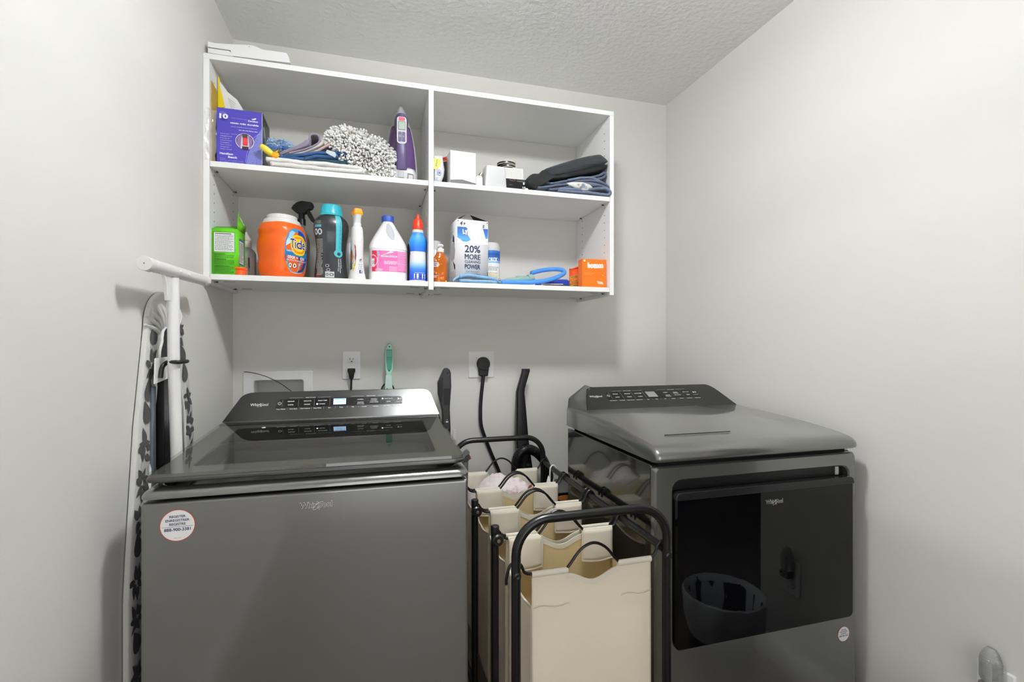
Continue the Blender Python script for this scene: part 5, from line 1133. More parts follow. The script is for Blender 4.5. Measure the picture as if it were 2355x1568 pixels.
def steam_iron():
    Y = 1.950; cxp = 924
    X = AX(cxp, Y)
    t = thing('steam_iron', 'purple and grey steam iron standing on its heel beside the shelf divider', 'iron', (X-0.003, Y, ZU), radians(-1)); t.scale = (1.07, 1, 1.10)
    pz = lambda v: at(cxp, v, Y).z-ZU
    H = 0.302
    grey = mat('iron_grey_plastic', '#a9a8ab', 0.3); dg = mat('iron_dark_purple', '#544b63', 0.35); pur = mat('iron_translucent_purple', '#5f4576', 0.15, coat=0.4); hp = mat('iron_handle_purple', '#54476e', 0.4); sole = mat('soleplate_metal', '#c9c9c9', 0.25, 0.9)
    def wd(z):     # half width of the soleplate outline at height z
        s = z/H
        return 0.060*max(0.0, (1-s**2.3))**0.78*(0.93+0.07*min(1, s/0.15))
    Z = [H*i/24 for i in range(25)]
    # soleplate at the back, rim, body
    def sl(y0, y1, k, m, name, za=0.02, zb=0.995, grow=0.0):
        g = G(); R_ = []
        for i in range(26):
            z = H*(za+(zb-za)*i/25); w_ = max(0.0012, wd(z)*k+grow)
            R_.append([(a, y, z) for a, y in ((-w_, y1), (-w_, y0+0.002), (-w_*0.92, y0), (w_*0.92, y0), (w_, y0+0.002), (w_, y1))])
        g.loft(R_, m); return g.obj(name, t, ang=40)
    sl(0.040, 0.046, 1.0, sole, 'soleplate'); sl(0.020, 0.040, 1.02, grey, 'skirt')
    # swelling water tank
    g = G(); R_ = []
    for i in range(24):
        s = 0.10+0.66*i/23; z = H*s; w_ = wd(z)*0.95; dpt = 0.030+0.022*sin(pi*min(1, (s-0.02)/0.9))
        ring = []
        for j in range(15):
            a = pi*j/14; ring.append((-w_*cos(a), 0.027-dpt*abs(sin(a))**0.7, z))
        R_.append(ring+[(w_, 0.028, z), (-w_, 0.028, z)])
    g.loft(R_, pur); g.obj('water_tank', t, ang=40)
    # nose cowl
    g = G(); R_ = []
    for i in range(16):
        s = 0.70+0.29*i/15; z = H*s; w_ = max(0.004, wd(z)*0.96); dpt = 0.05*(1-((s-0.70)/0.33)**2)+0.006
        R_.append([(-w_*cos(pi*j/12), 0.027-dpt*abs(sin(pi*j/12))**0.8, z) for j in range(13)]+[(w_, 0.028, z), (-w_, 0.028, z)])
    g.loft(R_, grey); g.obj('nose', t, ang=40)
    # dark upper bridge running into the handle, then the long handle
    g = G(); R_ = []
    for z, w_, y in ((0.252, 0.010, -0.028), (0.244, 0.017, -0.042), (0.232, 0.022, -0.054), (0.215, 0.0245, -0.066), (0.19, 0.020, -0.072), (0.17, 0.017, -0.074)):
        R_.append([(-w_*cos(pi*j/12), y+0.014-0.022*abs(sin(pi*j/12))**0.8, z) for j in range(13)]+[(w_, 0.02, z), (-w_, 0.02, z)])
    g.loft(R_, dg); g.obj('bridge', t, ang=40)
    g = G(); R_ = []
    for z, w_, y in ((0.235, 0.012, -0.060), (0.20, 0.0165, -0.070), (0.15, 0.0170, -0.075), (0.10, 0.0178, -0.075), (0.055, 0.0185, -0.070), (0.040, 0.0190, -0.064)):
        R_.append([(x, y+yy, z) for x, yy in sup(w_, 0.013, 2.5, 24)])
    g.loft(R_, hp); h = g.obj('handle', t, ang=40)
    # heel block
    g = G(); R_ = []
    for z, w_, y0 in ((0.0, 0.050, -0.066), (0.004, 0.053, -0.070), (0.030, 0.053, -0.072), (0.045, 0.047, -0.070), (0.052, 0.036, -0.062)):
        R_.append([(x, (y0+0.046)/2+y, z) for x, y in rrect(w_, (0.046-y0)/2, 0.014, 4)])
    g.loft(R_, mat('iron_heel_grey', '#b3b2b2', 0.35)); hl = g.obj('heel', t, ang=40)
    g = G(); g.box((-0.012, -0.0745, 0.012), (0.008, -0.070, 0.034), grey); g.obj('cord_button', hl, bevel=0.002)
    g = G(); g.tube([(0.022, -0.074, 0.010), (0.022, -0.076, 0.028), (0.040, -0.072, 0.026), (0.042, -0.070, 0.008), (0.030, -0.074, 0.006)], 0.0018, mat('iron_bail_grey', '#8b8a8c', 0.3), 8); g.obj('cord_bail', hl)
    g = G(); g.lathe([(0, 0), (0.008, 0), (0.008, 0.003), (0.006, 0.005), (0, 0.005)], M_PLAS, 20, T(-0.034, -0.020, 0.125, rx=radians(90))); g.obj('spray_dial', t)
    # control display on the handle
    p = Print(lambda u, v, off: (u, -0.0885-off-0.0*v, 0.165+v), step=0.0006)
    def rr(cu, cv, w_, h_, r_, c_, l_): p.fan((cu, cv), rrect(w_, h_, r_, 4, cu, cv), c_, l_)
    rr(0.0, 0.005, 0.0165, 0.046, 0.010, '#d9d9dc', 0); rr(0.0, 0.005, 0.0148, 0.0435, 0.009, '#b9b9bd', 1)
    rr(0.0, 0.043, 0.011, 0.006, 0.004, '#c23a4a', 2); rr(0.0, 0.020, 0.0125, 0.015, 0.002, '#3a3a3a', 2); rr(0.0, 0.020, 0.0110, 0.013, 0.001, '#99a594', 3)
    rr(-0.0064, -0.018, 0.0060, 0.017, 0.003, '#3a2c58', 2); rr(0.0064, -0.018, 0.0060, 0.017, 0.003, '#3a2c58', 2)
    p.ring(-0.006, -0.016, 0.003, 0.004, 0.0008, '#cfc8e0', 3); p.text('S', 0.006, -0.020, 0.006, '#cfc8e0', 3)
    p.obj('display', h, 'grey control display with red tip')
    # clear storage case behind
    g = G(); a = AX(953, 2.12); b = AX(968, 2.12)
    for z in (0.004, 0.018, 0.031): g.tube([(a, 2.10, ZU+z), (b, 2.10, ZU+z), (b, 2.17, ZU+z), (a, 2.17, ZU+z)], 0.0016, mat('clear_rack_plastic', '#c9c9c6', 0.25, trans=0.3), 6, closed=True)
    for x, y in ((a, 2.10), (b, 2.10), (b, 2.17), (a, 2.17)): g.tube([(x, y, ZU+0.002), (x, y, ZU+0.033)], 0.0016, mat('clear_rack_plastic', '#c9c9c6'), 6)
    tag(g.obj('wire_rack', None), 'tiny pale wire rack behind the steam iron', 'rack')
steam_iron()

def upper_right():
    # yellow and white bag
    Y = 1.885
    P = [(998, 418), (998, 356), (1004, 355), (1018, 356), (1020, 370), (1023, 388), (1021, 404), (1016, 417)]
    q = [(AX(u, Y), max(at(u, v, Y).z-ZU, 0.0)) for u, v in P]; q = [(max(x, 0.2120), z) for x, z in q]; cx = 0.232
    t = thing('duster_refill_bag', 'yellow and white printed pouch against the shelf divider', 'pouch', (cx, Y, ZU))
    g = G(); R_ = []
    C = (0.2325, 0.06)
    for sc, y in ((0.75, 0.028), (1, 0.014), (1.0, 0.010), (0.7, -0.002)): R_.append([(C[0]+(x-C[0])*sc-cx, y, max(0.0, C[1]+(z-C[1])*sc)) for x, z in q])
    g.loft(R_, mat('pouch_white', '#e6e8ea', 0.35)); bg = g.obj('pouch_body', t, ang=60)
    p = Print(lambda u, v, off: (u, -0.0025-off, v), step=0.0005)
    p.poly([(-0.020, 0.062), (-0.020, 0.100), (-0.010, 0.103), (0.010, 0.103), (0.012, 0.085), (0.004, 0.066), (-0.01, 0.058)], '#f1df3a'); p.poly([(-0.012, 0.070), (-0.006, 0.100), (-0.001, 0.100), (-0.004, 0.070)], '#8c9148', 1)
    p.ell(0.006, 0.047, 0.0075, 0.012, '#2f3a72', 1); p.ell(0.006, 0.047, 0.0055, 0.0095, '#dfe2ee', 2); p.ell(0.006, 0.047, 0.004, 0.006, '#3a4684', 3)
    p.text('Duster', -0.006, 0.065, 0.006, '#3a4684', 1, w=0.032, rot=-pi/2, al='l'); p.lines(-0.014, 0.008, 0.002, 0.030, 5, '#9fb2cc', 1, 0.4, 3, 3)
    p.obj('pouch_print', bg)
    # red lid tin
    Y2 = 1.975; X = AX(1034, Y2)
    t = thing('red_lid_tin', 'dark round tin with red lid half hidden behind the white glossy box', 'tin', (X, Y2, ZU))
    G().lathe([(0, 0), (0.036, 0), (0.036, 0.118), (0, 0.118)], mat('tin_dark', '#4a4744', 0.25, 0.6), 36).obj('tin_body', t, ang=30)
    G().lathe([(0, 0.117), (0.0385, 0.117), (0.0385, 0.119), (0.037, 0.121), (0.033, 0.137), (0.030, 0.139), (0, 0.140)], mat('red_lid', '#a8211c', 0.3), 36).obj('lid', t, ang=30)
    G().lathe([(0.0388, 0.1165), (0.0396, 0.118), (0.0388, 0.1195), (0.0375, 0.118), (0.0388, 0.1165)], mat('cream_ring', '#d8c8a0', 0.4), 36).obj('lid_ring', t)
    # glossy white box with silver foot
    Y = 1.868; xl, xr = AX(1033, Y), AX(1092, Y); w = xr-xl
    gb = mat('white_gloss_card', '#f0f0f0', 0.12, coat=0.5)
    t, o = carton('glossy_white_box', 'glossy white upright box with silver bottom band on the right upper shelf', w, 0.070, 0.134, ((xl+xr)/2+0.002, Y+0.037, ZU), radians(4), gb)
    f = face_fns(w, 0.07, 0.134); p = Print(f['front'])
    sv = mat('silver_foil_band', '#8f8b8b', 0.18, 0.7)
    p.poly([(-w/2, 0.001), (w/2, 0.001), (w/2, 0.015), (-0.003, 0.024), (-w/2, 0.019)], sv); p.ell(0.014, 0.085, 0.010, 0.030, '#e2dcdf', 0); p.ring(0.036, 0.028, 0.004, 0.012, 0.0006, '#c4c4c4', 1)
    p.poly([(-w/2, 0.019), (-0.003, 0.024), (w/2, 0.015), (w/2, 0.0165), (-0.003, 0.0262), (-w/2, 0.0205)], '#c0bcbc', 1)
    p.obj('front_print', o)
    # little bottle with metal cap
    Y = 1.872; X = AX(1102, Y)
    t = thing('small_white_bottle', 'tiny white bottle with tilted metal cap between glossy box and frosted tub', 'bottle', (X, Y, ZU))
    G().lathe([(0, 0), (0.0135, 0), (0.0140, 0.002), (0.0140, 0.038), (0.010, 0.044), (0.007, 0.046), (0, 0.046)], M_PLAS, 28).obj('bottle_body', t, ang=40)
    G().lathe([(0, -0.001), (0.0085, -0.001), (0.0088, 0.009), (0.007, 0.011), (0, 0.011)], M_STEEL, 24, T(0.005, 0, 0.047, ry=radians(28))).obj('cap', t, ang=40)
    # frosted tub
    Y = 1.885; X = (AX(1110, Y)+AX(1163, Y))/2
    t = thing('frosted_tub', 'frosted white plastic tub behind the small white bottle', 'tub', (X, Y, ZU), radians(6))
    g = G(); g.loft([[(x, y, z) for x, y in rrect(a, b, 0.009, 5)] for z, a, b in ((0, 0.0445, 0.024), (0.003, 0.046, 0.026), (0.070, 0.0420, 0.025), (0.086, 0.0405, 0.025), (0.0875, 0.040, 0.0245), (0.0875, 0.037, 0.021), (0.083, 0.036, 0.02))], mat('frosted_white_plastic', '#e4e4e4', 0.35, trans=0.15)); g.obj('tub_body', t, ang=35)
    # tape rolls stacked on a card
    Yk = 1.935
    xk = (AX(1163, 1.875)+AX(1213, 1.875))/2
    # black box with white lettering, white card on it
    t, o = carton('bulb_box', 'low black light bulb box with white lettering under the white card', AX(1214, 1.875)-AX(1162, 1.875), 0.105, 0.050, (xk, 1.932, ZU), 0, mat('black_gloss_card', '#0e0e10', 0.2, coat=0.4))
    w = AX(1214, 1.875)-AX(1162, 1.875); f = face_fns(w, 0.105, 0.05); p = Print(f['front'])
    p.text('BV', w/2-0.012, 0.030, 0.009, '#ececec', 1, w=0.015, bold=0.03); p.text('LED', w/2-0.013, 0.015, 0.007, '#ececec', 1, w=0.018, bold=0.03); p.text('GE', w/2-0.006, 0.005, 0.004, '#ececec', 1)
    p.rect(-w/2+0.001, 0.012, -w/2+0.004, 0.016, '#dddddd', 1); p.rect(-w/2+0.001, 0.004, -w/2+0.004, 0.008, '#dddddd', 1); p.ring(-0.016, 0.045, 0.012, 0.004, 0.001, '#9a6a60', 1); p.lines(-0.03, 0.024, -0.015, 0.026, 1, '#777777', 1, 0.5, 1, 2)
    p.poly([(0.0, 0.045), (0.018, 0.047), (w/2-0.002, 0.046), (w/2-0.002, 0.040), (0.004, 0.039)], '#3a3a3e', 0); p.obj('front_print', o)
    wc = AX(1205, 1.875)-AX(1162, 1.875)
    t, o2 = carton('bulb_carton', 'small white carton with fine print lying on the black box', wc, 0.080, 0.0455, (AX(1162, 1.875)+wc/2, 1.924, ZU+0.0502), 0, mat('white_card_stock', '#e2e0db'))
    p = Print(face_fns(wc, 0.08, 0.0455)['front'])
    for i in range(9): p.rect(-wc/2+0.006+i*0.0078, 0.012+(i*7 % 5)*0.002, -wc/2+0.0066+i*0.0078, 0.040, '#b9b9b4', 1)
    p.lines(-wc/2+0.004, 0.004, wc/2-0.004, 0.043, 10, '#c9c9c4', 1, 0.25, 5, 6); p.obj('front_print', o2)
    zt = ZU+0.0502+0.0460
    for i, (u, dz, r, lab) in enumerate(((1184, 0.0, 0.031, 'lowest black tape roll of the stack on the white carton'), (1167, 0.0115, 0.033, 'middle black tape roll of the stack on the white carton'), (1164, 0.0235, 0.038, 'topmost and largest black tape roll on the white carton'))):
        X = AX(u, 1.94)
        t = thing('tape_roll', lab, 'tape', (X, 1.938, zt+dz), 0, 'tape rolls on the white carton'); hh = 0.011
        G().lathe([(r*0.45, 0), (r, 0), (r, hh), (r*0.45, hh), (r*0.45, 0)], mat('tape_black', '#1a1917', 0.35), 40).obj('tape_wound', t, ang=30)
        for z in (0.0, hh-0.0018): G().lathe([(r*0.42, z), (r*1.02, z), (r*1.02, z+0.0020), (r*0.42, z+0.0020), (r*0.42, z)], mat('tape_edge_tan', '#cfc6b2', 0.5), 40).obj('tape_rim', t, ang=30)
    # folded clothes
    Y = 1.850
    def px(L, Yq=Y): return [(at(u, v, Yq).x, max(at(u, v, Yq).z-ZU, 0.003)) for u, v in L]
    tb = mat('blue_grey_terry', '#66728a', 0.95, bump=1.0, scale=380, vary=0.12, sheen=0.3); gb2 = mat('slate_cotton', '#525c70', 0.9, bump=0.5, scale=500, vary=0.1, sheen=0.2); bk = mat('charcoal_heather', '#26282c', 0.9, bump=0.4, scale=800, vary=0.25, sheen=0.25); jet = mat('black_cotton', '#101112', 0.85, bump=0.4, scale=600, vary=0.1)
    o = sheet('blue_grey_towel', px([(1282, 440), (1300, 441), (1330, 443), (1370, 446), (1396, 450), (1402, 446), (1400, 439), (1390, 434), (1370, 436), (1340, 438), (1310, 437), (1284, 436)]), Y-0.012, 2.04, 0.0105, tb, 0.0035, 7, loc=(0, 0, ZU), seed=31)
    tag(o, 'blue grey terry towel at the bottom of the right cloth pile', 'towel')
    o = sheet('slate_cloth', px([(1236, 432), (1262, 430), (1300, 424), (1340, 416), (1380, 420), (1396, 430), (1399, 436), (1385, 430), (1350, 426), (1310, 431), (1285, 434), (1262, 437)]), Y-0.008, 2.03, 0.0085, gb2, 0.003, 7, loc=(0, 0, ZU), seed=33)
    tag(o, 'slate grey folded cloth in the middle of the right cloth pile', 'cloth')
    o = sheet('blue_grey_washcloth', px([(1305, 415), (1335, 409), (1365, 411), (1385, 420), (1394, 425), (1390, 430), (1370, 424), (1340, 420)]), Y-0.004, 2.02, 0.0085, tb, 0.003, 7, loc=(0, 0, ZU), seed=35)
    tag(o, 'blue grey washcloth directly under the black garment', 'cloth')
    # patterned white cloth
    pw = mat('white_printed_cotton', '#dcdad4', 0.85, bump=0.3, scale=500)
    g = G(); q = px([(1302, 420), (1318, 418), (1340, 418), (1358, 424), (1364, 430), (1356, 440), (1338, 438), (1320, 430)], Y-0.012); cx = sum(a for a, b in q)/len(q); cz = sum(b for a, b in q)/len(q)
    g.loft([[(cx+(a-cx)*s_, Y+y, ZU+cz+(b-cz)*s_) for a, b in q] for s_, y in ((0.85, 0.006), (1, 0.0), (0.97, -0.010), (0.6, -0.015))], pw)
    t = g.obj('printed_cloth', None, ang=70); tag(t, 'white cloth with grey floral print tucked into the right pile', 'cloth')
    p = Print(lambda u, v, off: (u, Y-0.0148-off+0.0*v, v), step=0.0004)
    for i, (u, v, a, b, c_) in enumerate(((1341, 427, 0.007, 0.008, '#7a869c'), (1347, 431, 0.005, 0.005, '#a9b2c0'), (1336, 431, 0.005, 0.004, '#8c7f7a'), (1330, 425, 0.004, 0.003, '#b9a8a4'))):
        q_ = at(u, v, Y-0.014); p.ell(q_.x, q_.z, a, b, c_, i % 2); p.ring(q_.x, q_.z, a*1.25, b*1.25, 0.0008, '#5d6676', 2)
    p.obj('floral_print', t)
    # black garment: folded, draped from lower left up to the right
    slab('black_garment', px([(1251, 391), (1262, 386), (1300, 374), (1340, 363), (1374, 357), (1384, 360), (1396, 371), (1393, 375), (1382, 379), (1340, 391), (1300, 400), (1270, 404), (1263, 403), (1257, 396)]), Y-0.012, 0.18, bk, 'charcoal folded garment draped over the top of the right cloth pile', 'garment', 41, 0.009)
    slab('black_cloth', px([(1216, 428), (1212, 420), (1214, 408), (1224, 400), (1232, 404), (1242, 396), (1249, 391), (1256, 397), (1262, 405), (1300, 403), (1340, 394), (1376, 383), (1394, 378), (1396, 386), (1380, 393), (1340, 401), (1300, 409), (1264, 413), (1254, 406), (1248, 412), (1240, 424), (1234, 434), (1224, 433)]), Y-0.004, 0.17, jet, 'jet black folded cloth beneath the charcoal garment', 'cloth', 43, 0.004)
    o = sheet('slate_shirt', px([(1234, 434), (1245, 421), (1253, 413), (1264, 420), (1290, 418), (1340, 410), (1380, 402), (1392, 395), (1395, 402), (1384, 409), (1360, 413)]), Y+0.004, 2.02, 0.009, gb2, 0.002, 7, loc=(0, 0, ZU), seed=45)
    tag(o, 'slate grey folded shirt showing under the jet black cloth', 'shirt')
    g = G(); q = at(1212, 433, 1.846); g.ball((0, 0, 0.004), 0.006, M_PLAS, 8, 1.3, 1, 0.6); tag(g.obj('cotton_ball', None, (q.x, 1.852, ZU)), 'tiny white fluff ball at the foot of the black garment', 'fluff')
upper_right()

def on_top():
    Y = 1.852; zt = CZT+0.0002; wp = mat('white_folded_plastic', '#ececea', 0.35); 
    def px(L, Yq): return [(at(u, v, Yq).x, max(at(u, v, Yq).z, zt)) for u, v in L]
    g = G(); g.prism(px([(478, 97), (494, 101), (530, 103.5), (582, 106), (591, 110), (603, 116), (628, 119), (659, 124), (664, 133), (668, 147), (600, 139), (536, 131), (531, 124), (530, 118), (478, 110)], Y), Y, Y+0.20, wp)
    p0 = at(573, 110, Y); g.add([(p0.x+0.0012*cos(2*pi*k/10), Y-0.0004, p0.z+0.0012*sin(2*pi*k/10)) for k in range(10)], [tuple(range(10))], M_DARK)
    tag(g.obj('bracket_panel', None, (0, 0, 0.0036), bevel=0.001), 'bent white plastic panel lying uppermost on top of the shelf unit', 'panel')
    Y = 1.846
    g = G(); g.prism(px([(478, 110), (528, 117), (531, 121), (535, 127), (535, 129), (526, 128), (478, 121)], Y), Y, Y+0.006, wp); tag(g.obj('white_strip', None, bevel=0.0008), 'short white plastic strip at the left front on top of the shelf unit', 'strip')
on_top()
# ================================================================== WALL FITTINGS
def plate(name, label, cat, x0, x1, z0, z1, yw=YB):
    cx, cz = (x0+x1)/2, (z0+z1)/2; w, h = (x1-x0)/2, (z1-z0)/2
    t = thing(name, label, cat, (cx, yw-0.0002, cz)); g = G()
    g.loft([[(a, -y, b) for a, b in rrect(w-i, h-i, 0.004, 3)] for y, i in ((0, 0), (0.003, 0), (0.0055, 0.003))], M_PLAS); g.obj('cover_plate', t, ang=30)
    return t
def wall_fittings():
    # recessed washer box frame
    t = thing('washer_outlet_box', 'white recessed plumbing box in the wall behind the washing machine', 'outlet box', (-0.39, YB, 0.98))
    ox0, ox1, oz0, oz1 = -0.523, -0.258, 0.855, 1.083; ix0, ix1, iz0, iz1 = -0.483, -0.295, 0.901, 1.045
    def rr(x0, x1, z0, z1, y, r): return [(a+0.39, y, b-0.98) for a, b in rrect((x1-x0)/2, (z1-z0)/2, r, 4, (x0+x1)/2, (z0+z1)/2)]
    g = G(); g.loft([rr(ox0, ox1, oz0, oz1, -0.0003, 0.006), rr(ox0, ox1, oz0, oz1, -0.004, 0.006), rr(ox0+.003, ox1-.003, oz0+.003, oz1-.003, -0.0065, 0.005), rr(ix0-.003, ix1+.003, iz0-.003, iz1+.003, -0.0065, 0.010), rr(ix0, ix1, iz0, iz1, -0.002, 0.010), rr(ix0, ix1, iz0, iz1, 0.088, 0.010)], M_PLAS, False, True)
    g.obj('box_frame', t, ang=30)
    g = G(); g.tube([(-0.04, 0.05, -0.079), (-0.04, 0.05, -0.03)], 0.008, mat('brass', '#b08a4a', 0.3, 0.9)); g.tube([(-0.055, 0.035, -0.03), (-0.025, 0.035, -0.03)], 0.006, mat('valve_red', '#8c2a22', 0.4)); g.obj('water_valve', t)
    g = G(); g.tube([(0.04, 0.05, -0.079), (0.04, 0.05, -0.03)], 0.008, mat('brass', '#b08a4a')); g.tube([(0.025, 0.035, -0.03), (0.055, 0.035, -0.03)], 0.006, mat('valve_blue', '#2a4a8c', 0.4)); g.obj('water_valve', t)
    # thin black wire
    A = [at(561, 855, 2.183), at(580, 857, 2.180), at(610, 865, 2.165), at(640, 879, 2.14), at(660, 892, 2.11), at(672, 903, 2.08), at(680, 925, 2.04), at(684, 960, 2.0)]
    tag(G().tube(smooth_path(A, 6), 0.0014, M_CORD, 8).obj('thin_wire'), 'thin black wire arching in front of the white recessed box', 'wire')
    # duplex outlet
    t = plate('duplex_outlet', 'white duplex wall outlet above the washing machine console', 'outlet', -0.1395, -0.0640, 1.0440, 1.1650)
    g = G(); 
    for dz in (0.0235, -0.0235): g.loft([[(a, -y, b+dz) for a, b in sup(0.0165-i, 0.0145-i, 3.0, 28)] for y, i in ((0.004, 0), (0.0078, 0), (0.0084, 0.001))], M_PLAS)
    g.obj('sockets', t, ang=30)
    p = Print(plane_fn((0, -0.0085, 0), (1, 0, 0), (0, 0, 1)))
    for dz in (0.0235,): p.rect(-0.0075, dz-0.001, -0.0055, dz+0.008, '#161616'); p.rect(0.0055, dz, 0.0075, dz+0.007, '#161616'); p.ell(0, dz-0.007, 0.0028, 0.0028, '#161616')
    p.obj('slots', t)
    g = G(); R_ = [[(a+x, y, b+z) for a, b in rrect(w, h, r, 4)] for x, y, z, w, h, r in ((0, -0.0085, -0.023, 0.0150, 0.0125, 0.005), (0, -0.020, -0.024, 0.0150, 0.0125, 0.005), (0, -0.026, -0.025, 0.013, 0.0105, 0.005))]
    cpl = thing('washer_power_cord', 'thin black power cord plugged into the duplex outlet', 'cord', (-0.10175, YB-0.03, 1.08)); 
    g = G(); g.loft([[(a, b+0.007, z) for a, b in rrect(w, d, min(w, d)*0.6, 4)] for z, w, d in ((0.012, 0.010, 0.010), (0.011, 0.0155, 0.0135), (0.000, 0.0155, 0.0135), (-0.014, 0.011, 0.011), (-0.032, 0.0085, 0.009), (-0.034, 0.006, 0.006))], M_CORD); g.obj('plug', cpl, ang=40)
    A = [(0, 0.007, -0.03), (-0.001, 0.006, -0.07), (-0.003, 0.0, -0.12), (-0.004, -0.01, -0.20), (-0.02, -0.02, -0.40), (-0.05, -0.06, -0.55)]
    G().tube(smooth_path(A, 6), 0.0042, M_CORD, 10).obj('cable', cpl)
    # dryer outlet
    t = plate('dryer_outlet', 'square white wall outlet with a large round black plug', 'outlet', 0.4095, 0.5310, 1.0395, 1.1630)
    p = Print(plane_fn((0, -0.0056, 0), (1, 0, 0), (0, 0, 1))); p.ring(0, 0.000, 0.031, 0.032, 0.0012, '#b9b9b5', 0); p.ell(-0.0235, 0.031, 0.0022, 0.0014, '#55554f', 1, 10); p.ell(0.0205, 0.031, 0.0016, 0.0022, '#55554f', 1, 10); p.obj('plate_marks', t)
    c = thing('dryer_power_cord', 'thick black dryer cord hanging from the large round plug', 'cord', (0.4720, YB-0.036, 1.10))
    g = G(); g.loft([[(a+0.0045, 0.030-y, b+0.004) for a, b in outline] for y, outline in ((0.0, sup(0.030, 0.032, 2, 32)), (0.022, sup(0.030, 0.032, 2, 32)), (0.032, sup(0.026, 0.028, 2, 32)))], M_CORD); g.obj('plug', c, ang=40)
    P = [(-0.022, 0.000), (0.030, 0.000), (0.024, -0.052), (-0.017, -0.052)]
    g = G(); g.prism(P, 0.002, 0.024, M_CORD); g.obj('plug_neck', c, bevel=0.005)
    Yc = YB-0.028
    o = Vector((0.4720, YB-0.036, 1.10))
    A = [Vector((0.475, Yc, 1.055))]+[at(u, v, y) for u, v, y in ((1110, 880, Yc), (1106, 920, Yc), (1105, 950, Yc), (1107, 980, 2.172), (1117, 1010, 2.178), (1130, 1043, 2.181), (1148, 1085, 2.181), (1160, 1120, 2.181), (1175, 1180, 2.181))]
    G().tube([q-o for q in smooth_path(A, 6)], 0.0082, M_CORD, 12).obj('cable', c)
    # mint brush handle leaning on the wall
    Y = 2.150; o = at(895, 840, Y)
    t = thing('mint_brush', 'mint green brush handle leaning against the wall behind the washer console', 'brush', (o.x, Y, 1.10)); o = Vector((o.x, Y, 1.10)); mint = mat('mint_plastic', '#a9dcc6', 0.35); mintp = mat('pale_mint_plastic', '#cfe8dc', 0.35)
    def L(P, Yq=Y): return [((at(u, v, Yq)-o).x, (at(u, v, Yq)-o).z) for u, v in P]
    P = L([(892, 793), (896, 789), (900, 791), (903, 800), (904, 830), (903.5, 850), (900, 860), (903, 880), (902, 905), (884, 905), (886, 875), (888, 860), (886, 845), (885.5, 815), (888, 800)])
    g = G(); g.prism(P, -0.006, 0.014, mint); h = g.obj('handle', t, bevel=0.003)
    p = Print(lambda u, v, off: (u, -0.0062-off, v), step=0.0005)
    p.poly(L([(888.5, 803), (901.5, 803), (902, 830), (900.5, 848), (895, 855), (890, 848), (888, 830)]), '#4f9a86'); p.poly(L([(889.5, 806), (900.5, 806), (901, 820), (889, 820)]), '#6cb3a0', 1)
    p.poly(L([(887.5, 862), (901, 862), (902, 898), (885, 898)]), '#cfe8dc'); 
    for u, v in ((895.5, 797), (894.5, 851.5), (890, 894)): q = at(u, v, Y)-o; p.ell(q.x, q.z, 0.0028, 0.0030, '#101412', 2, 14)
    p.obj('handle_recess', h)
    g = G(); q = at(892, 898, Y)-o; g.tube([(q.x+0.026*cos(a), 0.020, q.z+0.030*sin(a)) for a in [pi*i/16 for i in range(17)]], 0.003, M_BLK, 8); g.obj('hanging_loop', t)
    g = G(); g.tube([(0, 0.004, -0.10), (0, 0.0, -0.5), (-0.005, -0.03, -1.09)], 0.009, mintp, 12); g.obj('pole', t)
    # black vacuum handle beside it
    Y = 2.05; o = Vector((at(1024, 900, Y).x, Y, 0.0))
    t = thing('stick_vacuum', 'black looped vacuum handle sticking up behind the right side of the washer', 'vacuum', tuple(o))
    def V(u, v, dy=0): q = at(u, v, Y)-o; return (q.x, dy, q.z)
    dg = mat('dark_grey_plastic', '#252527', 0.35)
    def XZ(L): return [(V(u, v)[0], V(u, v)[2]) for u, v in L]
    g = G(); g.prism(XZ([(1019, 850), (1023, 846.5), (1028, 846), (1033, 849), (1036, 857), (1037, 888), (1034.5, 922), (1033.5, 940), (1035.5, 988), (1016.5, 988), (1015.5, 945), (1011, 925), (1006.5, 905), (1006, 879)]), -0.018, 0.018, dg); h = g.obj('handle', t, bevel=0.006)
    p = Print(lambda u, v, off: (u, -0.0182-off, v)); p.poly(XZ([(1010, 876), (1017, 866), (1018, 870), (1017, 905), (1014, 925), (1011, 919), (1008, 903), (1008, 882)]), '#050505', 0)
    p.poly(XZ([(1019, 892), (1035, 892), (1033, 925), (1030, 930), (1019, 930)]), '#0a0a0b', 0); q = V(1028, 857); p.ell(q[0], q[2], 0.004, 0.0045, '#000000', 1, 14); q = V(1027, 968); p.rect(q[0]-0.0055, q[2]-0.003, q[0]+0.0045, q[2]+0.002, '#e4e4e4', 1); p.ell(q[0]-0.0005, q[2]+0.008, 0.0015, 0.0015, '#e4e4e4', 1, 8); p.obj('grip_print', h)
    q = V(1026, 985); g = G(); g.tube([q, (q[0]+0.004, 0, 0.30)], 0.019, M_BLK, 16); g.obj('pole', t)
    g = G(); g.loft([[(a, b, z) for a, b in rrect(w, d, 0.02, 4, q[0]+0.004)] for z, w, d in ((0.0, 0.055, 0.06), (0.03, 0.055, 0.06), (0.28, 0.035, 0.04), (0.32, 0.02, 0.02))], M_BLK); g.obj('vacuum_body', t, ang=40)
    # white cable clip on the wall
    q = at(1045, 1000, YB-0.004); o2 = G().box((-0.008, -0.004, -0.024), (0.008, 0.0035, 0.024), M_PLAS).obj('cable_clip', None, (q.x, YB-0.004, q.z), bevel=0.002); tag(o2, 'tiny white clip on the wall right of the washer lid', 'clip')
    # tall upright vacuum with hose behind the cart
    Y = 2.11; o = Vector((0.68, Y, 0))
    t = thing('upright_vacuum', 'black vacuum with bent wand and ribbed hose standing against the wall', 'vacuum', tuple(o))
    def V(u, v, dy=0): q = at(u, v, Y)-o; return Vector((q.x, dy, q.z))
    def pl(C, half): return C
    g = G(); R_ = []
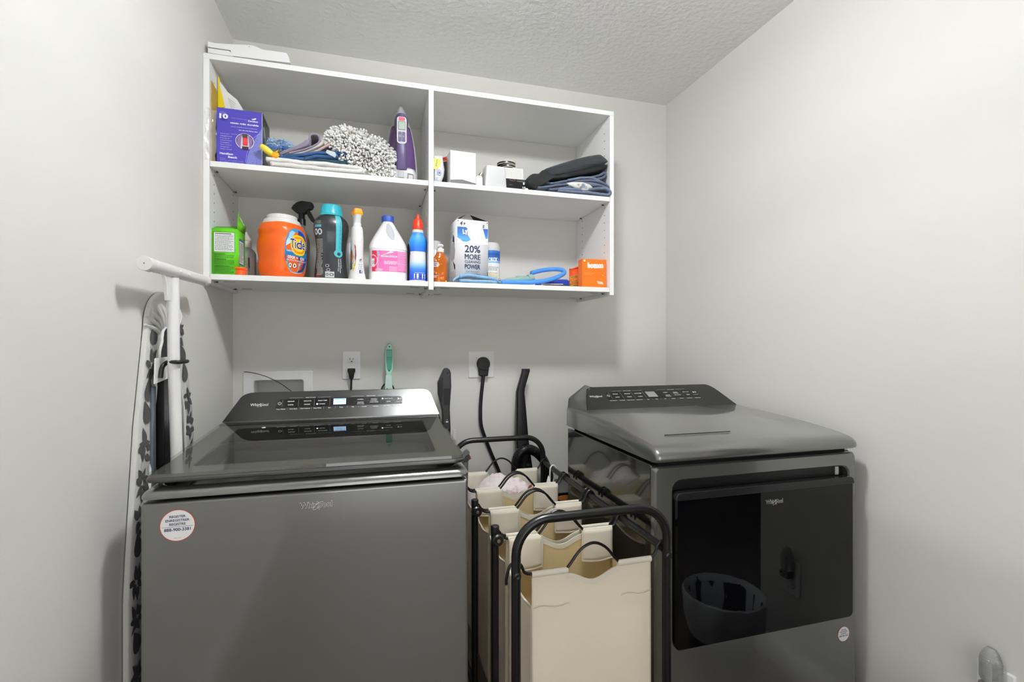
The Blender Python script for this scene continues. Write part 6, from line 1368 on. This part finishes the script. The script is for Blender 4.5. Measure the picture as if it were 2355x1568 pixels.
    for uL, uR, v, d in ((1200.5, 1217.5, 848, 0.012), (1199.5, 1217, 856, 0.014), (1189, 1206, 893, 0.016), (1187, 1205, 903, 0.017), (1186, 1209, 950, 0.019), (1185, 1213.5, 1008, 0.020), (1190, 1222, 1070, 0.020), (1198, 1232, 1130, 0.020)):
        a, b = V(uL, v), V(uR, v); R_.append([((a.x+b.x)/2+x, y, a.z) for x, y in rrect((b.x-a.x)/2, d, 0.009, 4)])
    g.loft(R_, M_BLK); wn = g.obj('wand', t, ang=30)
    g = G(); a, b = V(1200.5, 849), V(1217.5, 849); g.loft([[((a.x+b.x)/2+x, y, z) for x, y in rrect((b.x-a.x)/2+0.001, 0.013, 0.009, 4)] for z in (a.z-0.012, a.z+0.001)], mat('dark_purple_collar', '#231c33', 0.25)); g.obj('wand_collar', wn)
    for v in (1005, 1034, 1066):
        q = V(1205 if v < 1010 else 1212, v); g = G(); g.box((q.x-0.010, -0.028, q.z-0.006), (q.x+0.008, -0.019, q.z+0.006), mat('dark_grey_plastic', '#252527')); g.obj('clip', wn, bevel=0.002)
    q = V(1212, 1120); g = G(); g.loft([[(q.x+x*1.0, y, z) for x, y in rrect(w, d, 0.02, 4)] for z, w, d in ((0.0, 0.14, 0.055), (0.10, 0.13, 0.055), (0.30, 0.07, 0.05), (0.58, 0.04, 0.022))], M_BLK); g.obj('vacuum_body', t, ang=40)
    def hose(A, r, name):
        P = smooth_path([V(u, v, dy) for u, v, dy in A], 12); g = G(); n = len(P)
        # resample into fine ribs
        Ln = sum((P[i+1]-P[i]).length for i in range(n-1)); N_ = int(Ln/0.0012); Q = []; acc = 0; i = 0; step = Ln/N_; cum = [0]
        for k in range(n-1): cum.append(cum[-1]+(P[k+1]-P[k]).length)
        j = 0
        for k in range(N_+1):
            s = k*step
            while j < n-2 and cum[j+1] < s: j += 1
            f = (s-cum[j])/max(1e-9, cum[j+1]-cum[j]); Q.append(P[j].lerp(P[j+1], min(1, f)))
        g.tube(Q, [(r[0]+(r[1]-r[0])*k/N_)*(1.0 if k % 4 < 2 else 0.88) for k in range(N_+1)], mat('black_hose_plastic', '#161617', 0.28), 20); return g.obj(name, t, ang=25)
    hose([(1184, 1130, -0.035), (1183, 1085, -0.035), (1184, 1053, -0.035), (1193, 1035, -0.037), (1208, 1029, -0.038), (1226, 1035, -0.036), (1243, 1052, -0.034), (1255, 1078, -0.032), (1262, 1110, -0.03), (1264, 1150, -0.03)], (0.0275, 0.0165), 'hose')
    hose([(1254, 1075, -0.012), (1249, 1095, -0.012), (1250, 1150, -0.012)], (0.013, 0.013), 'hose')
    # black case on the floor behind the cart, orange tool inside
    t = thing('black_case', 'black case with an orange part on the floor behind the hamper cart', 'case', (0.80, 1.95, 0))
    g = G(); g.loft([[(x, y, z) for x, y in rrect(0.085, 0.10, 0.012, 3)] for z in (0, 0.585)], mat('black_gloss_plastic', '#0b0b0d', 0.12, coat=0.4)); g.obj('case_body', t, ang=30, bevel=0.004)
    q = at(1298, 1146, 1.84); g = G(); g.loft([[(q.x-0.80+x, -0.1005-y, q.z+z) for x, z in sup(0.030, 0.010, 2, 20)] for y in (0, 0.006)], mat('burnt_orange_plastic', '#a8602c', 0.35)); g.obj('orange_clip', t)
wall_fittings()

def squeegee():
    Y = 1.50; o = Vector((0.252, Y, 0))
    t = thing('mop_pole', 'grey hinged mop joint with red tip poking up right of the washer lid', 'mop', tuple(o))
    def V(u, v): q = at(u, v, Y)-o; return (q.x, q.z)
    gm = mat('mid_grey_plastic', '#5c5d5d', 0.4)
    g = G(); g.prism([V(1063, 1042), V(1075, 1033), V(1079, 1037), V(1079, 1043), V(1066, 1051)], -0.010, 0.010, gm); g.obj('joint', t, bevel=0.002)
    g = G(); g.prism([V(1066, 1051), V(1079, 1043.5), V(1080, 1052), V(1077, 1058), V(1070, 1068), V(1066, 1060)], -0.008, 0.008, mat('dark_grey_plastic', '#252527')); g.obj('bracket', t, bevel=0.002)
    g = G(); g.prism([V(1078.5, 1046), V(1082, 1048), V(1083, 1055), V(1077, 1057), V(1077.5, 1052)], -0.006, 0.006, mat('red_plastic', '#c2362c', 0.35)); g.obj('red_tip', t, bevel=0.001)
    q = V(1070, 1066); g = G(); g.tube([(q[0], 0, q[1]+0.006), (0.0, 0.0, 0.02), (0, 0, 0)], 0.010, gm, 12); g.obj('pole', t)
squeegee()

def night_light():
    t = thing('wall_outlet', 'white wall outlet low on the right wall near the doorway', 'outlet', (XR-0.0002, 0.8065, 0.3525))
    g = G(); g.loft([[(-x, a, b) for a, b in rrect(0.038-i, 0.0620-i, 0.004, 3)] for x, i in ((0, 0), (0.003, 0), (0.0055, 0.003))], M_PLAS); g.obj('cover_plate', t, ang=30)
    g = G()
    for dz in (0.0235, -0.0235): g.loft([[(-x, a, b+dz) for a, b in sup(0.0165-i, 0.0145-i, 3.0, 28)] for x, i in ((0.004, 0), (0.0078, 0), (0.0084, 0.001))], M_PLAS)
    g.obj('sockets', t, ang=30)
    t = thing('night_light', 'plug-in night light with clear ribbed shade on the low wall outlet', 'night light', (XR-0.010, 0.8065, 0.385))
    cm = mat('clear_ribbed_plastic', '#dfe0dd', 0.12, trans=0.75, ior=1.35)
    g = G(); R_ = []
    N_ = 56
    for i in range(N_+1):
        s = i/N_; z = -0.004+0.082*s; w = 0.0225*(1-max(0, (s-0.5)/0.5)**2.6*0.62)*(0.86+0.14*min(1, s/0.12)); d = 0.026*(1-max(0, (s-0.55)/0.45)**2.4*0.7)*(0.8+0.2*min(1, s/0.15)); k = 1.0-(0.045 if i % 4 < 2 else 0)
        R_.append([(-(0.006+d*k*abs(sin(a))**0.9), w*k*cos(a), z) for a in [pi*j/20 for j in range(21)]])
    g.loft(R_, cm, True, True); g.obj('shade', t, ang=20, fix=True)
    g = G(); g.box((-0.028, -0.017, -0.030), (0.0012, 0.017, -0.006), mat('night_light_base', '#6d6c68', 0.4)); b = g.obj('base', t, bevel=0.003)
    g = G(); g.tube([(-0.016, -0.010, -0.012), (-0.030, -0.010, -0.012)], 0.005, M_BLK, 12); g.obj('sensor', b)
    g = G(); g.tube([(-0.016, 0, -0.006), (-0.016, 0, 0.045)], 0.005, mat('bulb_glass', '#e8e8e2', 0.1, trans=0.5), 12); g.obj('bulb', t)
night_light()

def bin_():
    t = thing('waste_bin', 'small round waste bin lined with a grey plastic bag by the doorway', 'bin', (1.215, 0.735, 0))
    G().lathe([(0.0, 0.0), (0.105, 0.0), (0.108, 0.006), (0.132, 0.275), (0.136, 0.29), (0.132, 0.29), (0.126, 0.272), (0.10, 0.01), (0, 0.01)], mat('bin_dark', '#1b1b1d', 0.4), 40).obj('bin_body', t, ang=40)
    g = G(); R_ = []
    prof = [(0.124, 0.16), (0.131, 0.185), (0.136, 0.205), (0.140, 0.24), (0.143, 0.28), (0.141, 0.296), (0.136, 0.300), (0.128, 0.285), (0.120, 0.22), (0.112, 0.12)]
    for i, (r, z) in enumerate(prof): R_.append([((r+0.006*noise.noise(Vector((cos(a)*4, sin(a)*4, i*0.4))))*cos(a), (r+0.006*noise.noise(Vector((cos(a)*4, sin(a)*4, i*0.4))))*sin(a), z+(0.020*noise.noise(Vector((cos(a)*2.5, sin(a)*2.5, 3))) if i < 2 else 0.004*noise.noise(Vector((cos(a)*5, sin(a)*5, 7))))) for a in [2*pi*j/60 for j in range(60)]])
    g.loft(R_, mat('bin_bag_plastic', '#e4eaee', 0.3, bump=0.8, scale=30), False, False); g.obj('bin_bag', t)
bin_()

# ================================================================== IRONING BOARD
def ironing_board():
    YC = 1.529; o = Vector((-0.545, YC, 0))
    t = thing('ironing_board', 'folded ironing board with grey leaf print cover leaning against the left wall', 'ironing board', tuple(o))
    cov = mat('cover_pale_grey_cotton', '#cfcec9', 0.85, bump=0.25, scale=300, vary=0.04)
    XH = -0.5475; ZT = 1.338
    def hw(z):     # half width at height z
        if z > 1.24: return 0.112*max(0.0, 1-((z-1.24)/(ZT-1.24))**2.2)**0.5
        return min(0.225, 0.112+(1.24-z)*0.27) if z > 1.0 else min(0.225, 0.1768+(1.0-z)*0.13)
    def sk(z): return -0.014*min(1, max(0, (z-1.0)/0.24))
    Z = [0.012, 0.02, 0.2, 0.4, 0.6, 0.7, 0.8, 0.9, 1.0, 1.08, 1.15, 1.2, 1.24, 1.26, 1.28, 1.30, 1.315, 1.325, 1.332, 1.3365]
    def outline(ins):
        L = []; R_ = []
        for z in Z:
            w = max(0.0, hw(z)-ins); zz = z if z < 1.15 else 1.15+(z-1.15)*(ZT-1.15-ins)/(ZT-1.15)
            zz = max(zz, 0.012+ins*0.5); L.append((-w+sk(zz), zz)); R_.append((w+sk(zz), zz))
        return L+R_[::-1]
    def ring(ins, x): return [(x-o.x, y, z) for y, z in outline(ins)]
    g = G(); g.loft([ring(0.003, -0.5603), ring(0.0, -0.5590), ring(0.0, -0.5585)], mat('board_edge_dark', '#17181a', 0.5), True, False); g.obj('board_rim', t)
    g = G(); g.loft([ring(0.0, -0.5585), ring(0.0, -0.5505), ring(0.003, XH), ring(0.030, XH), ring(0.072, XH), ring(0.077, XH-0.003)], cov, True, False)
    c = g.obj('board_cover', t, ang=50)
    g = G(); P = [(XH-o.x+0.0005, y+0.002*sin(i*2.1), z) for i, (y, z) in enumerate(outline(0.075))]; P = smooth_path(P[1:-1], 4)
    g.tube([p+Vector((0.0, 0.0012*sin(i*0.9), 0)) for i, p in enumerate(P)], 0.0040, mat('hem_white', '#e6e5e1', 0.8), 8); g.obj('elastic_hem', t)
    g = G()
    for i in range(9):
        a = radians(8+i*15); y0, z0 = -0.135*cos(a), 1.235+0.080*sin(a); y1, z1 = y0*0.50, 1.222+(z0-1.235)*0.30
        g.tube(smooth_path([(XH-o.x-0.004, y0, z0), (XH-o.x+0.004, (y0+y1)/2+0.004, (z0+z1)/2), (XH-o.x+0.001, y1, z1)], 4), [0.003, 0.004, 0.0052, 0.0058, 0.006, 0.006, 0.0058, 0.0052, 0.004], cov, 8)
    g.obj('cover_gathers', t)
    g = G(); g.loft([ring(0.070, -0.556), ring(0.070, -0.5500)], mat('board_dark_metal', '#25282c', 0.35, 0.5)); u = g.obj('board_underside', t)
    def Y(y): return y-YC
    g = G(); g.box((-0.549-o.x, Y(1.412), 0.1), (-0.541-o.x, Y(1.432), 1.09), mat('blue_grey_bar', '#6d767d', 0.35, 0.4)); g.obj('side_rail', t, bevel=0.002)
    g = G(); g.box((-0.549-o.x, Y(1.445), 0.1), (-0.5285-o.x, Y(1.545), 1.105), mat('black_slotted_bar', '#121214', 0.4, 0.3)); b = g.obj('slotted_upright', t, bevel=0.002)
    p = Print(plane_fn((-0.5285-o.x, 0, 0), (0, 1, 0), (0, 0, 1)))
    for i in range(22): p.ell(Y(1.462), 0.15+i*0.042, 0.0028, 0.0055, '#3b3d40', 0, 10); p.ell(Y(1.49), 0.17+i*0.042, 0.0020, 0.0045, '#3b3d40', 0, 10)
    p.obj('slots', b)
    g = G(); g.prism([(Y(1.392), 1.098), (Y(1.470), 1.106), (Y(1.470), 1.164), (Y(1.396), 1.162)], -0.5320-o.x, -0.529-o.x, M_PLAS, 'x'); pl = g.obj('latch_plate', t, bevel=0.001)
    g = G(); g.tube(smooth_path([(-0.524-o.x, Y(1.412), 1.112), (-0.522-o.x, Y(1.416), 1.138), (-0.515-o.x, Y(1.424), 1.150), (-0.502-o.x, Y(1.412), 1.152), (-0.484-o.x, Y(1.400), 1.152), (-0.4775-o.x, Y(1.420), 1.152), (-0.4790-o.x, Y(1.450), 1.152), (-0.492-o.x, Y(1.462), 1.152)], 5), 0.0052, M_BLK, 10, ell=1.2); g.obj('hook', t)
    # leaf print: drops grouped into sprigs down both bands
    p = Print(lambda a, b_, off: (XH-o.x+off, a, b_), off=0.0008, step=0.00006); R = random.Random(12); ink = mat('leaf_print_grey', '#4c4c4b', 0.85)
    cnt = [0]
    def drop(y, z, L, w, a):
        P = []
        for i in range(15):
            tt = i/14; ww = w*sin(pi*tt**0.62)*0.5; P.append((tt*L-L/2, ww))
        P = P+[(x, -q) for x, q in P[-2:0:-1]]; c_, s_ = cos(a), sin(a)
        Q = [(y+x*c_-q*s_, z+x*s_+q*c_) for x, q in P]
        Q = [(min(max(yy-sk(zz), -hw(zz)+0.003), hw(zz)-0.003), zz) for yy, zz in Q]
        Q = [((yy if abs(yy) > hw(zz)-0.071 else math.copysign(hw(zz)-0.071, y))+sk(zz), zz) for yy, zz in Q]
        cnt[0] += 1; p.fan((sum(q[0] for q in Q)/len(Q), sum(q[1] for q in Q)/len(Q)), Q, ink, cnt[0] % 40)
    for side in (-1, 1):
        z = 0.10
        while z < 1.275:
            m_ = side*(hw(z)-0.036)+sk(z)
            if R.random() < 0.6:
                a0 = R.uniform(0, 2*pi)
                for k in range(7):
                    a = a0+k*2*pi/7+R.uniform(-.3, .3); rr = R.uniform(0.014, 0.030); drop(m_+rr*cos(a), z+rr*1.25*sin(a), R.uniform(0.028, 0.044), R.uniform(0.014, 0.022), a+R.uniform(-.5, .5))
                z += 0.085
            else: drop(m_-side*-0.004, z, 0.062, 0.040, radians(90+R.uniform(-30, 30))); z += 0.055
    p.obj('leaf_print', c)
    # leg with T foot
    lx = -0.497-o.x; wp = mat('white_enamel_tube', '#e9e8e5', 0.3)
    A = [(lx, Y(1.412), 1.366), (lx, Y(1.413), 1.345), (lx, Y(1.4155), 1.30), (lx, Y(1.418), 1.15), (lx, Y(1.437), 0.9), (lx, Y(1.46), 0.4), (lx, Y(1.47), 0.004)]
    g = G(); g.tube(smooth_path(A, 6), 0.0142, wp, 24, flatn=(1, 0, 0), ell=0.95); lg = g.obj('leg', t)
    g = G(); g.prism([(Y(1.352), 1.369), (Y(1.392), 1.369), (Y(1.394), 1.305), (Y(1.372), 1.305), (Y(1.366), 1.34)], lx-0.004, lx+0.004, wp, 'x'); g.obj('leg_bracket', t, bevel=0.001)
    z0, z1 = 1.378, 1.388; ya, yb = Y(1.2565), Y(1.651)
    g = G(); g.tube([(lx, ya, z0), (lx, yb, z1)], 0.0150, wp, 28); ft = g.obj('foot_bar', t, ang=40)
    for y0, y1, z in ((ya-0.002, ya+0.024, z0), (yb-0.024, yb+0.002, z1)): g = G(); g.tube([(lx, y0, z), (lx, y0+0.002, z), (lx, y1, z)], [0.0154, 0.0163, 0.0163], mat('white_rubber_cap', '#e2e1dd', 0.45), 28); g.obj('end_cap', ft, ang=30)
    p = Print(plane_fn((lx, ya-0.0023, z0), (1, 0, 0), (0, 0, 1))); p.ell(0, 0, 0.0018, 0.0018, '#8a8a86', 0, 12); p.obj('cap_dimple', ft)
    for y in (Y(1.42), Y(1.475)): g = G(); g.ball((lx+0.0150, y, 1.384), 0.0040, M_PLAS, 8); g.obj('rivet', ft)
ironing_board()

# ================================================================== HAMPER CART
def canvas_mat(name, col, tr=0.25):
    m = mat(name, col, 0.9, bump=0.2, scale=900, vary=0.03); nt = m.node_tree; N = nt.nodes; b = N['Principled BSDF']; out = [n for n in N if n.type == 'OUTPUT_MATERIAL'][0]
    tl = N.new('ShaderNodeBsdfTranslucent'); tl.inputs[0].default_value = lin(col); mx = N.new('ShaderNodeMixShader'); mx.inputs[0].default_value = tr
    nt.links.new(b.outputs[0], mx.inputs[1]); nt.links.new(tl.outputs[0], mx.inputs[2]); nt.links.new(mx.outputs[0], out.inputs[0]); return m
def cart():
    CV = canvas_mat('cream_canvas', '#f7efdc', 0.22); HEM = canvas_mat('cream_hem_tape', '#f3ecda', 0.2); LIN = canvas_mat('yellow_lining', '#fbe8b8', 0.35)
    xl, xr, cx = 0.300, 0.683, 0.4915
    ST = (1.040, 1.255, 1.467, 1.680, 1.905)
    o = Vector((cx, 1.47, 0))
    t = thing('hamper_cart', 'black tubular laundry sorter cart standing between washer and dryer', 'laundry cart', tuple(o))
    def w(g): g.v = [tuple(Vector(p)-o) for p in g.v]; return g
    r = 0.0108
    def arch(y, name):
        R_ = 0.078; P = [(xl, y, 0.0), (xl, y, 0.70-R_*0.2)]
        P = [(xl, y, 0.004)]+[(xl, y, 0.3), (xl, y, 0.803-R_)]
        P += [(xl+R_-R_*cos(a), y, 0.803-R_+R_*sin(a)) for a in [radians(q) for q in range(10, 91, 10)]]
        P += [(xr-R_+R_*sin(a), y, 0.803-R_+R_*cos(a)) for a in [radians(q) for q in range(0, 91, 10)]]
        P += [(xr, y, 0.3), (xr, y, 0.004)]
        return w(G().tube(P, r, M_BLKM, 18, flatn=(0, 1, 0))).obj(name, t)
    arch(1.030, 'end_frame'); arch(1.935, 'end_frame')
    w(G().tube([(xr-0.006, 1.035, 0.699), (xr-0.006, 1.93, 0.699)], 0.0100, M_BLKM, 18)).obj('side_rail', t)
    for x in (xl, xr): w(G().tube([(x, 1.035, 0.10), (x, 1.93, 0.10)], 0.0095, M_BLKM, 14)).obj('bottom_rail', t)
    for y in (1.242, 1.468):
        x = 0.3035 if y < 1.3 else 0.2945
        pst = w(G().tube([(x, y, 0.004), (x, y, 0.700)], 0.0105, M_BLKM, 18)).obj('post', t)
        g = G(); g.lathe([(0, 0), (0.0112, 0), (0.0112, 0.018), (0.009, 0.0195), (0, 0.0195)], M_BLK, 20, T(x, y, 0.697)); w(g).obj('post_cap', pst, ang=30)
        g = G(); g.lathe([(0, -0.006), (0.0135, -0.006), (0.0165, -0.002), (0.0165, 0.006), (0.013, 0.010), (0, 0.010)], M_BLK, 24, T(x+0.003, y-0.013, 0.683, rx=radians(90), rz=radians(10))); w(g).obj('joint', pst, ang=40)
        g = G(); g.lathe([(0, 0), (0.0048, 0), (0.0042, 0.002), (0, 0.0025)], M_STEEL, 14, T(x+0.0045, y-0.0232, 0.683, rx=radians(90), rz=radians(10))); w(g).obj('rivet', pst)
    for x in (xl, xr):
        g = G(); g.lathe([(0, 0), (0.0085, 0), (0.0085, 0.0025), (0.005, 0.004), (0, 0.003)], M_BLK, 18, T(x, 1.030-0.0100, 0.685, rx=radians(90))); w(g).obj('screw_cap', t, ang=30)
    # bags with their hangers
    def hanger(y, parent, ph=0):
        xL = xl if y < 1.1 else (0.3035 if y < 1.35 else 0.2945)
        zw = 0.677
        A = [(xL-0.020, y, 0.660), (xL-0.019, y, 0.676), (xL-0.012, y, 0.700), (xL+0.000, y+0.0, 0.7165 if y > 1.1 else 0.705), (xL+0.014, y, 0.700), (xL+0.022, y, 0.683), (xL+0.034, y, zw), (xL+0.05, y, zw), (cx-0.075, y, zw), (cx-0.060, y, zw+0.008), (cx-0.032, y, zw+0.040), (cx, y, zw+0.053), (cx+0.032, y, zw+0.040), (cx+0.060, y, zw+0.008), (cx+0.075, y, zw),
             (xr-0.050, y, zw), (xr-0.034, y, zw+0.002), (xr-0.024, y, zw+0.014), (xr-0.019, y, zw+0.028), (xr-0.006, y, 0.7150), (xr+0.009, y, 0.702), (xr+0.010, y, 0.690)]
        if y > 1.1: A = [p for p in A if not (xL-0.014 < p[0] < xL+0.010)]; A = A[2:] if A[0][0] < xL else A; A = [(xL+0.012, y-0.004, 0.698)]+[p for p in A if p[0] > xL+0.016]
        G_ = G().tube(smooth_path(A, 5), 0.0034, M_BLKM, 10, flatn=(0, 1, 0)); return w(G_).obj('hanger_wire', parent)
    def top(x):
        d = abs(x-cx); 
        if d > 0.066: return 0.679
        return 0.679-0.012-0.022*(0.5+0.5*cos(pi*d/0.066))
    def bag(i, label):
        y0, y1 = ST[i]+(0.011 if i else -0.0), ST[i+1]-(0.011 if i < 3 else 0.0)
        b = thing('hamper_bag', label, 'laundry bag', (cx, (y0+y1)/2, 0), 0, 'canvas bags on the laundry cart'); ob = Vector((cx, (y0+y1)/2, 0))
        def wb(g): g.v = [tuple(Vector(p)-ob) for p in g.v]; return g
        xa, xb = xl+0.040, xr-0.038
        def panel(y, sgn, name):
            def fn(u, v):
                x = xa+(xb-xa)*u; zt_ = top(x); z = 0.13+(zt_-0.13)*v
                q = noise.noise(Vector((x*9+i*3, z*3.2, sgn*2+i)))*0.006 + noise.noise(Vector((x*26+i, z*5, sgn*5)))*0.0018
                k = sin(pi*min(1, v*1.02))*0.9; e = 0.35+0.65*min(1, min(u, 1-u)/0.08)
                return (x, y+(q+sgn*0.006)*k*e, z)
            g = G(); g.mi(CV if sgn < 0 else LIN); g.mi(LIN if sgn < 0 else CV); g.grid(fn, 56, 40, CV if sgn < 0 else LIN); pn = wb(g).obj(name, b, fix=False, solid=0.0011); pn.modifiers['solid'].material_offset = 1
            # sleeves
            for a, c_ in ((xa-0.0003, cx-0.064), (cx+0.064, xb+0.0003)):
                g = G(); g.loft([[(x, y+0.0058*cos(q), 0.6745+0.0072*sin(q)) for q in [2*pi*k/16 for k in range(16)]] for x in [a+(c_-a)*k/6 for k in range(7)]], HEM); wb(g).obj('sleeve', pn, ang=60)
            # hem tape along the scoop
            g = G(); P = []
            for k in range(25):
                x = cx-0.066+0.132*k/24; P.append((x, y, top(x)-0.006))
            R_ = [[(p[0], p[1]+sy*0.0016, p[2]+sz*0.0065) for sy, sz in ((-1, -1), (1, -1), (1, 1), (-1, 1))] for p in P]
            g.loft(R_, HEM); wb(g).obj('scoop_hem', pn)
            return pn
        f = panel(y0, -1, 'front_panel'); bk = panel(y1, 1, 'back_panel')
        # stitched sleeve seam on the front panel and side stitching
        g = G()
        for a, c_, yy in ((xa+0.002, cx-0.062, y0-0.0045), (cx+0.07, xb-0.002, y0-0.0045)):
            g.tube([(a+(c_-a)*k/10, yy-0.002+0.0006*sin(k), 0.600+0.003*sin(k*0.7)) for k in range(11)], 0.0007, mat('seam_shadow', '#b9a988', 0.9), 5)
        wb(g).obj('stitching', f)
        # side panels, their tops dipping
        for sgn, xs in ((-1, xa), (1, xb)):
            def fn(u, v):
                y = y0+(y1-y0)*u; zt_ = 0.600-0.012*sin(pi*u)+0.0*u; z = 0.13+(zt_-0.13)*v
                q = noise.noise(Vector((y*12+sgn*4, z*4, i*2.0)))*0.007
                return (xs+sgn*(0.002+abs(q))*sin(pi*u)*0.8-sgn*0.001, y, z)
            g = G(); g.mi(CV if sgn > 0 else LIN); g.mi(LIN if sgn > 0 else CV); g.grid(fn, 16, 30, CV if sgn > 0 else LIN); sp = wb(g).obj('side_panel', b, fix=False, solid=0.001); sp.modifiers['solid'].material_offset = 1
            g = G(); g.tube([Vector(fn(k/12, 1.0)) for k in range(13)], 0.0026, HEM, 6, ell=1.6); wb(g).obj('side_hem', sp)
        wb(G().box((xa, y0, 0.128), (xb, y1, 0.131), CV)).obj('bag_bottom', b)
        # inner flaps hanging from the back wire
        for a, c_ in ((xa+0.001, cx-0.058), (cx+0.060, xb-0.001)):
            def fn(u, v):
                x = a+(c_-a)*u; z = 0.592+(0.679-0.592)*v + (0.006*(1-v)*abs(u-0.5)*2*0.5)
                return (x, y1-0.0085-0.007*sin(pi*u)*(1-v)-noise.noise(Vector((x*30, z*30, i)))*0.004*(1-v), z)
            g = G(); g.grid(fn, 12, 8, CV); fl = wb(g).obj('inner_flap', b, fix=False, solid=0.001)
            g = G(); L_ = [Vector(fn(0.03 if a > cx else 0.97, 1-k/8)) for k in range(9)]; L_ = [Vector(fn(0.0 if a > cx else 1.0, 1-k/8))+Vector((0, -0.0008, 0)) for k in range(9)]
            g.tube(L_, 0.0022, HEM, 6, flatn=(0, 1, 0), ell=0.5); g.tube([Vector(fn(k/8, 0.0))+Vector((0, -0.0008, 0)) for k in range(9)], 0.0022, HEM, 6, flatn=(0, 1, 0), ell=0.5); wb(g).obj('flap_hem', fl)
        return b
    labs = ('frontmost cream canvas bag hanging at the near end of the cart', 'second cream canvas bag from the front of the cart', 'third empty cream canvas bag just in front of the laundry-filled one', 'rearmost cream canvas bag filled with pink and white laundry')
    for i in range(4): bag(i, labs[i])
    hs = [ST[0]]+[y+d for y in ST[1:4] for d in (-0.011, 0.011)]+[ST[4]]
    for y in hs:
        h = hanger(y, None); h.name = 'hanger_wire'; h.parent = t
    # laundry in the last bag
    g = G()
    def f1(u, v):
        x = 0.338+0.255*u; y = 1.700+0.185*v; e = (sin(pi*u)**0.45)*(sin(pi*v)**0.4)
        q = noise.noise(Vector((u*3.2, v*2.6, 1.3)))*0.030+abs(noise.noise(Vector((u*7, v*5, 4))))*0.022+noise.noise(Vector((u*18, v*14, 9)))*0.005
        return (x, y, 0.575+(0.105+q)*e)
    g.grid(f1, 60, 40, mat('pale_pink_cotton', '#e9dedd', 0.9, bump=0.4, scale=150, vary=0.05)); o1 = g.obj('pink_garment', None, fix=False, solid=0.002); tag(o1, 'pale pink crumpled garment heaped in the rearmost hamper bag', 'garment')
    p = Print(lambda u, v, off: tuple(Vector(f1(u, v))+Vector((0, -0.001, 0.002+off)))); R = random.Random(8)
    for k in range(70): u, v = R.uniform(0.25, 0.9), R.uniform(0.45, 0.9); p.ring(u, v, 0.010, 0.014, 0.0025, '#b9b2b4', 0, 8, 0, R.uniform(2, 5))
    p.obj('lace_print', o1)
    g = G()
    def f2(u, v):
        x = 0.445+0.13*u; y = 1.697+0.05*v; e = (sin(pi*u)**0.5)*(sin(pi*v)**0.5); q = noise.noise(Vector((u*4, v*4, 6)))*0.02
        return (x, y-0.004, 0.598+(0.052+q)*e)
    g.grid(f2, 26, 16, mat('rose_white_cotton', '#dccbc9', 0.9, bump=0.4, scale=160)); tag(g.obj('white_blouse', None, fix=False, solid=0.002), 'soft rose white cloth spilling forward under the pink garment', 'garment')
    g = G()
    def f3(u, v):
        x = 0.548+0.075*u; y = 1.705+0.07*v; e = (sin(pi*u)**0.5)*(sin(pi*v)**0.5); q = noise.noise(Vector((u*5, v*4, 2)))*0.015
        return (x, y, 0.622+(0.040+q)*e)
    m = mat('dark_red_floral_cotton', '#6d1d24', 0.85, vary=0.5, scale=110); g.grid(f3, 20, 14, m); tag(g.obj('red_cloth', None, fix=False, solid=0.002), 'dark red patterned cloth beside the pink garment in the rearmost bag', 'cloth')
    g = G(); A = [(0.600, 1.71, 0.655), (0.625, 1.73, 0.668), (0.640, 1.74, 0.690), (0.632, 1.76, 0.655)]
    g = G(); g.add([(0.612, 1.715, 0.650), (0.645, 1.725, 0.655), (0.634, 1.735, 0.694)], [(0, 1, 2)], mat('pale_pink_cotton', '#e9dedd')); tag(g.obj('cloth_tip', None, solid=0.003), 'pointed pale pink corner of cloth rising from the rearmost bag', 'cloth')
    # white strap looped over the rail
    y = 1.80; x = xr-0.006
    g = G(); g.tube(smooth_path([(x-0.012, y, 0.60), (x-0.0125, y, 0.690), (x-0.008, y, 0.709), (x, y, 0.7140), (x+0.009, y, 0.709), (x+0.0125, y, 0.695), (x+0.004, y+0.003, 0.655), (x-0.006, y+0.004, 0.60)], 5), 0.0026, M_PLAS, 10, flatn=(0, 1, 0), ell=1.6); tag(g.obj('white_strap', None), 'white strap looped over the right rail of the hamper cart', 'strap')
cart()
